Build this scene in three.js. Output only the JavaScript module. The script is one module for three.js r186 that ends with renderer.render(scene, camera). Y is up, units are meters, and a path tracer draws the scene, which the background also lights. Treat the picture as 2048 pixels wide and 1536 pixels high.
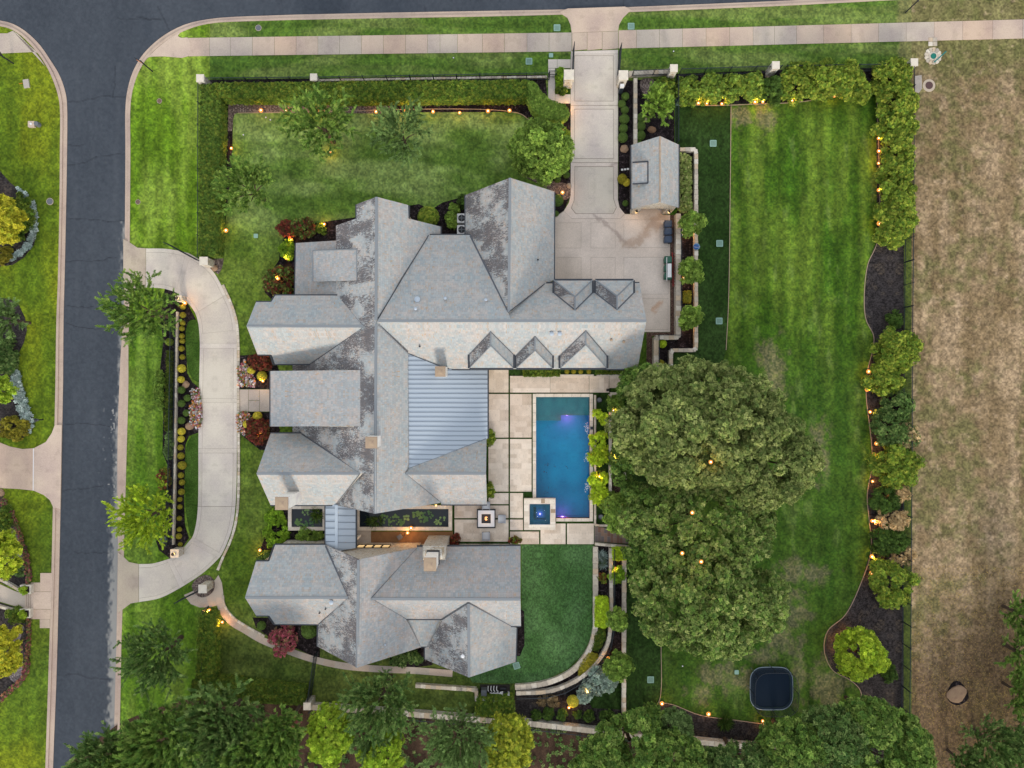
import * as THREE from 'three';
import { mergeGeometries } from 'three/addons/utils/BufferGeometryUtils.js';

// ---------------------------------------------------------------- camera, sky, sun, exposure
const scene = new THREE.Scene();
const H = 76, PPM = 18;                       // drone height in metres, photo pixels per metre of ground
const camera = new THREE.PerspectiveCamera(58.62, 4 / 3, 0.5, 2000);
camera.position.set(0, H, 0);
camera.up.set(0, 0, -1);
camera.lookAt(0, 0, 0);

const skyW = 64, skyH = 32, skyData = new Float32Array(skyW * skyH * 4);
for (let j = 0; j < skyH; j++) for (let i = 0; i < skyW; i++) {
  const e = Math.max(0, Math.sin(((j + 0.5) / skyH - 0.5) * Math.PI));   // overcast dusk: cool and even
  const k = (j * skyW + i) * 4, m = 0.56 + 0.02 * e;
  skyData[k] = m * 0.95; skyData[k + 1] = m * 1.0; skyData[k + 2] = m * 1.07; skyData[k + 3] = 1;
}
const sky = new THREE.DataTexture(skyData, skyW, skyH, THREE.RGBAFormat, THREE.FloatType);
sky.mapping = THREE.EquirectangularReflectionMapping; sky.magFilter = THREE.LinearFilter; sky.needsUpdate = true;
scene.background = sky; scene.environment = sky;

const sun = new THREE.DirectionalLight(new THREE.Color(1.0, 0.90, 0.76), 1.5);
sun.position.set(8, 37, 92); sun.target.position.set(0, 0, 0);   // low southern glow through cloud
sun.castShadow = true; sun.shadow.radius = 24; sun.shadow.mapSize.set(4096, 4096);
Object.assign(sun.shadow.camera, { left: -75, right: 75, top: 75, bottom: -75, near: 1, far: 260 });
scene.add(sun, sun.target);

const renderer = new THREE.WebGLRenderer({ antialias: true });
renderer.toneMapping = THREE.LinearToneMapping;
renderer.toneMappingExposure = 1.99;
renderer.shadowMap.enabled = true;
const GAIN = 1.32;                            // display over base colour on level ground under this light and exposure

// ---------------------------------------------------------------- helpers
let seed = 12345;
const rnd = () => { seed |= 0; seed = seed + 0x6D2B79F5 | 0; let t = Math.imul(seed ^ seed >>> 15, 1 | seed); t = t + Math.imul(t ^ t >>> 7, 61 | t) ^ t; return ((t ^ t >>> 14) >>> 0) / 4294967296; };
const rr = (a, b) => a + (b - a) * rnd();
const V = (x, y, z) => new THREE.Vector3(x, y, z);
const G = (px, py, h = 0) => V((px - 1024) / PPM * (1 - h / H), h, (py - 768) / PPM * (1 - h / H));  // the point at height h seen at a photo pixel
const lin = v => { v /= 255; return v <= 0.04045 ? v / 12.92 : Math.pow((v + 0.055) / 1.055, 2.4); };
const toS = v => Math.max(0, Math.min(255, 255 * (v <= 0.0031308 ? v * 12.92 : 1.055 * Math.pow(v, 1 / 2.4) - 0.055)));
const alb = (r, g, b, k = 1) => new THREE.Color().setRGB(lin(r) / GAIN * k, lin(g) / GAIN * k, lin(b) / GAIN * k);   // base colour from a display colour on level ground
const used = {};
const numbered = n => { const c = used[n] = (used[n] || 0) + 1; return c === 1 ? n : n + '_' + String(c - 1).padStart(3, '0'); };
function tag(o, label, category, group, kind) {
  o.userData.label = label; o.userData.category = category;
  if (group) o.userData.group = group;
  if (kind) o.userData.kind = kind;
  return o;
}
function root(name, label, category, group, pos, kind) {
  const o = new THREE.Group(); o.name = numbered(name); if (pos) o.position.copy(pos); scene.add(o);
  return tag(o, label, category, group, kind);
}
function mesh(name, geo, mat, parent = scene) {
  const m = new THREE.Mesh(geo, mat); m.name = parent === scene ? numbered(name) : name; m.castShadow = m.receiveShadow = true; parent.add(m); return m;
}
const structure = (o, label, category) => { o.userData.kind = 'structure'; if (label) o.userData.label = label; if (category) o.userData.category = category; return o; };
function structRoot(name, label, category) { const o = new THREE.Group(); o.name = numbered(name); scene.add(o); return structure(o, label, category); }

// noise
const PERM = new Uint8Array(65536); { for (let i = 0; i < 65536; i++) PERM[i] = rnd() * 256; }
const hash2 = (x, y) => PERM[((x & 255) << 8 | (y & 255))] / 255;
function vnoise(x, y) {
  const xi = Math.floor(x), yi = Math.floor(y), fx = x - xi, fy = y - yi, u = fx * fx * (3 - 2 * fx), v = fy * fy * (3 - 2 * fy);
  const a = hash2(xi, yi), b = hash2(xi + 1, yi), c = hash2(xi, yi + 1), d = hash2(xi + 1, yi + 1);
  return a + (b - a) * u + (c - a + (a - b - c + d) * u) * v;
}
const fbm = (x, y, o = 4) => { let s = 0, a = 0.5, n = 0; for (let i = 0; i < o; i++) { s += a * vnoise(x, y); n += a; a *= 0.5; x = x * 2.03 + 17.1; y = y * 2.03 + 5.7; } return s / n; };
const sst = (a, b, x) => { const t = Math.max(0, Math.min(1, (x - a) / (b - a))); return t * t * (3 - 2 * t); };

function tex(w, h, fn, srgb = true, wrap = THREE.MirroredRepeatWrapping) {       // fn(x, y) -> display colour [r, g, b]
  const d = new Uint8Array(w * h * 4);
  for (let y = 0; y < h; y++) for (let x = 0; x < w; x++) { const c = fn(x, y), k = (y * w + x) * 4; d[k] = Math.max(0, Math.min(255, c[0])); d[k + 1] = Math.max(0, Math.min(255, c[1])); d[k + 2] = Math.max(0, Math.min(255, c[2])); d[k + 3] = 255; }
  const t = new THREE.DataTexture(d, w, h, THREE.RGBAFormat);
  t.magFilter = THREE.LinearFilter; t.minFilter = THREE.LinearMipmapLinearFilter; t.generateMipmaps = true;
  t.wrapS = t.wrapT = wrap; t.colorSpace = srgb ? THREE.SRGBColorSpace : THREE.NoColorSpace; t.needsUpdate = true; return t;
}
const LUT = new Float32Array(1024); for (let i = 0; i < 1024; i++) LUT[i] = toS(lin(i / 4) / GAIN);
const ab = c => { for (let i = 0; i < 3; i++) c[i] = LUT[Math.max(0, Math.min(1023, c[i] * 4 | 0))]; return c; };   // display colour -> base colour, both sRGB bytes
const mixc = (a, b, t) => [a[0] + (b[0] - a[0]) * t, a[1] + (b[1] - a[1]) * t, a[2] + (b[2] - a[2]) * t];
const std = (o) => new THREE.MeshPhysicalMaterial({ roughness: 0.9, metalness: 0, specularIntensity: o.roughness !== undefined && o.roughness < 0.7 ? 0.7 : 0.2, ...o });

// geometry
function shapeOf(pts) { const s = new THREE.Shape(); pts.forEach((p, i) => i ? s.lineTo(p.x, -p.z) : s.moveTo(p.x, -p.z)); return s; }
function prism(pts, top, t, holes = [], uv = 'm') {          // pts: Vector3 list in plan; top at y = top
  const s = shapeOf(pts); holes.forEach(h => s.holes.push(new THREE.Path(shapeOf(h).getPoints())));
  const g = new THREE.ExtrudeGeometry(s, { depth: t, bevelEnabled: false, steps: 1 });
  g.rotateX(-Math.PI / 2); g.translate(0, top - t, 0);
  return planar(g, uv);
}
function planar(g, uv = 'm') {
  const p = g.attributes.position, n = g.attributes.normal, a = new Float32Array(p.count * 2);
  for (let i = 0; i < p.count; i++) {
    const x = p.getX(i), y = p.getY(i), z = p.getZ(i);
    if (uv === 'm') {
      const ay = Math.abs(n.getY(i)), ax = Math.abs(n.getX(i));
      if (ay > 0.5) { a[2 * i] = x; a[2 * i + 1] = -z; } else if (ax > 0.5) { a[2 * i] = z; a[2 * i + 1] = y; } else { a[2 * i] = x; a[2 * i + 1] = y; }
    } else { a[2 * i] = (x * PPM + 1024) / 2048; a[2 * i + 1] = (z * PPM + 768) / 1536; }   // one sheet over the whole plot
  }
  g.setAttribute('uv', new THREE.BufferAttribute(a, 2)); return g;
}
const pix = (list, h = 0) => { const o = []; for (let i = 0; i < list.length; i += 2) o.push(G(list[i], list[i + 1], h)); return o; };
const smooth = (pts, closed = false, n = 6) => new THREE.CatmullRomCurve3(pts, closed, 'centripetal').getPoints(pts.length * n);
function ribbon(pts, w) {                                    // outline of a strip of width w along pts
  const L = [], R = [];
  pts.forEach((p, i) => {
    const a = pts[Math.max(0, i - 1)], b = pts[Math.min(pts.length - 1, i + 1)], d = V(b.x - a.x, 0, b.z - a.z).normalize();
    L.push(V(p.x - d.z * w / 2, 0, p.z + d.x * w / 2)); R.push(V(p.x + d.z * w / 2, 0, p.z - d.x * w / 2));
  });
  return L.concat(R.reverse());
}
const rectPx = (x0, y0, x1, y1, h = 0) => pix([x0, y0, x1, y0, x1, y1, x0, y1], h);
const box = (w, h, d, x = 0, y = 0, z = 0) => planar(new THREE.BoxGeometry(w, h, d).translate(x, y, z));
const cyl = (r0, r1, h, x = 0, y = 0, z = 0, n = 12) => new THREE.CylinderGeometry(r0, r1, h, n).translate(x, y + h / 2, z);
function bar(a, b, w, h) {                                   // a box from a to b
  const d = b.clone().sub(a), g = new THREE.BoxGeometry(w, h, d.length());
  g.applyQuaternion(new THREE.Quaternion().setFromUnitVectors(V(0, 0, 1), d.normalize())); const c = a.clone().add(b).multiplyScalar(0.5);
  return planar(g.translate(c.x, c.y, c.z));
}
const tube = (pts, r, seg = 24, n = 6) => new THREE.TubeGeometry(new THREE.CatmullRomCurve3(pts), seg, r, n, false);
const merged = list => mergeGeometries(list.map(g => { const q = g.index ? g.toNonIndexed() : g; for (const k of Object.keys(q.attributes)) if (!['position', 'normal', 'uv'].includes(k)) q.deleteAttribute(k); return q; }));

// ---------------------------------------------------------------- materials
const ell = (x, y, cx, cy, rx, ry) => Math.hypot((x - cx) / rx, (y - cy) / ry);
const worn = [[1600, 1145, 52, 26], [1590, 1215, 30, 38], [1555, 1280, 38, 30], [1440, 1348, 30, 34], [1405, 1385, 26, 18], [1545, 745, 26, 60], [1640, 905, 20, 55], [1655, 1365, 36, 46], [1480, 230, 26, 20], [1530, 235, 20, 26], [1500, 1345, 22, 14], [1600, 1340, 14, 60], [1480, 1365, 26, 16], [1530, 1310, 40, 18], [1420, 1355, 18, 22]];
const lawnMap = tex(2048, 1536, (x, y) => {
  const big = fbm(x / 90, y / 90, 3), mid = fbm(x / 22 + 40, y / 22, 3), fine = vnoise(x / 2.6, y / 2.6), fine2 = vnoise(x / 5.3 + 9, y / 6.1);
  let c, stripe = 0;
  if (x < 190) {                                            // yellowish lawn beyond the road
    c = mixc([94, 122, 22], [138, 150, 24], sst(0.36, 0.80, fbm(x / 60, y / 140, 4))); stripe = 0.03 * Math.sin(x / 4.5);
    c = mixc(c, [88, 118, 44], 0.55 * sst(960, 1250, y) * sst(1500, 1300, y));
  } else if (x > 1822) {                                    // dry field
    c = mixc([132, 112, 82], [178, 154, 124], sst(0.2, 0.8, 0.6 * fbm(x / 22 + 3, y / 150, 4) + 0.4 * fbm(x / 30, y / 30, 3)));
    c = mixc(c, [108, 108, 66], 0.7 * sst(0.42, 0.72, 0.5 * fbm(x / 80 + 60, y / 110 + 9, 4) + 0.5 * fbm(x / 16, y / 16 + 9, 3)));
    c = mixc(c, [112, 116, 66], 0.6 * sst(180, 80, y));
    c = mixc(c, [186, 162, 134], sst(0.62, 0.84, fbm(x / 11 + 7, y / 13, 4)) * 0.6);
    c = mixc(c, [104, 82, 62], 0.6 * sst(1150, 1400, y + (x - 1900) * 0.5));
    const f = vnoise(x / 2.6, y / 2.6) * 0.55 + vnoise(x / 5.5, y / 5.5) * 0.45; c = c.map(v => v * (0.66 + 0.66 * f));
    if (y > 1130 && hash2(x * 7 + 3, y * 13) > 0.968 && hash2((x / 150) | 0, y) > 0.1) c = [206, 172, 84];      // fallen leaves
    return ab(c);
  }
  else if (x < 420 && y < 640) { c = mixc([106, 148, 26], [152, 182, 64], sst(0.3, 0.72, fbm(x / 26, y / 130, 4))); stripe = 0.07 * Math.sin(x / 5.2); }
  else if (y < 175) { c = mixc([82, 118, 40], [126, 146, 74], sst(0.3, 0.7, fbm(x / 110, y / 24, 4))); stripe = 0.04 * Math.sin(y / 4.5); if (x > 1790) c = mixc(c, [150, 146, 96], sst(1795, 1806, x + 14 * mid)); }
  else if (x < 420) { c = mixc([84, 126, 26], [124, 158, 54], sst(0.3, 0.7, fbm(x / 20, y / 110, 4))); stripe = 0.05 * Math.sin(x / 4.8); }
  else if (x < 1130) {                                      // lawns round the house, one passing into the next
    c = mixc([92, 128, 48], [152, 178, 100], sst(0.28, 0.72, fbm(x / 85 + 5, y / 34, 4))); stripe = 0.03 * Math.sin(y / 9 + x / 60);
    c = mixc(c, mixc([80, 110, 28], [112, 136, 52], sst(0.3, 0.7, fbm(x / 40, y / 70, 4))), sst(400, 560, y + 60 * (mid - 0.5)));
    c = mixc(c, mixc([74, 96, 38], [112, 126, 60], sst(0.3, 0.7, big)), sst(1170, 1300, y + 60 * (mid - 0.5)));
  }
  else {                                                    // east lawn, mown north to south
    c = mixc([50, 90, 14], [100, 130, 38], sst(0.28, 0.74, fbm(x / 24 + 3, y / 170, 4)));
    c = mixc(c, [48, 84, 26], 0.65 * sst(620, 820, y)); stripe = 0.07 * Math.sin(x / 6.1) * sst(900, 500, y) + 0.02 * Math.sin(x / 4.3);
    c = mixc(c, [116, 136, 76], 0.5 * sst(0.60, 0.80, fbm(x / 18, y / 60 + 30, 4)));
    c = mixc(c, [98, 104, 52], 0.75 * sst(1796, 1812, x + 14 * (mid - 0.5)));
    let wv = 0; for (const w of worn) { const d = ell(x, y, ...w); if (d < 1.7) wv = Math.max(wv, sst(1.5, 0.35, d + (mid - 0.5) * 2.2 + (fine2 - 0.5) * 0.8)); }
    if (wv > 0) c = mixc(c, mixc([142, 134, 116], [158, 136, 108], fine2), wv * (0.62 + 0.3 * fine));
  }
  const k = (0.70 + 0.34 * fine + 0.26 * fine2) * (0.84 + 0.32 * mid) * (1 + stripe), g = 5 * (fine - 0.5); c = mixc(c, [100, 116, 62], 0.28);
  return ab([(c[0] + g * 1.5) * k, c[1] * k, (c[2] - g) * k]);
}, true, THREE.MirroredRepeatWrapping);
const grainMap = tex(512, 512, (x, y) => { const v = 255 * (0.55 * vnoise(x / 2, y / 2) + 0.45 * vnoise(x / 6, y / 6)); return [v, v, v]; }, false);
const rep = (t, r) => { const c = t.clone(); c.repeat.set(r, r); c.needsUpdate = true; return c; };
const bumpWide = grainMap.clone(); bumpWide.repeat.set(24, 18); bumpWide.needsUpdate = true;
const M = {};
M.lawn = std({ map: lawnMap, roughness: 1, bumpMap: bumpWide, bumpScale: 0.05 });

const turfMap = tex(1024, 1024, (x, y) => {
  const f = 0.5 * vnoise(x / 4, y / 5) + 0.5 * vnoise(x / 9, y / 10), b = fbm(x / 128, y / 128, 4);
  const c = mixc([44, 71, 33], [60, 88, 48], sst(0.2, 0.8, b)), k = 0.66 + 0.68 * f; return ab(c.map(v => v * k));
});
M.turf = std({ map: rep(turfMap, 1 / 27), color: new THREE.Color(0.82, 0.76, 0.6), roughness: 1 }); M.turfPale = std({ map: rep(turfMap, 1 / 19), color: new THREE.Color(2.1, 1.95, 2.3), roughness: 1 });

const cracks = [[133, 203, 160, 201, 200, 190, 252, 192], [133, 290, 150, 289, 165, 289], [133, 328, 165, 325, 190, 312, 230, 308, 250, 305], [131, 436, 180, 437, 215, 441, 250, 440], [130, 521, 180, 522, 205, 519, 215, 514, 230, 514], [130, 643, 150, 652, 175, 656, 215, 655, 240, 650], [128, 612, 145, 611, 165, 614, 185, 613], [126, 848, 160, 846, 200, 850, 222, 852], [124, 980, 160, 978, 205, 970], [145, 1103, 170, 1107, 190, 1104, 215, 1107], [114, 1350, 155, 1349, 180, 1356, 215, 1358], [230, 36, 320, 37, 270, 33], [312, 10, 325, 35, 340, 62], [526, 20, 525, 32], [849, 8, 849, 26], [228, 130, 227, 165, 222, 190], [1247, 0, 1246, 20]];
const segd = (x, y, a, b, c, d) => { const t = Math.max(0, Math.min(1, ((x - a) * (c - a) + (y - b) * (d - b)) / ((c - a) ** 2 + (d - b) ** 2))); return Math.hypot(x - a - t * (c - a), y - b - t * (d - b)); };
const roadRight = y => y < 300 ? 250 : y < 640 ? 249 - (y - 300) * 0.008 : y < 1150 ? 246 - (y - 640) * 0.041 : 226 - (y - 1150) * 0.012;
const asphaltMap = tex(1024, 768, (X, Y) => {
  const x = X * 2, y = Y * 2; if (x > 300 && y > 110) return [70, 74, 84];
  const f = vnoise(X * 0.9, Y * 0.9), g = vnoise(X / 2.7, Y / 2.7), b = fbm(x / 60, y / 160, 3);
  let c = mixc([58, 64, 73], [88, 94, 103], 0.45 * b + 0.30 * f + 0.25 * g);
  for (const xx of [150, 185, 232]) c = mixc(c, [100, 104, 110], 0.16 * sst(10, 0, Math.abs(x - xx - 3 * Math.sin(y / 90))) * sst(0.35, 0.7, fbm(x / 8, y / 60, 3)) * (y > 120 ? 1 : 0));
  const e = roadRight(y) - x, w = y > 1050 ? 5 : y > 860 ? 4 : y > 650 ? 3 : 1;
  if (y > 440 && e < 30) c = mixc(c, [166, 164, 160], sst(w + 9, w - 3, e + 22 * (fbm(x / 5, y / 9, 3) - 0.5)) * 0.85);
  if (y > 800 && y < 1000) c = mixc(c, [176, 174, 170], sst(0.70, 0.76, fbm(x / 5, y / 9, 3)) * sst(45, 10, e));
  for (const k of cracks) for (let i = 0; i + 3 < k.length; i += 2) if (Math.abs(y - k[i + 1]) < 40) {
    const d = segd(x + 3 * (vnoise(x / 9, y / 9) - 0.5), y + 4 * (vnoise(x / 9 + 8, y / 9) - 0.5), k[i], k[i + 1], k[i + 2], k[i + 3]); if (d < 1.3) c = mixc(c, [34, 36, 42], 0.36 * (1.3 - d) / 1.3 + 0.05);
  }
  return ab(c);
}, true, THREE.MirroredRepeatWrapping);
M.asphalt = std({ map: asphaltMap, roughness: 0.92, bumpMap: bumpWide, bumpScale: 0.01 });

const concreteMap = tex(1024, 1024, (x, y) => {
  const b = fbm(x / 170, y / 170, 4), s = fbm(x / 60 + 30, y / 60, 4), f = vnoise(x / 1.6, y / 1.6), g = vnoise(x / 4, y / 4);
  const k = 0.86 + 0.11 * f + 0.08 * g + 0.16 * (b - 0.5) - 0.05 * sst(0.55, 0.8, s); return [255 * Math.min(1, k), 253 * Math.min(1, k * (0.995 + 0.02 * (b - 0.5))), 250 * Math.min(1, k * (0.99 + 0.04 * (0.5 - b)))];
});
const conc = (r, g, b) => std({ map: rep(concreteMap, 1 / 11), color: alb(r, g, b, 1.25), roughness: 0.9, bumpMap: rep(grainMap, 0.5), bumpScale: 0.004 });
M.walk = [conc(194, 176, 163), conc(187, 171, 159), conc(197, 180, 168), conc(186, 175, 166), conc(196, 174, 158)];
M.drive = [conc(206, 199, 191), conc(202, 195, 187), conc(209, 202, 195)];
M.court = [conc(215, 203, 194), conc(212, 200, 190), conc(217, 206, 198)];
const stainRun = [[1150, 398, 1172, 412], [1172, 412, 1190, 432], [1190, 432, 1232, 465], [1232, 465, 1250, 486]], stainPool = [[1250, 488, 1272, 486], [1272, 486, 1290, 466], [1290, 466, 1300, 446], [1300, 446, 1330, 430], [1300, 446, 1318, 452]];
const courtMap = tex(512, 512, (X, Y) => {                   // concrete of the court with its run-off marks
  const x = 1100 + X / 512 * 250, y = 670 - Y / 512 * 275, f = vnoise(X / 1.7, Y / 1.7), b = fbm(X / 70, Y / 70, 4), w = fbm(X / 14, Y / 14, 3) - 0.5; let k = 0.88 + 0.1 * f + 0.16 * (b - 0.5), c = [255, 253, 250];
  let d = 99; for (const s of stainRun) d = Math.min(d, segd(x, y, ...s)); c = mixc(c, [168, 160, 160], 0.4 * sst(6, 0, d + 9 * w));
  d = 99; for (const s of stainPool) d = Math.min(d, segd(x, y, ...s)); c = mixc(c, [190, 166, 146], 0.45 * sst(15, 1, d + 16 * w)); c = mixc(c, [214, 160, 124], 0.4 * sst(9, 0, segd(x, y, 1305, 622, 1318, 606) + 14 * w));
  return c.map(v => v * Math.min(1, k));
});
courtMap.repeat.set(1 / 13.889, 1 / 15.278); courtMap.offset.set(-4.2222 / 13.889, -5.4444 / 15.278);
M.court.forEach(m => { m.map = courtMap; });
M.apron = conc(184, 172, 158); M.kerb = conc(186, 168, 156); M.kerbGrey = conc(172, 166, 162);
M.joint = std({ color: alb(158, 147, 136) });

const travMap = tex(1024, 1024, (x, y) => {
  const m = 8 / 1024, X = x * m, Y = y * m, row = Math.floor(Y / 0.6), off = (row % 3) * 0.37, col = Math.floor((X + off) / 0.9);
  const t = hash2(col * 5 + 1, row * 3 + 7), b = fbm(x / 60, y / 60, 4), f = vnoise(x / 3, y / 3), pit = sst(0.66, 0.8, fbm(x / 9, y / 16, 3));
  const k = 0.86 + 0.10 * t + 0.10 * (b - 0.5) + 0.06 * f - 0.10 * pit; return [255 * Math.min(1, k), 250 * Math.min(1, k * (0.985 + 0.02 * t)), 246 * Math.min(1, k * (0.965 + 0.04 * t))];
});
const trav = (r, g, b, off = 0) => { r += 12; g += 13; b += 15; const t = rep(travMap, 1 / 8); t.offset.set(off, off * 0.7); return std({ map: t, color: alb(r, g, b, 1.22), roughness: 0.8 }); };
M.trav = [trav(216, 204, 190, 0), trav(210, 196, 182, 0.31), trav(220, 208, 196, 0.62)];
M.coping = trav(220, 212, 200, 0.4);

const mulchMap = tex(512, 512, (x, y) => { const f = vnoise(x / 10, y / 8), g = vnoise(x / 21 + 4, y / 25), b = fbm(x / 90, y / 90, 3); const k = 0.45 + 1.1 * f * g + 0.35 * (b - 0.3); return ab([56 * k, 48 * k, 50 * k].map(v => v + (f > 0.86 ? 26 : 0))); });
M.mulch = std({ map: rep(mulchMap, 1 / 5), roughness: 1, bumpMap: rep(grainMap, 0.4), bumpScale: 0.05 });
const oldMulch = tex(512, 512, (x, y) => { const f = vnoise(x / 8, y / 7), g = vnoise(x / 19 + 4, y / 19), b = fbm(x / 60, y / 60, 4); let c = mixc([34, 31, 32], [98, 91, 90], 0.6 * f + 0.4 * g); c = mixc(c, [118, 102, 84], sst(0.55, 0.75, b) * 0.6 * f); return ab(c); });
M.oldMulch = std({ map: rep(oldMulch, 1 / 7), roughness: 1, bumpMap: rep(grainMap, 0.4), bumpScale: 0.05 });
const gravelMap = tex(512, 512, (x, y) => { const cx = Math.floor(x / 13 + 0.5 * vnoise(y / 6, x / 9)), cy = Math.floor(y / 12 + 0.5 * vnoise(x / 5, y / 8)), t = hash2(cx * 3, cy * 5), u = hash2(cy, cx + 31), f = vnoise(x / 2, y / 2); return ab(mixc([92, 80, 78], mixc([190, 174, 166], [150, 132, 120], u), t).map(v => v * (0.75 + 0.4 * f))); });
M.gravel = std({ map: rep(gravelMap, 1 / 5), roughness: 1, bumpMap: rep(grainMap, 0.5), bumpScale: 0.05 });
M.greyGravel = std({ map: rep(gravelMap, 1 / 4), color: new THREE.Color(1.0, 1.08, 1.2), roughness: 1 });
M.brownGravel = std({ map: rep(gravelMap, 1 / 3.3), color: new THREE.Color(0.62, 0.50, 0.44), roughness: 1 });
const soilMap = tex(512, 512, (x, y) => { const b = fbm(x / 80, y / 80, 4), f = vnoise(x / 3, y / 3); return ab(mixc([58, 44, 36], [106, 84, 68], b).map(v => v * (0.7 + 0.6 * f))); });
M.soil = std({ map: rep(soilMap, 1 / 8), roughness: 1 });

// slate
const SL = 2048;
const slateAt = (x, y) => {                                  // 20 m tile: 88 courses
  const row = Math.floor(y / SL * 88), off = hash2(row * 7, 3) * 30, w = 26, col = Math.floor((x + off) / w), t = hash2(col * 11 + row * 3, row * 5 + col), u = hash2(col * 3 + 9, row * 17 + 4);
  const fy = y / SL * 88 - row, fx = (x + off) / w - col; return { row, t, u, fy, fx };
};
const slateMap = st => tex(SL, SL, (x, y) => {
  const s = slateAt(x, y), b = fbm(x / 110, y / 110, 4), f = vnoise(x / 2, y / 2), z = fbm(x / 40 + 20, y / 40, 3);
  let c = mixc([140, 147, 151], [153, 153, 152], s.t); c = mixc(c, [164, 154, 148], sst(0.38, 0.72, b * 0.8 + s.u * 0.2) * 0.6); c = mixc(c, [132, 147, 152], sst(0.45, 0.75, z * 0.6 + hash2(s.row, s.t * 99 | 0) * 0.4) * 0.4);
  if (s.u > 0.95) c = mixc(c, [158, 144, 130], 0.4);
  c = mixc(c, [160, 130, 100], 0.6 * sst(0.71, 0.80, fbm(x / 9 + 77, y / 34 + 13, 3)));
  let k = 0.90 + 0.10 * f + 0.08 * hash2(s.row * 13 + 5, s.u * 251 | 0); if (s.fx < 0.06) k *= 0.9;
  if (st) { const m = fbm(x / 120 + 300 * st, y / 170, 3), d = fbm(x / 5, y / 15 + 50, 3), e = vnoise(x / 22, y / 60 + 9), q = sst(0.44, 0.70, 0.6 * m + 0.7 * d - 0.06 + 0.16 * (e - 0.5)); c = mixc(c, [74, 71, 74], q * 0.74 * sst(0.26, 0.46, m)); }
  return ab(c.map(v => v * k));
});
const slateBump = tex(SL, SL, (x, y) => { const s = slateAt(x, y), v = 255 * (0.25 + 0.55 * s.fy * (0.8 + 0.2 * s.u) + 0.14 * vnoise(x / 3, y / 3)) * (s.fx < 0.06 ? 0.6 : 1); return [v, v, v]; }, false);
const rep20 = t => { const c = rep(t, 1 / 20); c.offset.set(0.95, 0.6); return c; };
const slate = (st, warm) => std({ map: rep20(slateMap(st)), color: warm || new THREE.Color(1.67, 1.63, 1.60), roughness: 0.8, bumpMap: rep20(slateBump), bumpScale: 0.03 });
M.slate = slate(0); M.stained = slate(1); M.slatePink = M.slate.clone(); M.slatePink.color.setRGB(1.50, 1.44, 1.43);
M.ridge = std({ color: alb(132, 138, 144), roughness: 0.6 });
M.gutter = std({ color: alb(62, 66, 74), roughness: 0.5, metalness: 0.2 });
M.metalRoof = std({ color: alb(185, 197, 210), roughness: 0.5, metalness: 0.1 });
M.seam = std({ color: alb(144, 155, 170), roughness: 0.45, metalness: 0.3 });
const stoneMap = tex(512, 512, (x, y) => {
  const row = Math.floor(y / 20 + 0.5 * vnoise(x / 60, 3)), w = 34, col = Math.floor((x + hash2(row, 5) * 40) / w), t = hash2(col * 7, row * 3), b = fbm(x / 30, y / 30, 4), f = vnoise(x / 2.5, y / 2.5);
  const fx = ((x + hash2(row, 5) * 40) / w) % 1; let c = mixc([212, 203, 187], [244, 239, 229], t); c = mixc(c, [188, 158, 122], sst(0.55, 0.75, b) * 0.6); if (fx < 0.06) c = mixc(c, [150, 140, 124], 0.7); return ab(c.map(v => v * (0.84 + 0.28 * f)));
});
M.stone = std({ map: rep(stoneMap, 1 / 3), roughness: 0.95, bumpMap: rep(grainMap, 0.7), bumpScale: 0.03 });
M.cap = [[216, 207, 194], [206, 196, 182], [222, 215, 204], [196, 186, 172], [206, 188, 166], [188, 179, 168]].map(c => std({ map: rep(concreteMap, 1 / 3), color: alb(...c, 1.25), roughness: 0.95, bumpMap: rep(grainMap, 1), bumpScale: 0.02 }));
M.plaster = std({ map: rep(concreteMap, 1 / 4), color: alb(250, 249, 246, 1.25), roughness: 0.9 });
M.copper = std({ map: rep(concreteMap, 1 / 1.5), color: alb(176, 156, 136, 1.1), roughness: 0.7 });
M.iron = std({ color: alb(44, 54, 62), roughness: 0.5, metalness: 0.3 });
M.black = std({ color: alb(38, 40, 46), roughness: 0.6 });
M.dark = std({ color: alb(56, 52, 50), roughness: 0.8 });
M.white = std({ color: alb(238, 238, 240), roughness: 0.6 });
M.boulder = [[176, 148, 124], [150, 120, 96], [190, 172, 154]].map(c => std({ map: rep(concreteMap, 1 / 2), color: alb(...c, 1.2), roughness: 1, bumpMap: rep(grainMap, 0.8), bumpScale: 0.05 }));
M.bark = std({ color: alb(98, 84, 72), roughness: 1, bumpMap: rep(grainMap, 2), bumpScale: 0.03 });
M.drain = std({ color: alb(150, 186, 172), roughness: 0.7 });
M.glow = std({ color: 0x222222, emissive: new THREE.Color(1.0, 0.62, 0.24), emissiveIntensity: 1.3 });
M.glowFace = std({ color: 0x332211, emissive: new THREE.Color(1.0, 0.72, 0.40), emissiveIntensity: 6 });
M.amber = std({ color: 0x331a08, emissive: new THREE.Color(1.0, 0.36, 0.07), emissiveIntensity: 0.62 });  // orange glare around the bulbs, put in as a glowing surface
M.litPane = std({ color: 0x332211, emissive: new THREE.Color(1.0, 0.66, 0.30), emissiveIntensity: 0.55 });

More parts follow.
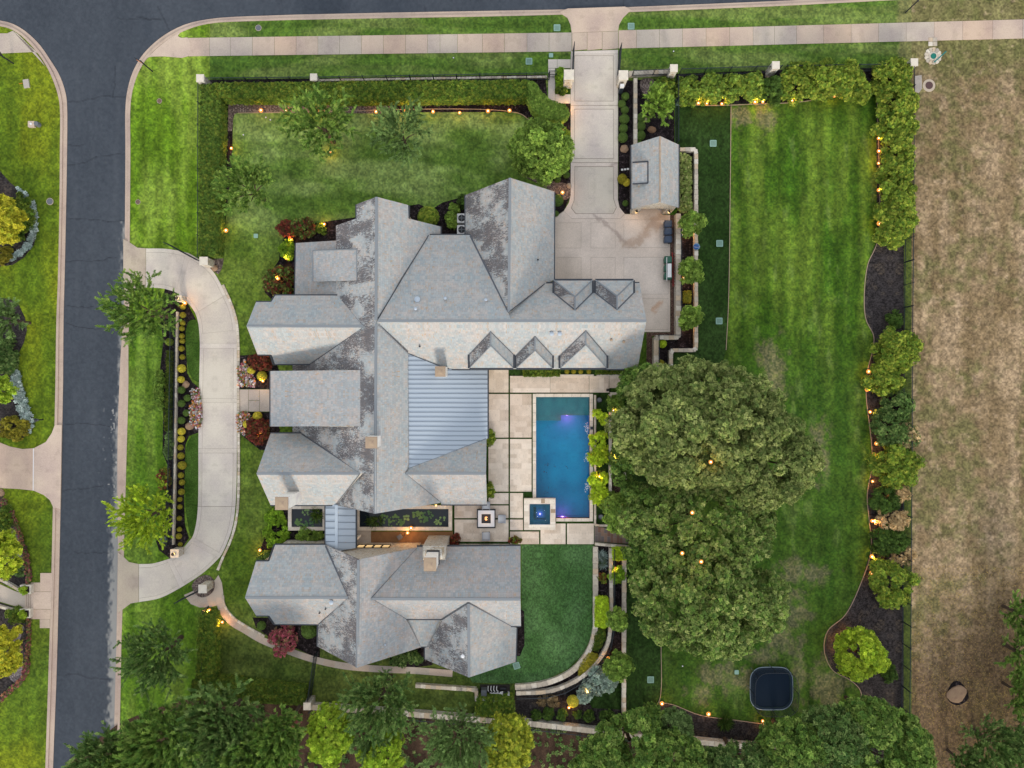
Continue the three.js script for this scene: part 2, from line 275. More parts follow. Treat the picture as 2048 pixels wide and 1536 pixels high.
// ---------------------------------------------------------------- ground, roads, pavements
const poolPx = [1072, 794, 1179, 1036], poolHole = rectPx(...poolPx);
const far = (l) => pix(l);
structure(mesh('terrain', prism([V(-400, 0, -400), V(400, 0, -400), V(400, 0, 400), V(-400, 0, 400)], -0.30, 0.2, [poolHole]), std({ map: rep(turfMap, 1 / 40), color: new THREE.Color(3.6, 2.1, 2.2), roughness: 1 })), 'dry grassland around the plot', 'ground');
const kerbRI = [2262, -36, 1600, -1, 1536, 2, 1240, 14, 1130, 18, 1024, 20, 512, 31, 420, 37, 370, 48, 330, 68, 300, 92, 280, 115, 264, 145, 254, 180, 250, 215, 250, 300, 249, 450, 248, 560, 246, 640, 241, 700, 238, 768, 235, 850, 234, 920, 234, 1000, 235, 1100, 234, 1160, 232, 1290, 229, 1400, 226, 1536, 220, 1900];
const kerbRO = [2262, -25, 1600, 10, 1536, 13, 1240, 25, 1130, 29, 1024, 32, 512, 42, 420, 47, 378, 58, 340, 77, 310, 100, 290, 122, 275, 150, 265, 183, 261, 215, 261, 300, 260, 450, 259, 560, 258, 640, 257, 700, 257, 768, 255, 850, 253, 920, 251, 1000, 249, 1060, 247, 1160, 243, 1290, 241, 1400, 238, 1536, 232, 1900];
const kerbLI = [-500, 30, 0, 40, 40, 55, 75, 85, 100, 120, 118, 150, 130, 185, 133, 210, 133, 300, 131, 420, 128, 560, 126, 640, 125, 768, 122, 920, 117, 1152, 112, 1350, 105, 1536, 95, 1900];
const kerbLO = [-500, 42, 0, 52, 35, 66, 66, 95, 90, 127, 106, 160, 116, 190, 120, 215, 120, 300, 119, 420, 116, 560, 113, 640, 111, 768, 108, 920, 103, 1152, 97, 1350, 91, 1536, 80, 1900];
const roadPts = [...pix([-500, -300, 2262, -300]), ...smooth(pix(kerbRI), false, 3), ...smooth(pix(kerbLI), false, 3).reverse()];
structure(mesh('road', prism(roadPts, -0.12, 0.1, [], 'plot'), M.asphalt), 'dark cracked asphalt street joining a cross street', 'road');
function kerbMesh(name, inner, outer, mat, label) {
  const I = smooth(pix(inner), false, 3), O = smooth(pix(outer), false, 3), g = structRoot(name, label, 'kerb');
  const n = I.length, step = Math.max(1, Math.round(n / 40));
  for (let i = 0; i + 1 < n; i += step) {
    const j = Math.min(n - 1, i + step), a = I.slice(i, j + 1), b = O.slice(i, j + 1);
    const mid = a.map((p, k) => p.clone().lerp(b[k], 0.62));
    mesh('gutter_pan', prism([...a, ...mid.slice().reverse()], -0.075, 0.14), mat, g);
    mesh('kerb_stone', prism([...mid, ...b.slice().reverse()], 0.03, 0.25), mat, g);
  }
}
kerbMesh('kerb', kerbRI, kerbRO, M.kerb, 'tan concrete kerb around the corner of the walled plot');
kerbMesh('kerb', kerbLI, kerbLO, M.kerb, 'tan concrete kerb edging the yellow green verge across the street');
const shrink = (pts) => pts;
structure(mesh('lawn', prism([...smooth(pix(kerbRO), false, 3), ...pix([2262, 1900])], 0, 0.28, [poolHole], 'plot'), M.lawn), 'mown green lawn around the house with a dry field beside it', 'lawn');
structure(mesh('lawn', prism([...smooth(pix(kerbLO), false, 3), ...pix([-500, 1900])], 0, 0.28, [], 'plot'), M.lawn), 'yellow green verge lawn across the street from the house', 'lawn');
const sheet = (name, list, y, mat, label, cat, holes, sm) => structure(mesh(name, prism(sm ? smooth(pix(list), true, 4) : pix(list), y, 0.03, holes || []), mat), label, cat);

// sidewalk along the north street, slab by slab
const sw = structRoot('sidewalk', 'pinkish concrete sidewalk of square slabs beside the north verge', 'sidewalk');
const swRow = (xs, t, b) => xs.slice(0, -1).forEach((x, i) => {
  const e = 0.25, x0 = x + e, x1 = xs[i + 1] - e;
  mesh('slab', prism(pix([x0, t(x0), x1, t(x1), x1, b(x1), x0, b(x0)]), 0.035, 0.05), M.walk[(i * 7 + (i * i) % 5) % 5], sw);
});
swRow([377, 419, 461, 505, 549, 592.5, 636, 679, 723, 767, 811, 855, 880, 915, 965, 1009, 1054, 1098, 1143.5], x => 76 - (x - 390) * 0.0142, x => 112.5 - (x - 390) * 0.0128);
swRow([1237, 1273, 1319, 1365, 1412, 1459, 1506, 1549, 1593, 1647, 1702, 1757, 1812, 1868, 1925, 1985, 2045, 2105, 2165, 2225], x => 61 - (x - 1240) * 0.0272, x => 97 - (x - 1240) * 0.0248);
mesh('slab', prism(smooth(pix([376.5, 76, 376.5, 112.5, 330, 113, 300, 114, 292, 118, 284, 128, 293, 119, 312, 99, 342, 76, 360, 66, 356, 72, 364, 76]), true, 3), 0.038, 0.05), M.walk[2], sw);
mesh('slab', prism(pix([-500, 68, 15, 67, 26, 62, 36, 68, 63, 95, 82, 119, 91, 133, 83, 115, 76, 106, 68, 104, 0, 107, -500, 108]), 0.038, 0.05), M.walk[3], sw);

// north driveway and the garage court
const drive = structRoot('driveway', 'pale concrete driveway running from the street to the garage court', 'driveway');
const framed = (outer, inner, mats, parent) => {
  const o = pix(outer), n = pix(inner), c = n.reduce((s, p) => s.add(p), V(0, 0, 0)).multiplyScalar(1 / n.length);
  const grow = n.map(p => p.clone().add(p.clone().sub(c).normalize().multiplyScalar(0.07)));
  mesh('border_slab', prism(o, 0.04, 0.05, [grow]), mats[0], parent); mesh('slab', prism(n, 0.041, 0.05), mats[1], parent);
};
mesh('joint_bed', prism(pix([1110, 434, 1128, 421, 1140, 404, 1142, 300, 1142, 103, 1236, 99, 1236, 400, 1240, 416, 1250, 428, 1340, 430, 1340, 664, 1110, 664]), 0.012, 0.04), M.joint, drive);
mesh('apron_slab', prism(pix([1120, 24, 1135, 17.5, 1250, 13.5, 1262, 20, 1257, 25, 1246, 36, 1238, 50, 1236.3, 62, 1188, 64, 1143.4, 66, 1141, 50, 1135, 36, 1124, 29]), 0.044, 0.1), M.walk[0], drive);
[[1144, 1174], [1174.6, 1204], [1204.6, 1236.3]].forEach(([a, b], i) => mesh('slab', prism(pix([a, 66.4 - (a - 1144) * 0.04, b, 66.4 - (b - 1144) * 0.04, b, 98.6 - (b - 1144) * 0.03 + 1, a, 101.6 - (a - 1144) * 0.03]), 0.042, 0.06), M.walk[[1, 0, 1][i]], drive));
mesh('slab', prism(pix([1142, 103, 1236, 100.5, 1236, 108, 1142, 108]), 0.042, 0.05), M.drive[2], drive);
framed([1141.5, 108.5, 1236, 108.5, 1236, 210.6, 1141.5, 210.6], [1149.5, 112, 1226.5, 112, 1226.5, 202, 1149.5, 202], [M.drive[0], M.drive[1]], drive);
framed([1141.5, 211.6, 1236, 211.6, 1236, 325, 1141.5, 325], [1149.5, 219, 1226.5, 219, 1226.5, 317, 1149.5, 317], [M.drive[0], M.drive[2]], drive);
framed([1141.5, 326, 1235.5, 326, 1235.5, 400, 1239, 415, 1249, 427.5, 1240, 437, 1143, 437, 1128, 422, 1138, 405, 1141.5, 390], [1149.5, 334, 1226.5, 334, 1226.5, 398, 1232, 415, 1226, 427, 1152, 427, 1143, 416, 1149, 400], [M.court[2], M.drive[1]], drive);
{
  const pans = [[1114, 446, 1162, 496], [1182, 446, 1230, 496], [1248, 440, 1336, 495], [1114, 515, 1162, 559], [1182, 515, 1230, 559], [1248, 515, 1336, 588], [1250, 597, 1336, 659]];
  const holes = pans.map(p => rectPx(p[0] - 0.45, p[1] - 0.45, p[2] + 0.45, p[3] + 0.45));
  mesh('border_slab', prism(pix([1110, 435, 1128, 422.6, 1143, 437.6, 1240, 437.6, 1249.5, 428.4, 1340, 430, 1340, 664, 1110, 664]), 0.04, 0.05, holes), M.court[0], drive);
  pans.forEach((p, i) => mesh('slab', prism(rectPx(...p), 0.041, 0.05), M.court[(i * 2 + 1) % 3], drive));
}
const pad = structRoot('landing', 'pale concrete landing beside the driveway gate pillar', 'paving');
[[1096.5, 119, 1114, 136.5], [1114.6, 119, 1141, 136.5], [1096.5, 137.2, 1110, 207], [1110.6, 189, 1141, 207]].forEach((p, i) => mesh('slab', prism(rectPx(...p), 0.04, 0.05), M.drive[i % 3], pad));

// crescent drive
const cres = structRoot('crescent_drive', 'pale concrete crescent driveway curving before the front door', 'driveway');
const pairs = [[292, 497, 292, 575], [372, 505, 352, 585], [382, 509, 358, 589], [452, 590, 391, 627], [473, 660, 399, 668], [474, 687, 400, 687], [474, 697, 400, 697], [474, 797, 398, 797], [474, 805, 398, 805], [474, 897, 397, 897], [474, 906, 397, 906], [471, 1013, 396, 1013], [444, 1108, 385, 1074], [438, 1116, 378, 1083], [370, 1170, 342, 1116], [360, 1176, 334, 1119], [278, 1204, 278, 1128]];
const extra = { 0: [[335, 498, 325, 577]], 2: [[424, 540, 378, 608]], 3: [[468, 628, 397, 648]], 11: [[463, 1062, 392, 1050]], 13: [[406, 1146, 362, 1101]], 15: [[320, 1196, 305, 1127]] };
{
  const all = [], at = []; pairs.forEach((p, i) => { at.push(all.length); all.push(p); (extra[i] || []).forEach(e => all.push(e)); });
  const Oc = new THREE.CatmullRomCurve3(all.map(p => G(p[0], p[1])), false, 'centripetal'), Ic = new THREE.CatmullRomCurve3(all.map(p => G(p[2], p[3])), false, 'centripetal');
  const n = all.length - 1, P = (u, s) => { const a = Oc.getPoint(u / n), b = Ic.getPoint(u / n); return a.lerp(b, s); };
  mesh('joint_bed', prism([...Array.from({ length: 91 }, (_, i) => P(i / 90 * n, 0)), ...Array.from({ length: 91 }, (_, i) => P((1 - i / 90) * n, 1))], 0.012, 0.04), M.joint, cres);
  for (let k = 0; k + 1 < at.length; k++) {
    const a = at[k] + 0.006, b = at[k + 1] - 0.006, wide = b - a > 1.5 || P(a, 0).distanceTo(P(b, 0)) > 2;
    for (const [s0, s1, m] of wide ? [[0, 0.094, 0], [0.1, 0.9, 1], [0.906, 1, 0]] : [[0, 1, 0]]) {
      const N = 12, o = []; for (let i = 0; i <= N; i++) o.push(P(a + (b - a) * i / N, s0)); for (let i = N; i >= 0; i--) o.push(P(a + (b - a) * i / N, s1));
      mesh(m ? 'slab' : 'border_slab', prism(o, 0.04, 0.05), M.drive[(k + m) % 3], cres);
    }
  }
}
mesh('apron_slab', prism(pix([247, 478, 261, 486, 275, 495.5, 291.6, 496.8, 291.6, 575, 275, 578, 261, 588, 247, 600]), 0.044, 0.1), M.apron, cres);
mesh('apron_slab', prism(pix([277.6, 1128, 277.6, 1204, 262, 1206.5, 236, 1226, 236, 1104, 246, 1112, 258, 1124]), 0.044, 0.1), M.apron, cres);
const fw = structRoot('front_walk', 'grey stone walk from the crescent drive to the front door', 'path');
[[479, 779, 497, 823], [497.6, 779, 519, 800.5], [497.6, 801.2, 519, 823], [519.6, 779, 548, 823]].forEach((p, i) => mesh('slab', prism(rectPx(...p), 0.04, 0.05), M.walk[3 - (i % 2) * 0], fw));
const sp = structRoot('garden_path', 'narrow pale concrete path curving behind the guest wing', 'path');
{
  const c = smooth(pix([440, 1186, 440, 1205, 447, 1225, 465, 1245, 490, 1260, 520, 1278, 560, 1295, 600, 1310, 640, 1322, 690, 1332, 760, 1338, 830, 1341, 905, 1347]), false, 6), n = 22;
  for (let i = 0; i < n; i++) { const a = Math.floor(i * (c.length - 1) / n), b = Math.floor((i + 1) * (c.length - 1) / n); mesh('slab', prism(ribbon(c.slice(a, b + 1), 0.74), 0.036, 0.05), M.walk[[3, 2, 3, 1][i % 4]], sp); }
  mesh('slab', prism(pix([368, 1190, 395, 1178, 430, 1160, 437, 1150, 444, 1165, 446.5, 1185, 446, 1205, 434, 1211, 420, 1214, 400, 1215, 382, 1208]), 0.034, 0.05), M.walk[3], sp);
}
// across the street
const wd = structRoot('driveway', 'pinkish concrete driveway opening onto the street across from the crescent', 'driveway');
mesh('slab', prism(pix([-500, 865, 0, 885, 20, 893, 45, 898, 66.6, 896.5, 66, 981, 40, 978, 0, 976, -500, 966]), 0.04, 0.06), M.walk[4], wd);
mesh('slab', prism(pix([68, 896.5, 92, 884, 104, 866, 110, 850, 124, 850, 121, 1018, 107, 1015, 100, 1000, 88, 990, 67.5, 981]), 0.041, 0.12), M.walk[2], wd);
mesh('expansion_strip', prism(pix([66.6, 896.6, 68, 896.5, 67.5, 981, 66, 981]), 0.038, 0.05), M.white, wd);
const wl = structRoot('landing', 'three tan slabs between the street kerb and garden steps', 'paving');
[[81, 1146, 105, 1183], [62, 1165, 81, 1183], [62, 1183.6, 103, 1218], [62, 1218.6, 101, 1238], [80, 1238.4, 100, 1256]].forEach((p, i) => mesh('slab', prism(rectPx(...p), 0.04, 0.05), M.walk[i % 3], wl));
const ww = structRoot('garden_walk', 'grey concrete garden walk curving up to three small steps', 'path');
mesh('slab', prism(pix([-400, 1120, 0, 1168, 30, 1182, 51, 1188, 51, 1216, 30, 1212, 0, 1203, -400, 1165]), 0.04, 0.05), M.walk[3], ww);
[0, 1, 2].forEach(i => mesh('step', prism(rectPx(51.4 + i * 3.6, 1188, 54.6 + i * 3.6, 1216), 0.12 - i * 0.025, 0.12), M.walk[1], ww));

// beds
const beds = [
  ['garden_bed', [404, 160, 700, 156, 1090, 149, 1096, 205, 1141, 207, 1141, 262, 1125, 252, 1085, 256, 1060, 240, 1035, 224, 470, 226, 466, 240, 464, 330, 452, 430, 446, 520, 404, 522], 'mulch', 'dark mulch bed under the clipped hedge around the north lawn'],
  ['garden_bed', [1045, 335, 1056, 338, 1080, 352, 1110, 350, 1130, 335, 1141, 326, 1141, 392, 1128, 421, 1109, 434, 1108, 378, 1075, 362], 'mulch', 'dark mulch bed between garage gable and driveway'],
  ['garden_bed', [1237, 160, 1266, 162, 1266, 427, 1250, 428, 1239, 415, 1236.5, 400], 'mulch', 'long dark mulch bed with ball shrubs beside the driveway'],
  ['garden_bed', [1270, 160, 1348, 158, 1349, 290, 1270, 292], 'mulch', 'dark mulch bed north of the slate cottage'],
  ['garden_bed', [1352, 148, 1560, 140, 1745, 136, 1750, 150, 1750, 186, 1670, 192, 1600, 203, 1520, 207, 1385, 209, 1352, 198], 'mulch', 'dark mulch bed under the shrubs of the northeast corner'],
  ['garden_bed', [1752, 138, 1808, 130, 1807, 1540, 1740, 1540, 1700, 1500, 1708, 1432, 1722, 1410, 1720, 1380, 1700, 1360, 1665, 1340, 1648, 1300, 1655, 1262, 1690, 1230, 1720, 1170, 1742, 1100, 1738, 1040, 1734, 990, 1744, 930, 1742, 880, 1732, 790, 1735, 740, 1745, 700, 1747, 672, 1732, 640, 1728, 600, 1735, 530, 1754, 480], 'oldMulch', 'long weathered mulch bed winding along the east fence'],
  ['garden_bed', [672, 440, 716, 434, 716, 470, 672, 500, 600, 520, 600, 605, 548, 604, 530, 585, 525, 560, 545, 540, 558, 520, 560, 500, 570, 470, 600, 450, 640, 445], 'mulch', 'dark mulch bed with lit shrubs at the northwest house corner'],
  ['garden_bed', [815, 412, 838, 408, 862, 420, 885, 405, 940, 390, 940, 480, 815, 480], 'mulch', 'dark mulch bed in the gap between the two north gables'],
  ['garden_bed', [470, 712, 545, 706, 560, 745, 545, 778, 478, 778], 'mulch', 'flower bed north of the front walk'],
  ['garden_bed', [476, 824, 548, 824, 560, 860, 545, 900, 520, 900, 476, 865], 'mulch', 'flower bed south of the front walk'],
  ['garden_bed', [330, 575, 350, 584, 375, 606, 392, 640, 378, 645, 374, 670, 374, 745, 385, 765, 398, 775, 398, 865, 378, 872, 371, 890, 368, 1000, 370, 1050, 378, 1076, 362, 1100, 340, 1117, 318, 1100, 312, 1082, 325, 1070, 335, 930, 325, 905, 328, 760, 320, 740, 327, 680, 320, 640], 'mulch', 'dark mulch bed with the row of ball shrubs inside the crescent'],
  ['garden_bed', [1190, 786, 1243, 786, 1246, 1056, 1190, 1056], 'brownGravel', 'strip of brown gravel and planting beside the pool terrace'],
  ['garden_bed', [1190, 1084, 1246, 1088, 1246, 1420, 1180, 1418, 1130, 1402, 1030, 1398, 1030, 1378, 1100, 1370, 1150, 1345, 1180, 1305, 1190, 1250], 'mulch', 'dark mulch terraces between the curved stone walls'],
  ['garden_bed', [1025, 1392, 1130, 1402, 1250, 1421, 1300, 1422, 1318, 1405, 1345, 1409, 1400, 1430, 1470, 1440, 1560, 1450, 1560, 1492, 1300, 1470, 1065, 1442, 1025, 1430], 'oldMulch', 'long mulch bed along the south stone wall'],
  ['garden_bed', [548, 1015, 660, 1010, 660, 1100, 600, 1100, 520, 1100, 530, 1075, 545, 1050], 'mulch', 'planted bed around the smaller lily pond'],
  ['garden_bed', [505, 1235, 640, 1235, 640, 1320, 600, 1300, 540, 1275, 512, 1255], 'mulch', 'dark mulch bed before the guest wing with a ball shrub'],
  ['garden_bed', [835, 1290, 865, 1290, 865, 1330, 830, 1335, 780, 1330, 780, 1305], 'mulch', 'shaded mulch bed between two guest wing gables'],
  ['garden_bed', [1036, 1215, 1048, 1222, 1049, 1290, 1040, 1312, 1030, 1312], 'mulch', 'narrow mulch bed at the east end of the guest wing'],
  ['garden_bed', [1354, 300, 1388, 300, 1388, 700, 1337, 700, 1337, 745, 1312, 745, 1312, 674, 1354, 674], 'mulch', 'raised mulch bed with young trees beside the garage court'],
  ['garden_bed', [-400, 340, 0, 342, 20, 365, 40, 380, 62, 400, 74, 425, 75, 455, 68, 490, 48, 515, 25, 530, 0, 533, -400, 530], 'oldMulch', 'rounded bed with a yellow tree across the street'],
  ['garden_bed', [-400, 600, 0, 596, 20, 598, 38, 610, 50, 635, 54, 660, 48, 685, 38, 705, 36, 740, 40, 780, 55, 810, 68, 840, 65, 860, 45, 877, 25, 880, 0, 870, -400, 850], 'oldMulch', 'wavy bed with silvery plants across the street'],
  ['garden_bed', [-400, 980, 0, 985, 12, 1000, 30, 1035, 48, 1080, 58, 1120, 62, 1150, 60, 1165, 40, 1180, 0, 1165, -400, 1120], 'oldMulch', 'flower edged bed north of the garden steps across the street'],
  ['garden_bed', [-400, 1200, 0, 1205, 55, 1222, 62, 1238, 60, 1300, 57, 1345, 42, 1370, 20, 1387, 0, 1405, -400, 1500], 'oldMulch', 'flower edged bed south of the garden steps across the street'],
];
beds.forEach((b, i) => sheet(b[0], b[1], 0.018 + (i % 5) * 0.0011, M[b[2]], b[3], 'garden bed'));
sheet('woodland_floor', [60, 1900, 140, 1520, 240, 1445, 290, 1425, 360, 1400, 420, 1402, 615, 1412, 800, 1424, 1065, 1444, 1300, 1472, 1560, 1494, 1640, 1460, 1700, 1436, 1800, 1470, 1830, 1900], 0.016, M.soil, 'brown leaf litter under the trees of the south border', 'ground');
sheet('gravel_strip', [457, 207, 786, 211, 786, 227.5, 476, 224, 467, 231, 464, 262, 456, 262], 0.026, M.gravel, 'pinkish gravel strip between hedge and north lawn', 'gravel');
sheet('gravel_strip', [1340.5, 430, 1349, 430, 1349, 672, 1304, 672, 1304, 745, 1293, 745, 1293, 664.5, 1340.5, 664.5], 0.022, M.brownGravel, 'brown gravel strip at the edge of the garage court', 'gravel');
sheet('gravel_strip', [12, 1060, 25, 1048, 38, 1070, 46, 1110, 48, 1142, 40, 1145, 25, 1125, 18, 1100], 0.03, M.greyGravel, 'pale grey gravel patch north of the garden steps', 'gravel', null, true);
sheet('gravel_strip', [48, 1252, 38, 1290, 45, 1320, 48, 1345, 30, 1365, 18, 1350, 30, 1310, 28, 1275], 0.03, M.greyGravel, 'pale grey gravel patch south of the garden steps', 'gravel', null, true);
sheet('gravel_strip', [1282, 160, 1305, 158, 1312, 178, 1296, 192, 1282, 180], 0.03, M.gravel, 'small pinkish gravel patch behind the driveway wall', 'gravel', null, true);
sheet('gravel_strip', [1040, 348, 1075, 358, 1141, 372, 1141, 392, 1130, 400, 1108, 384], 0.032, M.gravel, 'pebble strip along the garage gable', 'gravel', null, true);
sheet('gravel_strip', [402, 524, 440, 512, 447, 516, 437, 548, 425, 540], 0.03, M.gravel, 'pebble patch at the foot of the crescent gate pillar', 'gravel', null, true);
sheet('turf', [1350, 164, 1352, 199, 1385, 210, 1462, 209, 1460, 400, 1457, 600, 1452, 700, 1430, 780, 1340, 900, 1322, 1100, 1322, 1380, 1317, 1404, 1300, 1420, 1251, 1421, 1247, 1050, 1250, 800, 1310, 750, 1339, 748, 1339, 703, 1391, 703, 1391, 300, 1352, 300], 0.012, M.turf, 'dark green artificial turf strip east of the walls', 'turf');
sheet('turf', [1043, 1089, 1187, 1089, 1187, 1240, 1182, 1275, 1165, 1308, 1135, 1338, 1095, 1358, 1055, 1366, 1010, 1367, 945, 1365, 930, 1340, 1043, 1300], 0.013, M.turfPale, 'greyish green artificial turf south of the pool', 'turf');
sheet('turf', [1172, 1396, 1200, 1372, 1243, 1345, 1243, 1419, 1185, 1416], 0.027, M.turf, 'small patch of dark turf against the straight stone wall', 'turf');
sheet('crescent_lawn', [376, 645, 392, 640, 399, 668, 399.5, 740, 398, 764, 386, 758, 376, 735], 0.03, M.lawnB = std({ map: rep(turfMap, 1 / 9), color: new THREE.Color(1.5, 1.35, 0.75), roughness: 1 }), 'small lawn sliver at the north inside of the crescent', 'lawn', null, true);
sheet('crescent_lawn', [374, 890, 382, 875, 397, 868, 397, 1000, 393, 1048, 383, 1074, 376, 1050, 371, 1000], 0.03, M.lawnB, 'long lawn sliver at the south inside of the crescent', 'lawn', null, true);

// metal edging lines of the lawns
[[[1352, 199, 1385, 209.5, 1520, 208, 1600, 204, 1670, 193, 1750, 187], 'thin edging strip along the northeast shrub bed'], [[1754, 190, 1755, 480, 1735, 530, 1728, 600, 1732, 640, 1747, 672, 1745, 700, 1735, 740, 1732, 790, 1742, 880, 1744, 930, 1734, 990, 1738, 1040, 1742, 1100, 1720, 1170, 1690, 1230, 1655, 1262, 1648, 1300, 1665, 1340, 1700, 1360, 1720, 1380, 1722, 1410, 1708, 1432], 'thin edging strip winding along the east bed'], [[1462, 209, 1460, 400, 1457, 600, 1452, 700], 'thin edging strip between artificial turf and mown lawn'], [[1322, 1290, 1322, 1380, 1317, 1404, 1300, 1420], 'thin edging strip at the south end of the turf'], [[1317, 1404, 1345, 1409, 1400, 1430, 1470, 1440, 1545, 1450], 'thin edging strip before the south bed'], [[476, 226, 1035, 226, 1060, 241], 'thin edging strip between gravel and north lawn']].forEach(([l, t]) => tag(mesh('edging_strip', prism(ribbon(smooth(pix(l), false, 6), 0.07), 0.06, 0.08), M.copper), t, 'edging'));

// patio, pool and spa
sheet('patio_turf', [906, 738, 1222, 738, 1222, 1088, 906, 1088], 0.02, M.turf, 'strips of turf between the patio slabs', 'turf', [poolHole]);
const patio = structRoot('patio', 'travertine patio slabs around the pool', 'patio');
[[977, 740, 1017, 785], [1020, 752, 1100, 785], [1100.5, 752, 1178, 785], [1178.6, 752, 1218, 785], [1218.6, 744, 1262, 776], [977, 788, 1017, 875], [1020, 788, 1063, 875], [977, 878, 1017, 983], [1020, 878, 1063, 983], [977, 986, 1017, 1008], [909, 1011, 1017, 1036], [1020, 986, 1046, 1036], [909, 1039, 1017, 1083], [1020, 1039, 1046, 1060], [1020, 1063, 1078, 1088], [1081, 1047, 1131, 1088], [1134, 1047, 1187.5, 1088]].forEach((p, i) => mesh('slab', prism(rectPx(...p), 0.06, 0.07), M.trav[(i * 2 + (i >> 2)) % 3], patio));
mesh('step', prism(rectPx(1208, 752, 1216, 785), 0.085, 0.08), M.trav[1], patio);
mesh('planter_edge', prism(pix([1098, 749, 1187, 749, 1187, 752, 1098, 752]), 0.16, 0.2), M.cap[2], patio);
mesh('planter_edge', prism(pix([1193, 749, 1252, 749, 1262, 741, 1265, 744, 1254, 752, 1193, 752]), 0.16, 0.2), M.cap[2], patio);

const [qx0, qy0, qx1, qy1] = poolPx, p0 = G(qx0, qy0), p1 = G(qx1, qy1);
const pool = root('swimming_pool', 'rectangular blue swimming pool with a shallow ledge', 'pool', null, V(0, 0, 0));
M.plasterBlue = std({ color: alb(26, 142, 186, 1.3), roughness: 0.9, map: rep(concreteMap, 1 / 7) });
M.plasterPale = std({ color: alb(112, 138, 148, 1.0), roughness: 0.9, map: rep(concreteMap, 1 / 4) });
const water = (r, g, b) => new THREE.MeshPhysicalMaterial({ color: new THREE.Color(r, g, b), roughness: 0.05, transmission: 1, thickness: 0, ior: 1.33, bumpMap: rep(grainMap, 0.12), bumpScale: 0.05 });
M.water = water(0.46, 0.9, 0.95);
{
  const w = p1.x - p0.x, d = p1.z - p0.z, cx = (p0.x + p1.x) / 2, cz = (p0.z + p1.z) / 2, D = 1.7;
  mesh('basin_floor', box(w + 0.4, 0.2, d + 0.4, cx, -D - 0.1, cz), M.plasterBlue, pool);
  for (const s of [-1, 1]) { mesh('basin_wall', box(0.2, D, d + 0.4, cx + s * (w / 2 + 0.1), -D / 2, cz), M.plasterBlue, pool); mesh('basin_wall', box(w, D, 0.2, cx, -D / 2, cz + s * (d / 2 + 0.1)), M.plasterBlue, pool); }
  const lz = G(0, 831).z; mesh('sun_ledge', box(w - 0.02, D - 0.42, lz - p0.z, cx, -D + (D - 0.42) / 2, (p0.z + lz) / 2), M.plasterPale, pool);
  mesh('step', box(2.8, D - 0.75, 0.6, p0.x + 1.42, -D + (D - 0.75) / 2, lz + 0.3), M.plasterPale, pool);
  mesh('water_surface', new THREE.PlaneGeometry(w, d).rotateX(-Math.PI / 2).translate(cx, -0.09, cz), M.water, pool);
  for (const [x, z, dz, pw] of [[G(1135, 0).x, lz + 0.012, 1, 30], [G(1126, 0).x, p1.z - 0.012, -1, 15]]) {
    mesh('pool_light', new THREE.CylinderGeometry(0.12, 0.12, 0.02, 16).rotateX(Math.PI / 2).translate(x, -0.75, z), std({ color: 0x331133, emissive: new THREE.Color(1, 0.25, 0.95), emissiveIntensity: 5 }), pool);
    const l = new THREE.PointLight(new THREE.Color(1.0, 0.01, 0.05), pw, 0, 2); l.position.set(x, -0.78, z + dz * 0.22); l.castShadow = true; l.shadow.radius = 4; pool.add(l);
  }
  { const L = []; for (let i = 0; i < 34; i++) { const c = [[1094, 928], [1110, 932], [1132, 934], [1092, 946], [1092, 985], [1100, 975]][i % 6], q = G(c[0] + rr(-4, 4), c[1] + rr(-3, 3)); L.push(new THREE.CircleGeometry(rr(0.03, 0.075), 5).scale(1, 0.6, 1).rotateX(-Math.PI / 2).rotateY(rr(0, 6)).translate(q.x, -0.083, q.z)); } const lv = mesh('floating_leaves', merged(L), M.dark, pool); lv.userData.kind = 'stuff'; }
  // coping stones
  const cw = 6.5 / PPM;
  const run = (a, b, n) => { for (let i = 0; i < n; i++) { const u = a.clone().lerp(b, (i + 0.012) / n), v = a.clone().lerp(b, (i + 0.988) / n); mesh('coping_stone', bar(u, v, cw, 0.1), M.coping, pool); } };
  run(V(p0.x - cw / 2, 0.06, p0.z - cw), V(p0.x - cw / 2, 0.06, G(0, 997).z), 11); run(V(p1.x + cw / 2 + 0.01, 0.06, p0.z - cw), V(p1.x + cw / 2 + 0.01, 0.06, p1.z + cw), 14);
  run(V(p0.x, 0.061, p0.z - cw / 2), V(p1.x, 0.061, p0.z - cw / 2), 6); run(V(G(1112, 0).x, 0.061, p1.z + cw / 2), V(p1.x, 0.061, p1.z + cw / 2), 4);
}
M.foam = std({ color: alb(232, 240, 246), roughness: 0.6 });
[856, 914, 973].forEach(py => {
  const t = root('water_spout', 'white splash of water spilling from the planter wall into the pool', 'water spout', 'spouts along the pool edge', V(0, 0, 0)), a = G(1181, py), b = G(1174, py), L = [];
  mesh('spout_lip', box(0.3, 0.06, 0.34, a.x + 0.1, 0.16, a.z), M.gutter, t);
  mesh('water_sheet', tube([V(a.x, 0.17, a.z), V(a.x - 0.2, 0.13, a.z), V(b.x, -0.08, b.z)], 0.03, 10, 5), M.foam, t);
  for (let i = 0; i < 46; i++) { const q = rr(0, 6.28), r = 0.34 * Math.sqrt(rnd()) * (0.6 + rnd()); L.push(new THREE.IcosahedronGeometry(rr(0.015, 0.05), 0).scale(1, 0.35, 1).translate(b.x + r * Math.cos(q) * 0.7, -0.085, b.z + r * Math.sin(q) * 1.5)); }
  const f = mesh('splash', merged(L), M.foam, t); f.userData.kind = 'stuff';
});
const spa = root('spa_tub', 'raised square travertine spa at the pool corner', 'spa', null, V(0, 0, 0));
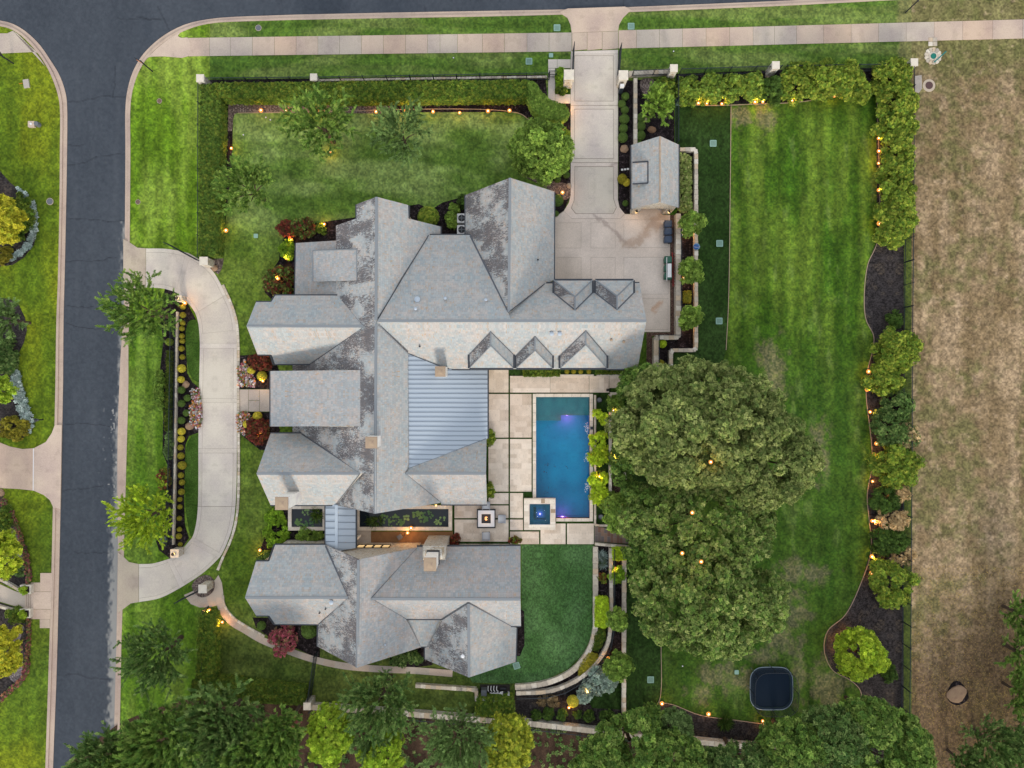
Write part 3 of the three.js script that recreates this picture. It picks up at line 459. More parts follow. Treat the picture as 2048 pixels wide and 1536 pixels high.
{
  const h = 0.45, o = rectPx(1048, 997, 1111, 1060, h), i = rectPx(1059, 1008, 1100.5, 1049.5, h);
  const gb = prism(o, h - 0.06, h + 0.06, [i]); mesh('spa_wall', gb, M.trav[0], spa);
  const c4 = [[1048, 997, 1111, 1008], [1048, 1049.5, 1111, 1060], [1048, 1008.4, 1059, 1049.1], [1100.5, 1008.4, 1111, 1049.1]];
  c4.forEach(c => mesh('coping_stone', prism(rectPx(...c, h), h, 0.06), M.coping, spa));
  mesh('spa_floor', prism(i, 0.02, 0.06), M.plasterPaleB = std({ color: alb(66, 96, 118), map: rep(concreteMap, 1 / 3) }), spa);
  mesh('seat_ledge', prism(i, 0.2, 0.16, [rectPx(1067, 1015, 1092, 1040, h)]), M.plasterPaleB, spa);
  mesh('water_surface', prism(i, h - 0.1, 0.002), M.water, spa);
  mesh('spillway', box(0.5, 0.03, 0.42, ...G(1106, 1022, h).toArray()), M.copper, spa); mesh('spillway', box(0.42, 0.03, 0.5, ...G(1086, 1002, h).toArray()), M.copper, spa);
  const c = G(1080, 1028, 0.1); mesh('spa_light', new THREE.CylinderGeometry(0.09, 0.09, 0.03, 14).translate(c.x, 0.05, c.z), std({ color: 0x331133, emissive: new THREE.Color(1, 0.25, 0.95), emissiveIntensity: 3 }), spa);
  const l = new THREE.PointLight(new THREE.Color(1.0, 0.2, 0.8), 1.1, 0, 2); l.position.set(c.x, 0.24, c.z); l.castShadow = true; spa.add(l);
}
// lily ponds
M.pondWater = new THREE.MeshPhysicalMaterial({ color: alb(36, 44, 52), roughness: 0.08, ior: 1.33 });
M.pad = [[96, 130, 66], [70, 110, 60], [120, 150, 90]].map(c => std({ color: alb(...c), roughness: 0.6 }));
function pond(x0, y0, x1, y1, label, clusters) {
  const t = root('lily_pond', label, 'pond', null, V(0, 0, 0)), h = 0.4, o = rectPx(x0, y0, x1, y1, h), i = rectPx(x0 + 7, y0 + 7, x1 - 7, y1 - 7, h);
  mesh('pond_wall', prism(o, h - 0.06, h, [i]), M.stone, t); mesh('pond_coping', prism(o, h, 0.058, [i]), M.coping, t);
  mesh('pond_water', prism(i, h - 0.12, 0.2), M.pondWater, t);
  clusters.forEach(([cx, cy, r, n], k) => { const L = []; for (let q = 0; q < n; q++) { const a = rr(0, 6.28), d = r * Math.sqrt(rnd()), p = G(cx + d * Math.cos(a) * 1.3, cy + d * Math.sin(a), h); L.push(new THREE.CircleGeometry(rr(0.07, 0.17), 7).rotateX(-Math.PI / 2 + rr(-0.1, 0.1)).rotateY(rr(0, 6)).translate(p.x, h - 0.105 + rnd() * 0.04, p.z)); }
    const m = mesh('lily_pads', merged(L), M.pad[k % 3], t); m.userData.kind = 'stuff'; });
}
pond(712, 1011, 904, 1061, 'long dark lily pond beside the patio slabs', [[782, 1040, 13, 26], [800, 1045, 8, 14], [812, 1036, 5, 8], [836, 1030, 9, 24], [855, 1032, 9, 20], [880, 1042, 9, 18], [768, 1032, 6, 10], [848, 1040, 6, 8]]);
pond(576, 1011, 652, 1061, 'small dark lily pond west of the breezeway', [[600, 1046, 8, 16], [620, 1046, 9, 16], [612, 1024, 7, 12]]);
tag(mesh('brick_terrace', prism(rectPx(742, 1063, 906, 1094), 0.05, 0.06), std({ map: rep(concreteMap, 1 / 2.5), color: alb(134, 100, 70, 1.3), roughness: 0.9 })), 'brown brick terrace between lily pond and guest wing', 'terrace', null, 'structure');

// brick walk beside the pool planter, brick by brick
const bw = structRoot('brick_walk', 'weathered brick walk crossing between the planted terraces', 'path');
mesh('mortar_bed', prism(pix([1189, 1053, 1222, 1056, 1264, 1064, 1264, 1088, 1189, 1083]), 0.03, 0.04), M.joint, bw);
M.brick = [[140, 122, 112], [126, 112, 106], [152, 124, 108], [134, 104, 90], [120, 110, 108]].map(c => std({ color: alb(...c), roughness: 1, bumpMap: rep(grainMap, 1), bumpScale: 0.01 }));
for (let c = 0; c < 12; c++) for (let r = 0; r < 2; r++) {
  const x0 = 1189.8 + c * 6.2, x1 = x0 + 5.6, t = x => x < 1222 ? 1053 + (x - 1189) * 0.09 : 1056 + (x - 1222) * 0.19, b = x => 1083 + (x - 1189) * 0.067;
  const L = (x, k) => t(x) + (b(x) - t(x)) * k, s = c % 2 ? 0.38 : 0.6, k0 = r ? s + 0.015 : 0.01, k1 = r ? 0.99 : s - 0.015;
  mesh('brick', prism(pix([x0, L(x0, k0), x1, L(x1, k0), x1, L(x1, k1), x0, L(x0, k1)]), 0.055 + 0.008 * rnd(), 0.04), M.brick[(c * 3 + r * 2 + (rnd() * 3 | 0)) % 5], bw);
}

// stone walls: a body and single cap stones
const unitBox = planar(new THREE.BoxGeometry(1, 1, 1));
function stoneWall(list, wpx, h, label, opt = {}) {
  const w = wpx / PPM, raw = pix(list, 0).map(p => p), pts = opt.smooth ? smooth(raw, false, 6) : raw;
  const t = root(opt.name || 'stone_wall', label, 'wall', opt.group, V(0, 0, 0));
  if (h > 0.12) { const bodies = []; for (let i = 0; i + 1 < pts.length; i++) bodies.push(bar(pts[i].clone().setY((h - 0.08) / 2), pts[i + 1].clone().setY((h - 0.08) / 2), w * 0.9, h - 0.08)); mesh('wall_body', merged(bodies), M.stone, t); }
  const cp = new THREE.CurvePath(); for (let i = 0; i + 1 < pts.length; i++) cp.add(new THREE.LineCurve3(pts[i], pts[i + 1]));
  const L = cp.getLength(), step = opt.step || 0.56, n = Math.round(L / step);
  for (let i = 0; i < n; i++) {
    const a = cp.getPointAt(i / n), b = cp.getPointAt(Math.min(1, (i + 1) / n)), c = a.clone().lerp(b, 0.5), m = mesh('cap_stone', unitBox, M.cap[(i * 5 + (rnd() * 6 | 0)) % 6], t);
    m.position.set(c.x, h - 0.04 + rr(0, 0.03), c.z); m.rotation.y = Math.atan2(b.x - a.x, b.z - a.z) + rr(-0.03, 0.03); m.scale.set(w * rr(0.94, 1.12), 0.12, a.distanceTo(b) - 0.025);
  }
  return t;
}
stoneWall([1352, 432, 1352, 676, 1308, 676, 1308, 742], 9, 1.1, 'stone retaining wall around the garage court corner');
stoneWall([1357, 303, 1389, 303, 1389, 701, 1339, 701, 1339, 748], 7, 0.7, 'pale capped wall holding the bed of young trees');
stoneWall([1269, 161, 1269, 292], 7, 0.6, 'low pale wall between driveway bed and cottage bed');
stoneWall([1219, 788, 1219, 1053], 5.5, 0.6, 'straight stone wall behind the pool planter');
stoneWall([1219, 787, 1264, 787], 5, 0.6, 'short stone wall at the north end of the pool planter');
stoneWall([1246, 846, 1249, 1000], 6, 0.5, 'short stone wall under the oak beside the pool terraces');
stoneWall([1189.5, 790, 1189.5, 1050, 1218, 1050], 4, 0.3, 'low travertine curb around the pool planter');
stoneWall([1189, 1086, 1262, 1093], 5, 0.5, 'stone wall along the brick walk');
stoneWall([1190, 1092, 1190, 1220, 1190, 1250, 1178, 1296, 1145, 1338, 1102, 1360, 1060, 1369, 1030, 1371], 10, 0.45, 'broad curved stone wall around the pool turf', { smooth: true, step: 0.6 });
stoneWall([1220, 1094, 1220, 1245, 1213, 1287, 1195, 1318, 1165, 1348, 1125, 1370, 1090, 1379, 1032, 1382], 7, 0.6, 'narrower curved stone wall outside the broad one', { smooth: true, step: 0.55 });
stoneWall([1247, 1092, 1246, 1420], 8, 0.6, 'long straight stone wall beside the dark turf strip');
stoneWall([618, 1407, 800, 1420, 1065, 1441, 1300, 1468, 1545, 1491], 10, 0.8, 'rough stone wall under the south fence');
stoneWall([832, 1368, 953, 1376, 954, 1398], 7, 0.5, 'stone wall around the pool equipment corner');
stoneWall([357, 624, 355, 770, 352, 960, 349, 1088], 3.4, 0.35, 'low stone footing of the crescent fence');
stoneWall([1256, 152, 1344, 147], 9, 0.6, 'stone wall between two north gate pillars');
stoneWall([640, 163, 880, 159, 1094, 156], 4, 0.3, 'low stone footing of the north fence');
stoneWall([446, 570, 462, 605, 473, 640, 477, 680, 477, 770, 477, 1000, 472, 1045, 462, 1080, 447, 1113, 436, 1140], 4.6, 0.1, 'white rubble edging along the crescent drive', { smooth: true, step: 0.42, name: 'stone_edging' });
stoneWall([446, 1190, 450, 1212, 470, 1237, 500, 1256, 530, 1272], 4.2, 0.1, 'white rubble edging along the garden path', { smooth: true, step: 0.42, name: 'stone_edging' });
stoneWall([-20, 1152, 10, 1160, 38, 1176, 48, 1181], 5, 0.35, 'low stone wall north of the garden walk across the street', { smooth: true });
stoneWall([-20, 1204, 20, 1216, 48, 1221], 5, 0.35, 'low stone wall south of the garden walk across the street', { smooth: true });

// ---------------------------------------------------------------- the house: every slope is a true plane
const plane = (h0, x0, z0, b, c) => ({ a: h0 - b * x0 - c * z0, b, c });
const hAt = (P, x, z) => P.a + P.b * x + P.c * z;
function onPlane(P, px, py) { const X = (px - 1024) / PPM, Z = (py - 768) / PPM, k = P.b * X + P.c * Z, h = (P.a + k) / (1 + k / H); return V(X * (1 - h / H), h, Z * (1 - h / H)); }
function slabGeo(pts, P, t = 0.16) {                        // pts on plane P -> a slab t thick, uv in metres along and up the slope
  const flat = pts.map(p => new THREE.Vector2(p.x, p.z)), ccw = THREE.ShapeUtils.isClockWise(flat); const q = ccw ? pts.slice() : pts.slice().reverse();
  const tri = THREE.ShapeUtils.triangulateShape(q.map(p => new THREE.Vector2(p.x, p.z)), []), pos = [], uv = [];
  const s = Math.hypot(P.b, P.c) || 1e-6, gx = P.b / s, gz = P.c / s, st = Math.sqrt(1 + s * s);
  const U = p => [p.x * -gz + p.z * gx, (p.x * gx + p.z * gz) * st];
  const push = (a, b, c) => { for (const p of [a, b, c]) { pos.push(p.x, p.y, p.z); uv.push(...U(p)); } };
  const low = p => V(p.x, p.y - t, p.z);
  for (const [i, j, k] of tri) { let a = q[i], b = q[j], c = q[k]; if (b.clone().sub(a).cross(c.clone().sub(a)).y < 0) [b, c] = [c, b]; push(a, b, c); push(low(a), low(c), low(b)); }
  for (let i = 0; i < q.length; i++) { const a = q[i], b = q[(i + 1) % q.length]; push(a, b, low(b)); push(a, low(b), low(a)); }
  const g = new THREE.BufferGeometry(); g.setAttribute('position', new THREE.Float32BufferAttribute(pos, 3)); g.setAttribute('uv', new THREE.Float32BufferAttribute(uv, 2)); g.computeVertexNormals(); return g;
}
const slope = (parent, P, list, mat, name = 'roof_slope', t) => { const pts = []; for (let i = 0; i < list.length; i += 2) pts.push(onPlane(P, list[i], list[i + 1])); return mesh(name, slabGeo(pts, P, t), mat, parent); };
const ridgeCap = (parent, P, l, name = 'ridge_cap', mat = M.ridge, w = 0.26, h = 0.1) => mesh(name, bar(onPlane(P, l[0], l[1]), onPlane(P, l[2], l[3]), w, h), mat, parent);
const gut = (parent, P, l) => { for (let i = 0; i + 3 < l.length; i += 2) { const a = onPlane(P, l[i], l[i + 1]), b = onPlane(P, l[i + 2], l[i + 3]); a.y -= 0.1; b.y -= 0.1; mesh('gutter', bar(a, b, 0.24, 0.2), M.gutter, parent); } };
function body(parent, axis, lo, hi, cross, hs, mat = M.stone, name = 'wall') {      // a walled volume with a gabled top: cross-section points and heights, swept along axis
  const s = new THREE.Shape(); s.moveTo(cross[0], -0.25); cross.forEach((c, i) => s.lineTo(c, hs[i])); s.lineTo(cross[cross.length - 1], -0.25);
  const g = new THREE.ExtrudeGeometry(s, { depth: hi - lo, bevelEnabled: false });
  if (axis === 'z') g.translate(0, 0, lo); else { g.rotateY(Math.PI / 2); g.scale(1, 1, -1); g.translate(lo, 0, 0); const ix = g.attributes.position; for (let i = 0; i < ix.count; i += 3) { const t = [ix.getX(i + 1), ix.getY(i + 1), ix.getZ(i + 1)]; ix.setXYZ(i + 1, ix.getX(i + 2), ix.getY(i + 2), ix.getZ(i + 2)); ix.setXYZ(i + 2, ...t); } g.computeVertexNormals(); }
  return mesh(name, planar(g), mat, parent);
}
const house = root('main_house', 'large stone house with grey slate gables and a metal roof panel', 'house', null, V(0, 0, 0));
const xr = -13.28, zr = -6.17;
const R1W = plane(9.3, xr, 0, 0.68, 0), R1S = plane(9.3, xr, 0, 1.0, 0), R1E = plane(9.3, xr, 0, -1.0, 0);
const R2N = plane(9.3, 0, zr, 0, 0.5), R2NE = plane(9.3, 0, zr, 0, 1.04), R2S = plane(9.3, 0, zr, 0, -1.0);
const R3W = plane(8.9, -0.3, 0, 1.07, 0), R3E = plane(8.9, -0.3, 0, -1.07, 0);
const W1N = plane(8.35, 0, -5.69, 0, 0.64), W1S = plane(8.35, 0, -5.69, 0, -1.26);
const W2N = plane(8.05, 0, 8.89, 0, 1.35), W2S = plane(8.05, 0, 8.89, 0, -1.02);
const E1N = plane(6.8, 0, 9.05, 0, 1.1), E1S = plane(6.8, 0, 9.05, 0, -0.95);
const LOW = plane(6.0, -18.0, 0, 0.55, 0), ENT = plane(8.1, -15.0, 0, 0.263, 0), SHD = plane(7.8, -15.5, 0, 0.44, 0), MET = plane(6.35, -10.55, 0, -0.39, 0);

slope(house, R1W, [753, 393.5, 713, 408.5, 713, 437, 672, 451, 672, 592, 610, 600, 585, 728, 585, 870, 620, 948, 720.7, 946.7, 751, 948], M.stained);
slope(house, R1S, [751, 948, 716, 947, 671, 1010, 749.5, 1027.5], M.stained);
slope(house, R1E, [753, 393.5, 816, 410, 817, 437, 881, 453, 881, 474, 857, 470, 800, 560, 755, 640, 770, 665, 816, 708, 817, 936, 809, 946, 882, 1005.5, 749.5, 1027.5], M.slate);
slope(house, LOW, [674, 481, 592, 486, 590, 593, 690, 593, 690, 481], M.slatePink);
slope(house, R2N, [755, 641.5, 857, 470, 941, 470, 1017, 625, 1022, 641.5], M.slate);
slope(house, R2NE, [1015, 641.5, 1017, 625, 1090, 567, 1279, 566, 1293, 641.5], M.slate);
slope(house, R2S, [755, 641.5, 1293, 641.5, 1275, 738, 893, 738, 874, 731, 816, 708, 755, 650], M.slate);
slope(house, R3W, [1020, 355.5, 931, 390, 931, 470, 941, 470, 1017, 625], M.stained);
slope(house, R3E, [1020, 355.5, 1109, 383, 1108, 560, 1090, 567, 1017, 625], M.slate);
slope(house, W1N, [493, 652, 512, 604, 541, 604, 549, 591, 678, 591, 729, 653], M.slate);
slope(house, W1S, [493, 652, 515, 709, 541, 709, 547, 728, 620, 727.5, 729, 653], M.slate);
slope(house, W2N, [513, 947, 541, 867, 602, 867, 721, 946.8], M.slate);
slope(house, W2S, [513, 947, 541, 1010, 673, 1010, 721, 946.8], M.slate);
slope(house, E1N, [809, 946.7, 818, 936, 973, 877, 972, 947], M.slate);
slope(house, E1S, [809, 946.7, 972, 947, 974, 1009, 882, 1009, 882, 1005.5], M.slatePink);
slope(house, ENT, [541, 742, 722, 740, 722, 852, 541, 853], M.slatePink, 'porch_roof');
slope(house, SHD, [625.7, 501, 713.5, 498.5, 713.5, 560.5, 625.7, 563], M.slatePink, 'dormer_roof');
for (const l of [[625.7, 501, 713.5, 498.5], [713.5, 498.5, 713.5, 560.5], [625.7, 563, 625.7, 501]]) ridgeCap(house, SHD, l, 'roof_edge', M.valley, 0.1, 0.1);
ridgeCap(house, R1W, [753, 394, 752, 640]); ridgeCap(house, R1W, [752, 648, 750, 1027]); ridgeCap(house, R2S, [756, 641.5, 1292, 641.5]); ridgeCap(house, R3W, [1020, 356, 1017.5, 624]);
ridgeCap(house, W1N, [494, 652, 727, 652.6]); ridgeCap(house, W2N, [514, 947, 719, 946.8]); ridgeCap(house, E1N, [811, 946.7, 971, 947]);
M.valley = std({ color: alb(96, 100, 108), roughness: 0.5, metalness: 0.3 });
[[R1E, [756, 637, 857, 471]], [R2N, [940, 471, 1016.5, 624]], [R3E, [1018, 624, 1089, 568]], [R1E, [757, 651, 816, 708]], [R2S, [816, 708, 892, 737]], [E1N, [818, 936, 972, 878]], [W1N, [678, 592, 728, 652]], [W1S, [621, 727, 728, 654]], [W2N, [603, 868, 720, 946]], [W2S, [672, 1009, 720, 947.5]], [E1S, [810, 947, 881, 1005]]].forEach(([P, l]) => ridgeCap(house, P, l, 'valley_flashing', M.valley, 0.16, 0.05));
gut(house, R2N, [857, 470, 941, 470]); gut(house, R3W, [931, 391, 931, 470]); gut(house, R3E, [1108.5, 384, 1108, 560]); gut(house, R2NE, [1090, 566, 1110, 566]); gut(house, R2NE, [1265, 566, 1279, 566]); gut(house, R2S, [893, 738, 940, 738]); gut(house, R2S, [1212, 738, 1275, 738]);
gut(house, W1N, [549, 591, 678, 591]); gut(house, W1N, [512, 604, 541, 604, 549, 591]); gut(house, W1S, [515, 709, 541, 709, 547, 728, 620, 728]); gut(house, W2N, [541, 867, 602, 867]); gut(house, W2S, [541, 1010, 673, 1010]); gut(house, E1S, [882, 1009, 974, 1009]); gut(house, R1W, [713, 409, 713, 437]); gut(house, LOW, [592, 486, 590, 593]); gut(house, R1E, [817, 411, 817, 437]); gut(house, R1E, [881, 453, 881, 472]); gut(house, ENT, [541, 742, 541, 853]);
// walls under the slopes
const q = (P, x, z = 0) => hAt(P, x, z) - 0.3;
body(house, 'z', -17.9, -16.2, [-15.4, xr, -10.9], [q(R1W, -15.4), 8.95, q(R1E, -10.9)]);
body(house, 'z', -16.2, 12.2, [-18.0, xr, -8.0], [q(R1S, -18.0), 8.95, q(R1E, -8.0)]);
body(house, 'z', -14.7, -9.3, [-22.7, -17.9], [q(LOW, -22.7), q(LOW, -17.9)]);
body(house, 'z', -2.0, 5.4, [-22.6, -17.9], [q(R1W, -22.6), q(R1W, -17.9)]);
body(house, 'x', -24.1, -14, [-8.5, -5.69, -2.5], [q(W1N, 0, -8.5), 8.0, q(W1S, 0, -2.5)]);
body(house, 'x', -25.7, -24.1, [-7.9, -5.69, -3.5], [q(W1N, 0, -7.9), 8.0, q(W1S, 0, -3.5)]);
body(house, 'x', -24.9, -14, [5.6, 8.89, 12.3], [q(W2N, 0, 5.6), 7.7, q(W2S, 0, 12.3)]);
body(house, 'z', -1.1, 4.3, [-24.5, -15.2], [q(ENT, -24.5), q(ENT, -15.2)]);
body(house, 'z', -13.5, -10.6, [-20.2, -15.8], [q(SHD, -20.2), q(SHD, -15.8)], M.plaster, 'dormer_wall');
body(house, 'x', -13, 12.8, [-9.9, zr, -1.9], [q(R2NE, 0, -9.9), 8.9, q(R2S, 0, -1.9)]);
body(house, 'x', -8.4, -4.4, [-15.2, -9.9], [q(R2N, 0, -15.2), q(R2N, 0, -9.9)]);
body(house, 'z', -19.8, -6.5, [-4.7, -0.3, 4.2], [q(R3W, -4.7), 8.5, q(R3E, 4.2)]);
body(house, 'x', -10, -3.0, [6.2, 9.05, 12.4], [q(E1N, 0, 6.2), 6.4, q(E1S, 0, 12.4)]);
body(house, 'z', -2.2, 6.3, [-10.4, -3.0], [q(MET, -10.4), q(MET, -3.0)]);
// standing-seam roof, panel by panel
function clipY(poly, y, keepBelow) { const o = []; for (let i = 0; i < poly.length; i++) { const a = poly[i], b = poly[(i + 1) % poly.length], ia = keepBelow ? a[1] >= y : a[1] <= y, ib = keepBelow ? b[1] >= y : b[1] <= y; if (ia) o.push(a); if (ia !== ib) { const t = (y - a[1]) / (b[1] - a[1]); o.push([a[0] + (b[0] - a[0]) * t, y]); } } return o; }
function seamRoof(parent, P, poly, y0, dy) {
  const ys = poly.map(p => p[1]), lo = Math.min(...ys), hi = Math.max(...ys);
  for (let y = y0; y < hi; y += dy) {
    const c = clipY(clipY(poly, Math.max(lo, y), true), Math.min(hi, y + dy), false); if (c.length < 3) continue;
    slope(parent, P, c.flat(), M.metalRoof, 'metal_panel', 0.08);
    const top = clipY(poly, y, true).filter(p => Math.abs(p[1] - y) < 1e-6); if (top.length >= 2) { const a = onPlane(P, ...top[0]), b = onPlane(P, ...top[1]); a.y += 0.03; b.y += 0.03; mesh('seam', bar(a, b, 0.04, 0.09), M.seam, parent); }
  }
}
seamRoof(house, MET, [[816.5, 708], [893, 738], [975, 738], [975, 877], [818, 936]], 703.4, 9.35);
gut(house, MET, [975.5, 738, 975.5, 877]);
// hipped dormers
function dormer(parent, P, dir, l, r, front, sideEnd, apexY, ridgeY, ridgeX) {
  const e1 = onPlane(P, l, sideEnd), eave = e1.y, rp = onPlane(P, ridgeX, ridgeY), Rh = rp.y, L = G(l, front, eave), Rr = G(r, front, eave), A = G(ridgeX, apexY, Rh);
  const ls = V(L.x, eave, e1.z), rs = V(Rr.x, eave, e1.z), rg = V(rp.x, Rh, rp.z); A.x = rp.x;
  const bl = (Rh - eave) / (A.x - L.x), br = (Rh - eave) / (Rr.x - A.x), bf = (Rh - eave) / Math.abs(A.z - L.z) * dir;
  const tri = (pts, Pl, m) => mesh('dormer_slope', slabGeo(pts, Pl, 0.1), m, parent);
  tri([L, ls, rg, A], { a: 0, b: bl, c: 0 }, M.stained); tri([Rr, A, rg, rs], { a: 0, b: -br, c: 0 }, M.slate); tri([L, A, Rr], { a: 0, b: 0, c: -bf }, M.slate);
  const lift = v => v.clone().setY(v.y + 0.03); for (const [a, b, n, m] of [[L, A, 'hip_cap', M.ridge], [Rr, A, 'hip_cap', M.ridge], [A, rg, 'ridge_cap', M.ridge], [ls, rg, 'valley_flashing', M.valley], [rs, rg, 'valley_flashing', M.valley]]) mesh(n, bar(lift(a), lift(b), 0.14, 0.06), m, parent);
  const z0 = Math.min(L.z, ls.z), z1 = Math.max(L.z, ls.z) + 0; body(parent, 'z', dir > 0 ? z0 : z0 + 0.25, dir > 0 ? z1 - 0.25 : z1, [L.x + 0.22, Rr.x - 0.22], [eave - 0.05, eave - 0.05], M.stone, 'dormer_wall');
  for (const [a, b] of [[L, ls], [Rr, rs], [L, Rr]]) mesh('gutter', bar(a.clone().setY(eave - 0.06), b.clone().setY(eave - 0.06), 0.3, 0.2), M.gutter, parent);
}
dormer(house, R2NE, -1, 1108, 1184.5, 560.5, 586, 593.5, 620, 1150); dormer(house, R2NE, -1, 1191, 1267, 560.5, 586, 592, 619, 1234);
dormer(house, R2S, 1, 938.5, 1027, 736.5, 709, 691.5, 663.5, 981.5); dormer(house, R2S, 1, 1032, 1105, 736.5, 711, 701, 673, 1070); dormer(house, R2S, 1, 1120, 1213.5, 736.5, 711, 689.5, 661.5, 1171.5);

// guest wing
const guest = root('guest_wing', 'slate roofed guest wing with a stone gable facing the lily pond', 'house', null, V(0, 0, 0));
const xg = -15.4, GW = plane(7.6, xg, 0, 0.85, 0), GE = plane(7.6, xg, 0, -0.85, 0), GWN = plane(6.5, 0, 21.67, 0, 0.5), GWS = plane(6.5, 0, 21.67, 0, -0.85), GEN = plane(6.6, 0, 21.7, 0, 0.84), GES = plane(6.6, 0, 21.7, 0, -0.86), GRW = plane(6.15, -4.45, 0, 0.71, 0), GRE = plane(6.15, -4.45, 0, -0.71, 0), GP = plane(3.6, 0, 24.9, 0, -0.26);
slope(guest, GW, [717, 1119, 649, 1089, 655, 1110, 697, 1195, 637, 1248, 635, 1293, 714, 1335.7], M.stained);
slope(guest, GE, [717, 1119, 834, 1095, 742, 1197, 812, 1238, 842, 1294.5, 714, 1335.7], M.slatePink);
slope(guest, GWN, [490, 1195, 512, 1123, 537, 1123, 549, 1090, 650, 1090, 698, 1195], M.slate);
slope(guest, GWS, [490, 1195, 512, 1231, 536, 1231, 548, 1248, 637, 1248.5, 698, 1195], M.slatePink);
slope(guest, GEN, [741, 1197.5, 834, 1094, 1041, 1092, 1041, 1198.5], M.slatePink);
slope(guest, GES, [741, 1197.5, 1041, 1198.5, 1042, 1252, 1018, 1252, 937, 1206, 884, 1238, 812, 1238], M.slatePink);
slope(guest, GRW, [937, 1206.5, 884, 1240, 856, 1293, 850, 1294, 850, 1319, 938, 1355], M.stained);
slope(guest, GRE, [937, 1206.5, 1024, 1253, 1033, 1256, 1031, 1324, 938, 1355], M.slate);
slope(guest, GP, [811, 1238.5, 885, 1238.5, 858, 1293, 840, 1293], M.slate, 'porch_roof');
ridgeCap(guest, GW, [717, 1120, 714, 1335]); ridgeCap(guest, GWN, [491, 1195, 696, 1195]); ridgeCap(guest, GEN, [743, 1197.6, 1040, 1198.5]); ridgeCap(guest, GRW, [937, 1207, 938, 1354]);
[[GWN, [651, 1092, 697, 1194]], [GWS, [637, 1248, 697, 1196]], [GEN, [742, 1197, 833, 1096]], [GES, [743, 1198, 812, 1238]], [GRW, [937, 1207, 884, 1240]], [GRE, [937, 1207, 1022, 1252]]].forEach(([P, l]) => ridgeCap(guest, P, l, 'valley_flashing', M.valley, 0.15, 0.05));
gut(guest, GWN, [512, 1123, 537, 1123, 549, 1090, 650, 1090]); gut(guest, GWS, [512, 1231, 536, 1231, 548, 1248, 637, 1248.5]); gut(guest, GW, [636, 1249, 635, 1293]); gut(guest, GEN, [834, 1093, 1041, 1092]); gut(guest, GES, [812, 1238, 884, 1238]); gut(guest, GES, [1018, 1252, 1042, 1252]); gut(guest, GRW, [850, 1294, 850, 1319]); gut(guest, GRE, [1033, 1256, 1031, 1324]); gut(guest, GP, [840, 1293, 858, 1293]);
const zN = 17.62;
body(guest, 'z', zN, 28.0, [-19.8, xg, -10.1], [q(GW, -19.8), 7.3, q(GE, -10.1)]);
body(guest, 'x', -24.9, -18, [17.3, 21.67, 25.2], [q(GWN, 0, 17.3), 6.2, q(GWS, 0, 25.2)]);
body(guest, 'x', -26.7, -24.9, [19.0, 21.67, 24.1], [q(GWN, 0, 19.0), 6.2, q(GWS, 0, 24.1)]);
body(guest, 'x', -13, 0.4, [17.75, 21.7, 25.4], [q(GEN, 0, 17.75), 6.3, q(GES, 0, 25.4)]);
body(guest, 'z', 24.5, 29.6, [-8.8, -4.45, 0.1], [q(GRW, -8.8), 5.8, q(GRE, 0.1)]);
for (const px of [722, 738.5, 755.5, 772]) {                 // lit windows of the north gable
  const c = G(px, 1092, 1.9), w = 0.72, t = mesh('window', merged([box(w + 0.16, 0.1, 0.1, c.x, 2.55, zN - 0.03), box(w + 0.16, 0.1, 0.12, c.x, 1.3, zN - 0.03), box(0.08, 1.2, 0.1, c.x - w / 2 - 0.04, 1.9, zN - 0.03), box(0.08, 1.2, 0.1, c.x + w / 2 + 0.04, 1.9, zN - 0.03), box(w, 0.04, 0.08, c.x, 1.93, zN - 0.03)]), M.dark, guest);
  mesh('pane', box(w, 1.16, 0.03, c.x, 1.92, zN - 0.02), M.litPane, t);
}
// breezeway
const bz = root('breezeway', 'grey standing seam metal roof linking house and guest wing', 'breezeway', null, V(0, 0, 0));
const BW = plane(4.4, -18.37, 0, 0.5, 0), BE = plane(4.4, -18.37, 0, -0.5, 0);
seamRoof(bz, BW, [[651, 1009], [673, 1009], [673, 1103], [651, 1090]], 1003, 13.3); seamRoof(bz, BE, [[673, 1009], [711, 1009], [711, 1096], [673, 1103]], 1005, 13.3);
ridgeCap(bz, BW, [673, 1010, 673, 1103], 'ridge_cap', M.metalRoof, 0.3, 0.12); gut(bz, BW, [651, 1009, 651, 1090]); gut(bz, BE, [711.5, 1009, 711.5, 1096]);
for (const [x, y] of [[656, 1016], [656, 1084], [706, 1016], [706, 1084]]) { const p = G(x, y, 3.3); mesh('post', box(0.28, 3.4, 0.28, p.x, 1.7, p.z), M.plaster, bz); }
mesh('paving', prism(rectPx(655, 1012, 742, 1094), 0.045, 0.05), M.walk[3], bz);

// cottage
const cot = root('cottage', 'small slate roofed garage cottage with a shed dormer beside the driveway', 'cottage', null, V(0, 0, 0));
const xc = 15.28, CW = plane(5.4, xc, 0, 1.0, 0), CE = plane(5.4, xc, 0, -1.0, 0), CD = plane(4.35, 14.2, 0, 0.28, 0);
slope(cot, CW, [1320, 272, 1263, 290, 1263, 418, 1320, 404], M.slate); slope(cot, CE, [1320, 272, 1357, 289, 1357, 415, 1320, 404], M.slate); slope(cot, CD, [1265, 325, 1296, 323, 1296, 366, 1265, 368], M.slatePink, 'dormer_roof');
for (const l of [[1265, 325, 1296, 323], [1296, 323, 1296, 366], [1296, 366, 1265, 368]]) ridgeCap(cot, CD, l, 'roof_edge', M.gutter, 0.14, 0.1);
ridgeCap(cot, CW, [1320, 273, 1320, 404], 'ridge_cap', M.copper, 0.14, 0.08); gut(cot, CW, [1263, 290, 1263, 418]); gut(cot, CE, [1357, 289, 1357, 415]);
body(cot, 'z', -25.3, -19.6, [13.1, xc, 17.5], [q(CW, 13.1), 5.05, q(CE, 17.5)]);
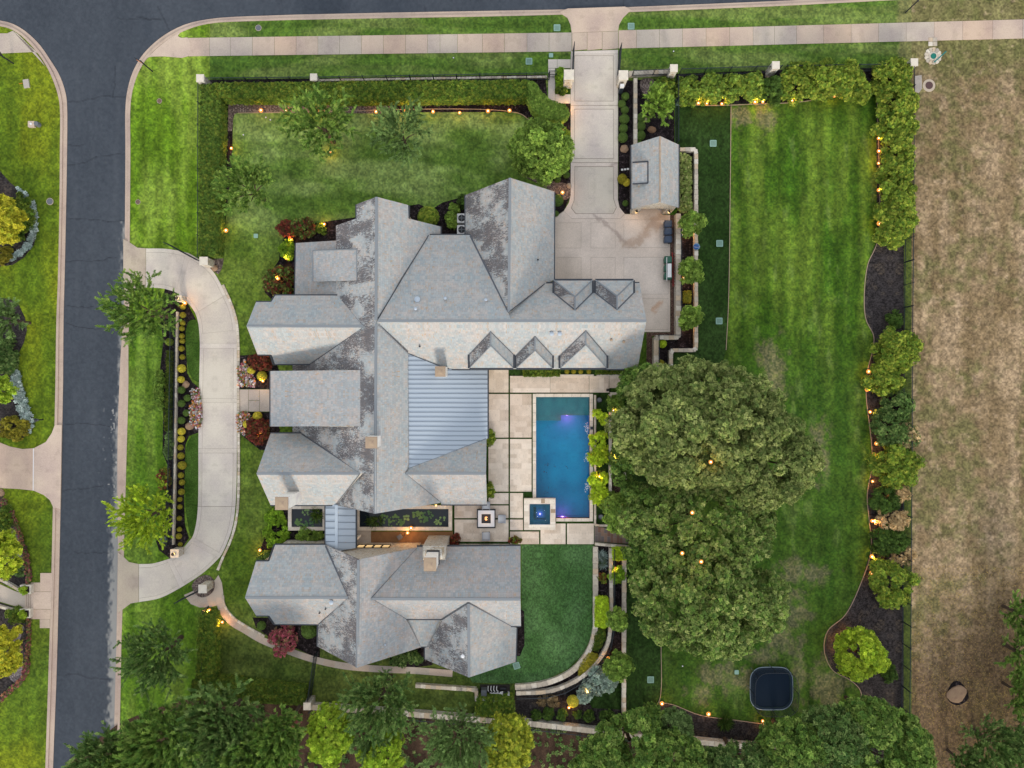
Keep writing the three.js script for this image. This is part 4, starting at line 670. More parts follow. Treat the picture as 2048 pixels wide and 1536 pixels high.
body(cot, 'z', -19.6, -18.85, [13.1, 13.9], [q(CW, 13.1), q(CW, 13.9)], M.stone, 'pier'); body(cot, 'z', -19.6, -18.85, [16.65, 17.5], [q(CE, 16.65), q(CE, 17.5)], M.stone, 'pier');
{ const s = new THREE.Shape(); s.moveTo(13.9, 2.35); s.lineTo(13.9, q(CW, 13.9)); s.lineTo(xc, 5.05); s.lineTo(16.65, q(CE, 16.65)); s.lineTo(16.65, 2.35); s.lineTo(13.9, 2.35); mesh('gable_wall', planar(new THREE.ExtrudeGeometry(s, { depth: 0.7, bevelEnabled: false }).translate(0, 0, -19.58)), M.stone, cot); }
mesh('threshold', prism([V(13.9, 0, -19.5), V(16.65, 0, -19.5), V(16.65, 0, -18.7), V(13.9, 0, -18.7)], 0.05, 0.06), M.court[0], cot);
for (let i = 0; i < 4; i++) mesh('door_panel', box(2.74, 0.54, 0.06, xc, 0.32 + i * 0.58, -19.52), M.dark, cot);
body(cot, 'z', -23.1, -21.2, [13.25, 14.6], [q(CD, 13.25) + 0.14, q(CD, 14.6) + 0.14], M.plaster, 'dormer_wall');
for (const px of [1273, 1338]) {
  const p = G(px, 420, 1.9), l = root('wall_lantern', 'lit wall lantern on the stone pier of the cottage front', 'lantern', 'cottage front lanterns', V(p.x, 1.9, -18.85 + 0.02));
  mesh('back_plate', box(0.16, 0.34, 0.04, 0, 0, 0.02), M.black, l); mesh('arm', box(0.05, 0.05, 0.16, 0, 0.12, 0.1), M.black, l); mesh('lantern_cap', new THREE.ConeGeometry(0.16, 0.12, 4).rotateY(Math.PI / 4).translate(0, 0.2, 0.2), M.black, l); mesh('glass', box(0.18, 0.26, 0.18, 0, 0.0, 0.2), M.glow, l);
  const pl = new THREE.PointLight(new THREE.Color(1.0, 0.58, 0.22), 1.6, 0, 2); pl.position.set(0, -0.02, 0.36); pl.castShadow = true; l.add(pl);
}

// chimneys and roof fittings are parts of their house
function chimney(parent, px, py, top, size, baseH, mat = M.plaster, d = size) {
  const c = G(px, py, top), g = mesh('chimney', box(size * 0.92, top - 0.12 - baseH, d * 0.92, c.x, (top - 0.12 + baseH) / 2, c.z), mat, parent);
  mesh('chimney_cap', box(size, 0.14, d, c.x, top - 0.05, c.z), M.copper, g); mesh('cap_rise', new THREE.CylinderGeometry(0.12, size * 0.66, 0.14, 4).rotateY(Math.PI / 4).translate(c.x, top + 0.09, c.z), M.copper, g);
  mesh('flashing', box(size * 1.05, 0.5, d * 1.05, c.x, baseH + 0.25, c.z), M.gutter, g); return g;
}
chimney(house, 563, 1007, 9.7, 1.25, 3.8); chimney(house, 742.5, 885, 10.9, 1.12, 8.0); chimney(house, 880.5, 743, 7.5, 1.05, 4.3);
chimney(guest, 860, 1129, 9.0, 1.22, 6.0, M.plaster, 1.32);
{ const c = G(860, 1129, 9.0); mesh('chimney_base', merged([box(2.35, 5.3, 1.25, c.x - 0.05, 2.4, c.z - 0.25), new THREE.CylinderGeometry(0.62, 1.66, 1.3, 4).rotateY(Math.PI / 4).scale(1, 1, 0.6).translate(c.x - 0.05, 5.7, c.z - 0.15)]), M.stone, guest); }
const vent = (parent, P, px, py, r = 0.11, h = 0.32, mat = M.metalRoof) => { const p = onPlane(P, px, py), v = mesh('vent_pipe', cyl(r, r, h + 0.15, p.x, p.y - 0.12, p.z), mat, parent); mesh('vent_cap', cyl(r * 0.5, r * 1.5, 0.07, p.x, p.y + h, p.z), mat, v); };
vent(house, R2N, 835, 599, 0.2, 0.2); vent(house, R2N, 832, 618); vent(house, R2N, 891, 597); vent(house, R2N, 972, 600); vent(house, R2S, 840, 693, 0.07, 0.3, M.gutter); vent(house, R2S, 1103, 668, 0.15, 0.35); vent(house, R2S, 1119, 668, 0.15, 0.35); vent(house, R2S, 1222, 680, 0.1, 0.2, M.copper); vent(house, R2S, 1247, 684, 0.1, 0.2, M.copper); vent(house, R3E, 1076, 520, 0.06, 0.2, M.gutter);
vent(guest, GWS, 664, 1203, 0.16, 0.35); vent(guest, GWS, 652, 1217, 0.06, 0.25, M.gutter); vent(guest, GWS, 640, 1225, 0.06, 0.25, M.gutter); vent(guest, GRW, 926, 1310, 0.13, 0.35, M.white); vent(guest, GE, 771, 1288, 0.07, 0.3);
mesh('wall_lamp', box(0.16, 0.28, 0.14, ...G(872, 1011, 2.4).toArray()), M.glow, house);
{ const l = new THREE.PointLight(new THREE.Color(1.0, 0.58, 0.22), 1.6, 0, 2); l.position.copy(G(872, 1014, 2.3)).setZ(12.75); l.castShadow = true; house.add(l); }

// ---------------------------------------------------------------- fences, gates, pillars
const picketGeo = {};
function fence(list, h, label, opt = {}) {
  const pts = pix(list, 0), t = root(opt.name || 'iron_fence', label, opt.cat || 'fence', opt.group, V(0, 0, 0)), y0 = opt.y0 || 0, sp = opt.sp || 0.15, rest = [];
  const pg = picketGeo[h] = picketGeo[h] || new THREE.BoxGeometry(0.03, h - 0.12, 0.03);
  let made = 0;
  for (let i = 0; i + 1 < pts.length; i++) {
    const a = pts[i], b = pts[i + 1], L = a.distanceTo(b), n = Math.max(1, Math.round(L / 2.45)), ang = Math.atan2(b.x - a.x, b.z - a.z);
    for (let k = 0; k <= n; k++) { if (k === n && i + 2 < pts.length) continue; const p = a.clone().lerp(b, k / n); const m = mesh('post', box(0.08, h + 0.1, 0.08), M.iron, t); m.position.set(p.x, y0 + (h + 0.1) / 2, p.z); m.rotation.y = ang; }
    for (let k = 0; k < n; k++) for (const y of [0.18, h - 0.06]) { const u = a.clone().lerp(b, k / n).setY(y0 + y), v = a.clone().lerp(b, (k + 1) / n).setY(y0 + y); mesh('rail', bar(u, v, 0.055, 0.055), M.iron, t); }
    const c = Math.floor(L / sp);
    for (let k = 1; k < c; k++) {
      const p = a.clone().lerp(b, k / c), py = p.z * PPM + 768, one = made < 290 && (!opt.shown || opt.shown.some(r => py > r[0] && py < r[1]));
      if (one) { const m = mesh('picket', pg, M.iron, t); m.position.set(p.x, y0 + h / 2, p.z); m.rotation.y = ang; made++; } else rest.push(box(0.03, h - 0.12, 0.03, p.x, y0 + h / 2, p.z));
    }
  }
  if (rest.length) { const m = mesh('pickets', merged(rest), M.iron, t); m.userData.kind = 'stuff'; }
  return t;
}
fence([412, 170, 632, 168], 1.8, 'black iron fence west of the middle north pillar');
fence([640, 168, 1098, 160], 1.8, 'long black iron fence behind the north hedge', { y0: 0.0 });
fence([410, 174, 409, 520], 1.8, 'black iron fence on the street side of the west hedge', { shown: [[0, 1]] });
fence([1262, 157, 1344, 154], 1.4, 'short iron fence on the wall between two north pillars', { y0: 0.6 });
fence([1356, 152, 1552, 146], 1.8, 'iron fence behind the northeast shrubs'); fence([1562, 146, 1800, 142], 1.8, 'iron fence from the last north pillar to the east corner', { shown: [[0, 1]] });
fence([1811, 142, 1809, 480, 1807, 660, 1806, 900, 1804, 1200, 1800, 1540], 1.8, 'very long iron fence between the east bed and dry field', { shown: [[470, 660], [960, 1010], [1210, 1420]] });
fence([1350, 166, 1350, 292], 1.8, 'dark iron fence beside the cottage bed');
fence([355, 630, 353, 770, 350, 960, 347, 1085], 1.3, 'black iron fence on the crescent footing', { y0: 0.35 });
fence([1357, 440, 1357, 672, 1313, 672, 1313, 740], 0.9, 'low iron fence on the garage court wall', { y0: 0.6 });
fence([636, 1302, 622, 1398], 1.7, 'dark iron fence closing the side yard');
fence([625, 1413, 800, 1426, 1065, 1447, 1300, 1474, 1540, 1497], 1.0, 'iron fence on the rough south wall', { y0: 0.5 });
fence([1034, 1387, 1092, 1385, 1128, 1376, 1170, 1352, 1200, 1322, 1219, 1288, 1226, 1245, 1226, 1095], 1.1, 'iron fence following the narrower curved wall', { y0: 0.3 });
fence([418, 1212, 416, 1330], 1.7, 'iron fence at the street side of the south hedge');
function gateLeaf(x0, y0, x1, y1, h, label) {
  const a = G(x0, y0), b = G(x1, y1), t = root('iron_gate', label, 'gate', null, V(0, 0, 0)), n = Math.round(a.distanceTo(b) / 0.14);
  for (const y of [0.15, h * 0.45, h]) mesh('rail', bar(a.clone().setY(y), b.clone().setY(y), 0.05, 0.05), M.iron, t);
  for (let k = 0; k <= n; k++) { const p = a.clone().lerp(b, k / n); mesh(k % n ? 'bar' : 'stile', box(k % n ? 0.03 : 0.07, h, k % n ? 0.03 : 0.07, p.x, h / 2 + 0.06, p.z), M.iron, t); }
}
gateLeaf(1144, 153, 1146, 102, 2.0, 'open driveway gate leaf on the pedestrian gate side'); gateLeaf(1234, 156, 1238, 104, 2.0, 'open driveway gate leaf beside the keypad pillar');
gateLeaf(404, 524, 345, 492, 1.9, 'open gate leaf at the north mouth of the crescent'); gateLeaf(402, 1178, 366, 1196, 1.9, 'open gate leaf at the south mouth of the crescent'); gateLeaf(1097, 155, 1112, 155, 1.6, 'small pedestrian gate beside the driveway pillar');
M.pillarCap = M.cap[2];
function pillar(px, py, w, h, label, extra) {
  const p = G(px, py, h), t = root('stone_pillar', label, 'pillar', 'stone gate pillars', V(p.x, 0, p.z));
  mesh('shaft', box(w, h - 0.12, w, 0, (h - 0.12) / 2, 0), M.stone, t); mesh('cap', box(w * 1.14, 0.12, w * 1.14, 0, h - 0.06, 0), M.pillarCap, t); if (extra) extra(t, h, w); return t;
}
const topLamp = (t, h) => { mesh('lamp_base', cyl(0.1, 0.14, 0.1, 0, h, 0), M.black, t); mesh('lamp_glass', cyl(0.17, 0.12, 0.32, 0, h + 0.1, 0, 6), M.glow, t); mesh('lamp_roof', new THREE.ConeGeometry(0.2, 0.12, 6).translate(0, h + 0.48, 0), M.black, t); const l = new THREE.PointLight(new THREE.Color(1, 0.55, 0.2), 1.1, 0, 2); l.position.set(0, h + 0.95, 0); l.castShadow = true; t.add(l); };
pillar(400, 156, 0.72, 2.1, 'white stone pillar at the northwest corner of the fence'); pillar(627, 154, 0.66, 2.1, 'stone pillar between the two north fence runs'); pillar(1138, 149, 0.95, 2.4, 'large stone driveway pillar beside the landing');
pillar(1247, 150, 0.9, 2.2, 'stone driveway pillar with a small keypad box', (t, h, w) => { mesh('keypad_post', box(0.4, 1.3, 0.4, -0.05, 0.65, w / 2 + 0.5), M.iron, t); mesh('keypad', box(0.42, 0.5, 0.3, -0.05, 1.5, w / 2 + 0.45), M.white, t); });
pillar(1348, 136, 0.72, 2.2, 'stone pillar where the cottage bed fence begins'); pillar(1552, 130, 0.72, 2.2, 'stone pillar rising out of the northeast shrubs'); pillar(1829, 124, 0.7, 2.0, 'stone pillar at the dry field corner');
pillar(407, 522, 0.8, 1.9, 'stone gate pillar at the north mouth of the crescent'); pillar(357, 597, 0.6, 1.3, 'lit stone pillar under the tree at the crescent', topLamp); pillar(349, 1107, 0.8, 1.4, 'lit stone pillar at the south inside of the crescent', topLamp);
pillar(405, 1178, 0.8, 1.9, 'stone gate pillar at the south mouth of the crescent'); pillar(614, 1413, 0.7, 1.9, 'stone pillar where the side yard fence meets the south wall'); pillar(1536, 1489, 0.7, 1.9, 'stone pillar at the end of the south wall');
tag(mesh('planter_plinth', prism(smooth(pix([384, 1172, 396, 1155, 415, 1150, 428, 1160, 428, 1180, 415, 1192, 398, 1193]), true, 3), 0.08, 0.09), M.gravel), 'round pebble island around the south gate pillar', 'garden bed', null, 'structure');

// ---------------------------------------------------------------- garden objects
function grate(px, py, s, rot, label, grp) {
  const t = root('drain_grate', label, 'drain grate', grp, G(px, py).setY(0)); t.rotation.y = rot;
  mesh('drain_pit', box(s, 0.02, s, 0, 0.022, 0), M.dark, t);
  for (const k of [-1, 1]) { mesh('frame_bar', box(0.07, 0.05, s, k * s / 2, 0.055, 0), M.drain, t); mesh('frame_bar', box(s, 0.05, 0.07, 0, 0.055, k * s / 2), M.drain, t); }
  for (let k = -2; k <= 2; k++) mesh('grate_bar', box(s, 0.04, 0.07, 0, 0.055, k * s / 5.6), M.drain, t);
}
grate(1114, 56, 0.66, 0, 'pale green drain grate in the verge west of the driveway'); grate(1262, 53, 0.66, 0, 'pale green drain grate in the verge east of the driveway'); grate(1058, 123, 0.66, 1.57, 'pale green drain grate in the lawn near the landing');
grate(1102, 111, 0.4, 0, 'small pale drain grate between sidewalk and landing'); grate(1358, 205, 0.66, 1.57, 'pale drain grate at the corner of the turf by the iron fence');
for (const [x, y] of [[1426, 287], [1439, 487], [1438, 642]]) grate(x, y, 0.66, 0, 'pale green drain grate in the long east turf strip', 'turf strip drains');
grate(1033, 1331, 0.66, 0.3, 'tilted drain grate beside the guest wing gable'); grate(1301, 1359, 0.66, 0, 'drain grate in the south end of the turf strip'); grate(1306, 1013, 0.6, 0, 'drain grate half hidden under the oak'); grate(1473, 1344, 0.4, 0, 'small drain grate among worn grass near the trampoline'); grate(512, 472, 0.4, 0, 'small drain grate in the lawn west of the house');
function disc(px, py, r, mat, label, cat, name = 'manhole_cover') { const t = root(name, label, cat, null, G(px, py)); mesh('rim', cyl(r * 1.16, r * 1.16, 0.03, 0, 0.005, 0, 24), M.apron, t); mesh('cover', cyl(r, r, 0.04, 0, 0.01, 0, 24), mat, t); return t; }
M.rust = std({ color: alb(124, 104, 92), roughness: 0.9 }); M.steel = std({ color: alb(112, 116, 122), roughness: 0.7 });
disc(100, 403, 0.34, M.steel, 'round grey utility cover across the street', 'utility cover'); disc(517, 56, 0.3, M.steel, 'round dark utility cover in the north verge', 'utility cover'); disc(319, 202, 0.24, M.rust, 'round brown utility cover in the corner lawn', 'utility cover'); disc(276, 404, 0.24, M.rust, 'round brown utility cover near the street kerb', 'utility cover'); 
{ const t = disc(1858, 171, 0.42, std({ color: alb(96, 76, 76) }), 'brown manhole with a broad concrete collar in the dry field', 'manhole'); mesh('collar', cyl(0.68, 0.72, 0.05, 0, -0.025, 0, 28), M.apron, t); }
tag(mesh('concrete_box', prism(pix([1829, 153, 1842, 151, 1843, 178, 1837, 186, 1829, 184]), 0.12, 0.12), M.kerbGrey), 'grey concrete utility lid beside the east shrubs', 'utility lid');
{ const t = root('utility_box', 'pale grey utility box in the verge across the street', 'utility box', null, G(54, 168)); t.rotation.y = 0.15; mesh('lid', box(0.62, 0.16, 0.92, 0, 0.08, 0), M.kerbGrey, t); mesh('marker_flag', box(0.4, 0.02, 0.05, -0.6, 0.12, -0.1), std({ color: alb(214, 140, 50) }), t); }
{ const t = root('utility_box', 'tan utility box with a rounded grey cap in the verge', 'utility box', null, G(66, 250)); mesh('lid', box(0.72, 0.3, 0.66, 0, 0.15, 0), M.walk[2], t); mesh('knob', cyl(0.12, 0.12, 0.08, 0, 0.3, 0), M.white, t); mesh('pedestal', cyl(0.24, 0.28, 0.5, 0.66, 0, 0, 14), M.steel, t); }
{ const t = root('valve_pad', 'round flagstone pad with a green lid and teal post', 'paving', null, G(1866, 112)); t.rotation.y = 0; 
  for (let i = 0; i < 14; i++) { const r = i ? 0.74 : 0, a = i * 6.283 / 13; mesh('flagstone', i ? new THREE.CylinderGeometry(0.25, 0.27, 0.06, 5 + i % 3).rotateY(i).translate(r * Math.cos(a), 0.03, r * Math.sin(a)) : cyl(0.5, 0.52, 0.06, 0, 0, 0, 9), M.cap[i % 6], t); }
  for (let i = 0; i < 4; i++) mesh('flagstone', box(0.46, 0.06, 0.44, (i % 2) * 0.5 - 0.3, 0.03, -1.32 - (i >> 1) * 0.48), M.cap[(i + 2) % 6], t);
  mesh('valve_lid', cyl(0.3, 0.3, 0.08, 0, 0.06, 0.05, 20), std({ color: alb(44, 124, 112) }), t); mesh('marker_post', bar(V(0.05, 0.1, 0.75), V(0.9, 0.9, -0.1), 0.12, 0.08), std({ color: alb(40, 128, 130) }), t); }
function signPost(px, py, h, ang, face, label) {
  const p = G(px, py), t = root('sign_post', label, 'sign', null, V(p.x, 0, p.z)); t.rotation.y = ang;
  mesh('post', box(0.12, h, 0.12, 0, h / 2, 0), M.black, t); mesh('finial', new THREE.SphereGeometry(0.1, 10, 8).translate(0, h + 0.05, 0), M.black, t); mesh('bracket', box(0.9, 0.08, 0.08, 0.45, h - 0.15, 0), M.black, t);
  mesh('panel', box(0.8, 0.55, 0.06, 0.5, h - 0.5, 0), M.black, t); if (face) mesh('oval', new THREE.CylinderGeometry(0.24, 0.24, 0.09, 24).scale(1.4, 1, 0.75).rotateX(Math.PI / 2).translate(0.5, h - 0.5, 0), std({ color: alb(230, 150, 110) }), t);
}
tag(mesh('garden_hose', tube([G(1353, 190, 0.05), G(1362, 192, 0.05), G(1372, 201, 0.05), G(1385, 207, 0.05), G(1398, 208, 0.05)], 0.035, 40, 6), std({ color: alb(176, 150, 120) })), 'tan garden hose curling from the iron fence to the shrubs', 'hose');
{ const t = root('bed_marker', 'small white lettered marker lying in the driveway bed', 'marker', null, G(1250, 339)); for (const x of [-0.32, 0, 0.32]) mesh('plate', box(0.24, 0.05, 0.2, x, 0.05, -x * 0.12), M.white, t); }
for (const [x, y] of [[532, 235], [541, 240], [487, 270], [1365, 1332], [907, 116], [1347, 103]]) { const t = root('sprinkler_head', 'tiny white sprinkler head set in the grass', 'sprinkler', 'sprinkler heads', G(x, y)); mesh('cap', cyl(0.07, 0.07, 0.05, 0, 0.02, 0, 10), M.white, t); mesh('collar', cyl(0.1, 0.1, 0.03, 0, 0.005, 0, 10), M.black, t); }
signPost(305, 143, 2.4, 2.6, true, 'black post with an orange oval sign at the street corner'); signPost(27, 127, 2.2, 2.2, false, 'black street sign post at the corner across the street'); signPost(1811, 25, 2.3, 0.8, false, 'black sign post beside the north kerb');
{ const p = G(86, 839), t = root('garden_lamp_post', 'small unlit bollard lamp near the driveway across the street', 'bollard', null, V(p.x, 0, p.z)); mesh('post', cyl(0.06, 0.08, 0.85), M.black, t); mesh('lamp_head', cyl(0.17, 0.13, 0.34, 0, 0.85, 0, 8), M.steel, t); mesh('lamp_lid', cyl(0.05, 0.2, 0.1, 0, 1.19, 0, 8), M.black, t); }
for (const y of [436, 459]) {
  const p = G(925, y, 0.9), t = root('air_conditioner', 'white air conditioning unit with a dark round fan grille', 'air conditioner', 'air conditioners beside the garage gable', V(p.x - 0.1, 0, p.z));
  mesh('cabinet', box(1.0, 0.85, 1.0, 0, 0.45, 0), M.white, t); mesh('fan_grille', cyl(0.38, 0.38, 0.03, 0, 0.875, 0, 24), M.black, t); mesh('fan_hub', cyl(0.12, 0.12, 0.03, 0, 0.905, 0, 14), M.steel, t);
  for (let k = 0; k < 4; k++) mesh('fan_blade', box(0.3, 0.012, 0.11, 0.2, 0, 0).rotateX(0.2).rotateY(k * Math.PI / 2).translate(0, 0.912, 0), M.steel, t);
}
M.binBlue = std({ color: alb(56, 72, 96), roughness: 0.5 }); M.binGreen = std({ color: alb(46, 96, 78), roughness: 0.5 });
function bin(px, py, mat, label, grp) {
  const p = G(px, py, 1.05), t = root('wheelie_bin', label, 'bin', grp, V(p.x, 0, p.z));
  mesh('body', new THREE.CylinderGeometry(0.5, 0.4, 0.95, 4, 1).rotateY(Math.PI / 4).translate(0, 0.52, 0), mat, t); mesh('lid', new THREE.CylinderGeometry(0.4, 0.54, 0.12, 4, 1).rotateY(Math.PI / 4).translate(0, 1.06, 0), mat, t);
  mesh('handle', box(0.06, 0.06, 0.6, 0.42, 1.0, 0), mat, t); for (const s of [-1, 1]) mesh('wheel', new THREE.CylinderGeometry(0.12, 0.12, 0.06, 14).rotateX(Math.PI / 2).translate(0.33, 0.12, s * 0.3), M.black, t);
}
for (const y of [447, 462, 478]) bin(1336, y, M.binBlue, 'dark blue wheelie bin in a row beside the court wall', 'dark blue bins');
for (const y of [519, 536, 552]) bin(1336, y, M.binGreen, 'green wheelie bin in a row next to a red ladder', 'green bins');
{ const t = root('white_board', 'long white board lying across the green bins', 'board', null, G(1338, 540, 1.15)); mesh('sheet', box(0.42, 0.03, 1.5, 0.05, 0.02, 0.05), M.white, t); mesh('stick', box(0.05, 0.05, 2.6, -0.25, 0.02, -0.1), M.white, t); }
{ const t = root('panel_board', 'pale blue panel leaning behind the dark blue bins', 'board', null, G(1351, 467)); mesh('sheet', box(0.06, 1.0, 0.9, 0.1, 0.5, 0).rotateZ(-0.5), std({ color: alb(170, 186, 206) }), t); }
{ const a = G(1344, 505), t = root('ladder', 'red ladder lying against the stone court wall', 'ladder', null, V(a.x, 0, a.z)), red = std({ color: alb(176, 62, 60), roughness: 0.6 }); for (const s of [0, 0.42]) mesh('stile', bar(V(s * 0.8, 0.1 + s * 1.4, 0), V(s * 0.8 + 0.1, 0.1 + s * 1.4, 3.8), 0.08, 0.06), red, t); for (let k = 0; k < 12; k++) mesh('rung', bar(V(0.01, 0.1, 0.2 + k * 0.31), V(0.35, 0.68, 0.2 + k * 0.31), 0.04, 0.04), red, t); }
{ const p = G(1392, 494, 0.9), t = root('bucket', 'pale blue bucket standing on the capped wall', 'bucket', null, V(p.x, 0.72, p.z)), bm = std({ color: alb(150, 190, 226), roughness: 0.5 }); mesh('pail', new THREE.LatheGeometry([[0.0, 0.02], [0.24, 0.02], [0.34, 0.42], [0.37, 0.42], [0.27, 0.0], [0, 0]].map(v => new THREE.Vector2(...v)), 24), bm, t); mesh('contents', cyl(0.26, 0.26, 0.04, 0, 0.2, 0, 18), std({ color: alb(70, 110, 170) }), t); mesh('handle', new THREE.TorusGeometry(0.33, 0.015, 5, 20, Math.PI).rotateX(0.4).translate(0, 0.4, 0), M.white, t); }
// fire pit and chairs
{ const h = 0.5, t = root('fire_pit', 'square black framed fire table with a burning flame', 'fire pit', null, V(0, 0, 0)), c = G(972.5, 1037, h);
  mesh('base', box(1.9, h - 0.06, 1.9, c.x, (h - 0.06) / 2 + 0.06, c.z), M.black, t); mesh('table_top', prism(rectPx(956, 1020.5, 989, 1053.5, h), h + 0.06, 0.08, [rectPx(963, 1028, 981.5, 1046.5, h)]), M.white, t);
  for (const [a, b, e, f] of [[954, 1018, 991, 1020.5], [954, 1053.5, 991, 1056], [954, 1020.6, 956, 1053.4], [989, 1020.6, 991, 1053.4]]) mesh('frame_bar', prism(rectPx(a, b, e, f, h), h + 0.09, 0.14), M.black, t);
  mesh('fire_bowl', prism(rectPx(963, 1028, 981.5, 1046.5, h), h - 0.01, 0.04), M.steel, t);
  for (let i = 0; i < 7; i++) { const a = i * 0.9, r = i ? 0.12 : 0; mesh('flame', new THREE.ConeGeometry(0.05, rr(0.18, 0.34), 6).translate(c.x + r * Math.cos(a), h + 0.12, c.z + r * 1.4 * Math.sin(a)), M.flame = M.flame || std({ color: 0x331100, emissive: new THREE.Color(1, 0.42, 0.16), emissiveIntensity: 2.2 }), t); }
  const l = new THREE.PointLight(new THREE.Color(1, 0.5, 0.2), 0.5, 0, 2); l.position.set(c.x, h + 0.4, c.z); l.castShadow = true; t.add(l); }
M.cushion = std({ color: alb(206, 208, 212), roughness: 0.9 }); M.wicker = std({ color: alb(176, 180, 188), roughness: 0.9 });
for (const [px, py, a] of [[972, 1012, 0], [1003, 1038, -Math.PI / 2], [972, 1072, Math.PI]]) {
  const p = G(px, py, 0.6), t = root('patio_chair', 'pale grey cushioned patio chair facing the fire table', 'chair', 'chairs around the fire table', V(p.x, 0.06, p.z)); t.rotation.y = a;
  for (const sx of [-1, 1]) { for (const sz of [-1, 1]) mesh('leg', box(0.06, 0.3, 0.06, sx * 0.34, 0.15, sz * 0.34), M.black, t); mesh('armrest', box(0.1, 0.34, 0.72, sx * 0.39, 0.42, 0.02), M.wicker, t); }
  mesh('seat', box(0.68, 0.18, 0.72, 0, 0.36, 0.02), M.cushion, t); mesh('backrest', box(0.86, 0.55, 0.12, 0, 0.55, -0.4), M.wicker, t);
}
{ const p = G(801, 1072), t = root('garden_stool', 'small grey stool tilted on the brick terrace', 'stool', null, V(p.x, 0.05, p.z)); t.rotation.y = 0.6; mesh('seat', box(0.55, 0.1, 0.5, 0, 0.42, 0), M.steel, t); for (const x of [-1, 1]) for (const z of [-1, 1]) mesh('leg', box(0.06, 0.38, 0.06, x * 0.22, 0.19, z * 0.2), M.black, t); }
for (const [px, py] of [[1199, 800], [1202, 1034]]) { const p = G(px, py, 0.6), t = root('urn_planter', 'round black urn standing on the pool planter gravel', 'urn', 'black urns at both ends of the planter', V(p.x, 0.02, p.z)); mesh('bowl', new THREE.LatheGeometry([[0, 0], [0.2, 0], [0.16, 0.1], [0.3, 0.28], [0.33, 0.48], [0.28, 0.56], [0.24, 0.54], [0.28, 0.44], [0, 0.4]].map(v => new THREE.Vector2(...v)), 20), M.black, t); mesh('fill', cyl(0.26, 0.2, 0.06, 0, 0.42, 0, 16), M.steel, t); }
{ const p = G(1215, 780), t = root('bollard_speaker', 'small black square speaker post at the pool corner', 'speaker', null, V(p.x, 0.06, p.z)); mesh('case', box(0.28, 0.4, 0.26, 0, 0.2, 0), M.black, t); mesh('lid', box(0.3, 0.04, 0.28, 0, 0.42, 0), M.dark, t); }
// trampoline
{ const c = G(1543, 1377, 0.9), t = root('trampoline', 'dark blue rounded trampoline with a safety net on the worn lawn', 'trampoline', null, V(c.x, 0, c.z)), S = 2.28, rc = 1.35, ring = (s, r, n = 8) => { const o = []; for (let k = 0; k < 4; k++) for (let i = 0; i <= n; i++) { const a = k * Math.PI / 2 + i / n * Math.PI / 2, sx = [1, -1, -1, 1][k], sz = [1, 1, -1, -1][k]; o.push(V(sx * (s - r) + r * Math.cos(a), 0, sz * (s - r) + r * Math.sin(a))); } return o; };
  mesh('mat', prism(ring(S - 0.22, rc - 0.2), 0.88, 0.03), std({ color: alb(26, 40, 56), roughness: 0.8 }), t); mesh('safety_pad', prism(ring(S, rc), 0.92, 0.05, [ring(S - 0.2, rc - 0.18)]), std({ color: alb(44, 58, 74), roughness: 0.7 }), t);
  const frameC = new THREE.CatmullRomCurve3(ring(S + 0.04, rc, 5).map(p => p.setY(0.9)), true, 'centripetal'); mesh('frame_tube', new THREE.TubeGeometry(frameC, 90, 0.045, 6, true), std({ color: alb(150, 166, 180), roughness: 0.4, metalness: 0.4 }), t);
  const topC = new THREE.CatmullRomCurve3(ring(S + 0.04, rc, 5).map(p => p.setY(2.5)), true, 'centripetal'); mesh('net_hoop', new THREE.TubeGeometry(topC, 90, 0.025, 5, true), M.gutter, t);
  for (let k = 0; k < 8; k++) { const p = frameC.getPointAt((k + 0.5) / 8); mesh('leg', cyl(0.035, 0.035, 0.9, p.x * 1.01, 0, p.z * 1.01, 8), M.steel, t); mesh('net_pole', cyl(0.03, 0.03, 1.6, p.x * 1.015, 0.9, p.z * 1.015, 8), M.black, t); }
  const netM = new THREE.MeshStandardMaterial({ color: alb(40, 52, 60), transparent: true, opacity: 0.32, side: THREE.DoubleSide, roughness: 1 }), pos = [], A = topC.getPoints(80), B = frameC.getPoints(80);
  for (let i = 0; i < 80; i++) pos.push(...B[i].toArray(), ...B[i + 1].toArray(), ...A[i + 1].toArray(), ...B[i].toArray(), ...A[i + 1].toArray(), ...A[i].toArray());
  const g = new THREE.BufferGeometry(); g.setAttribute('position', new THREE.Float32BufferAttribute(pos, 3)); g.computeVertexNormals(); mesh('safety_net', planar(g), netM, t); }
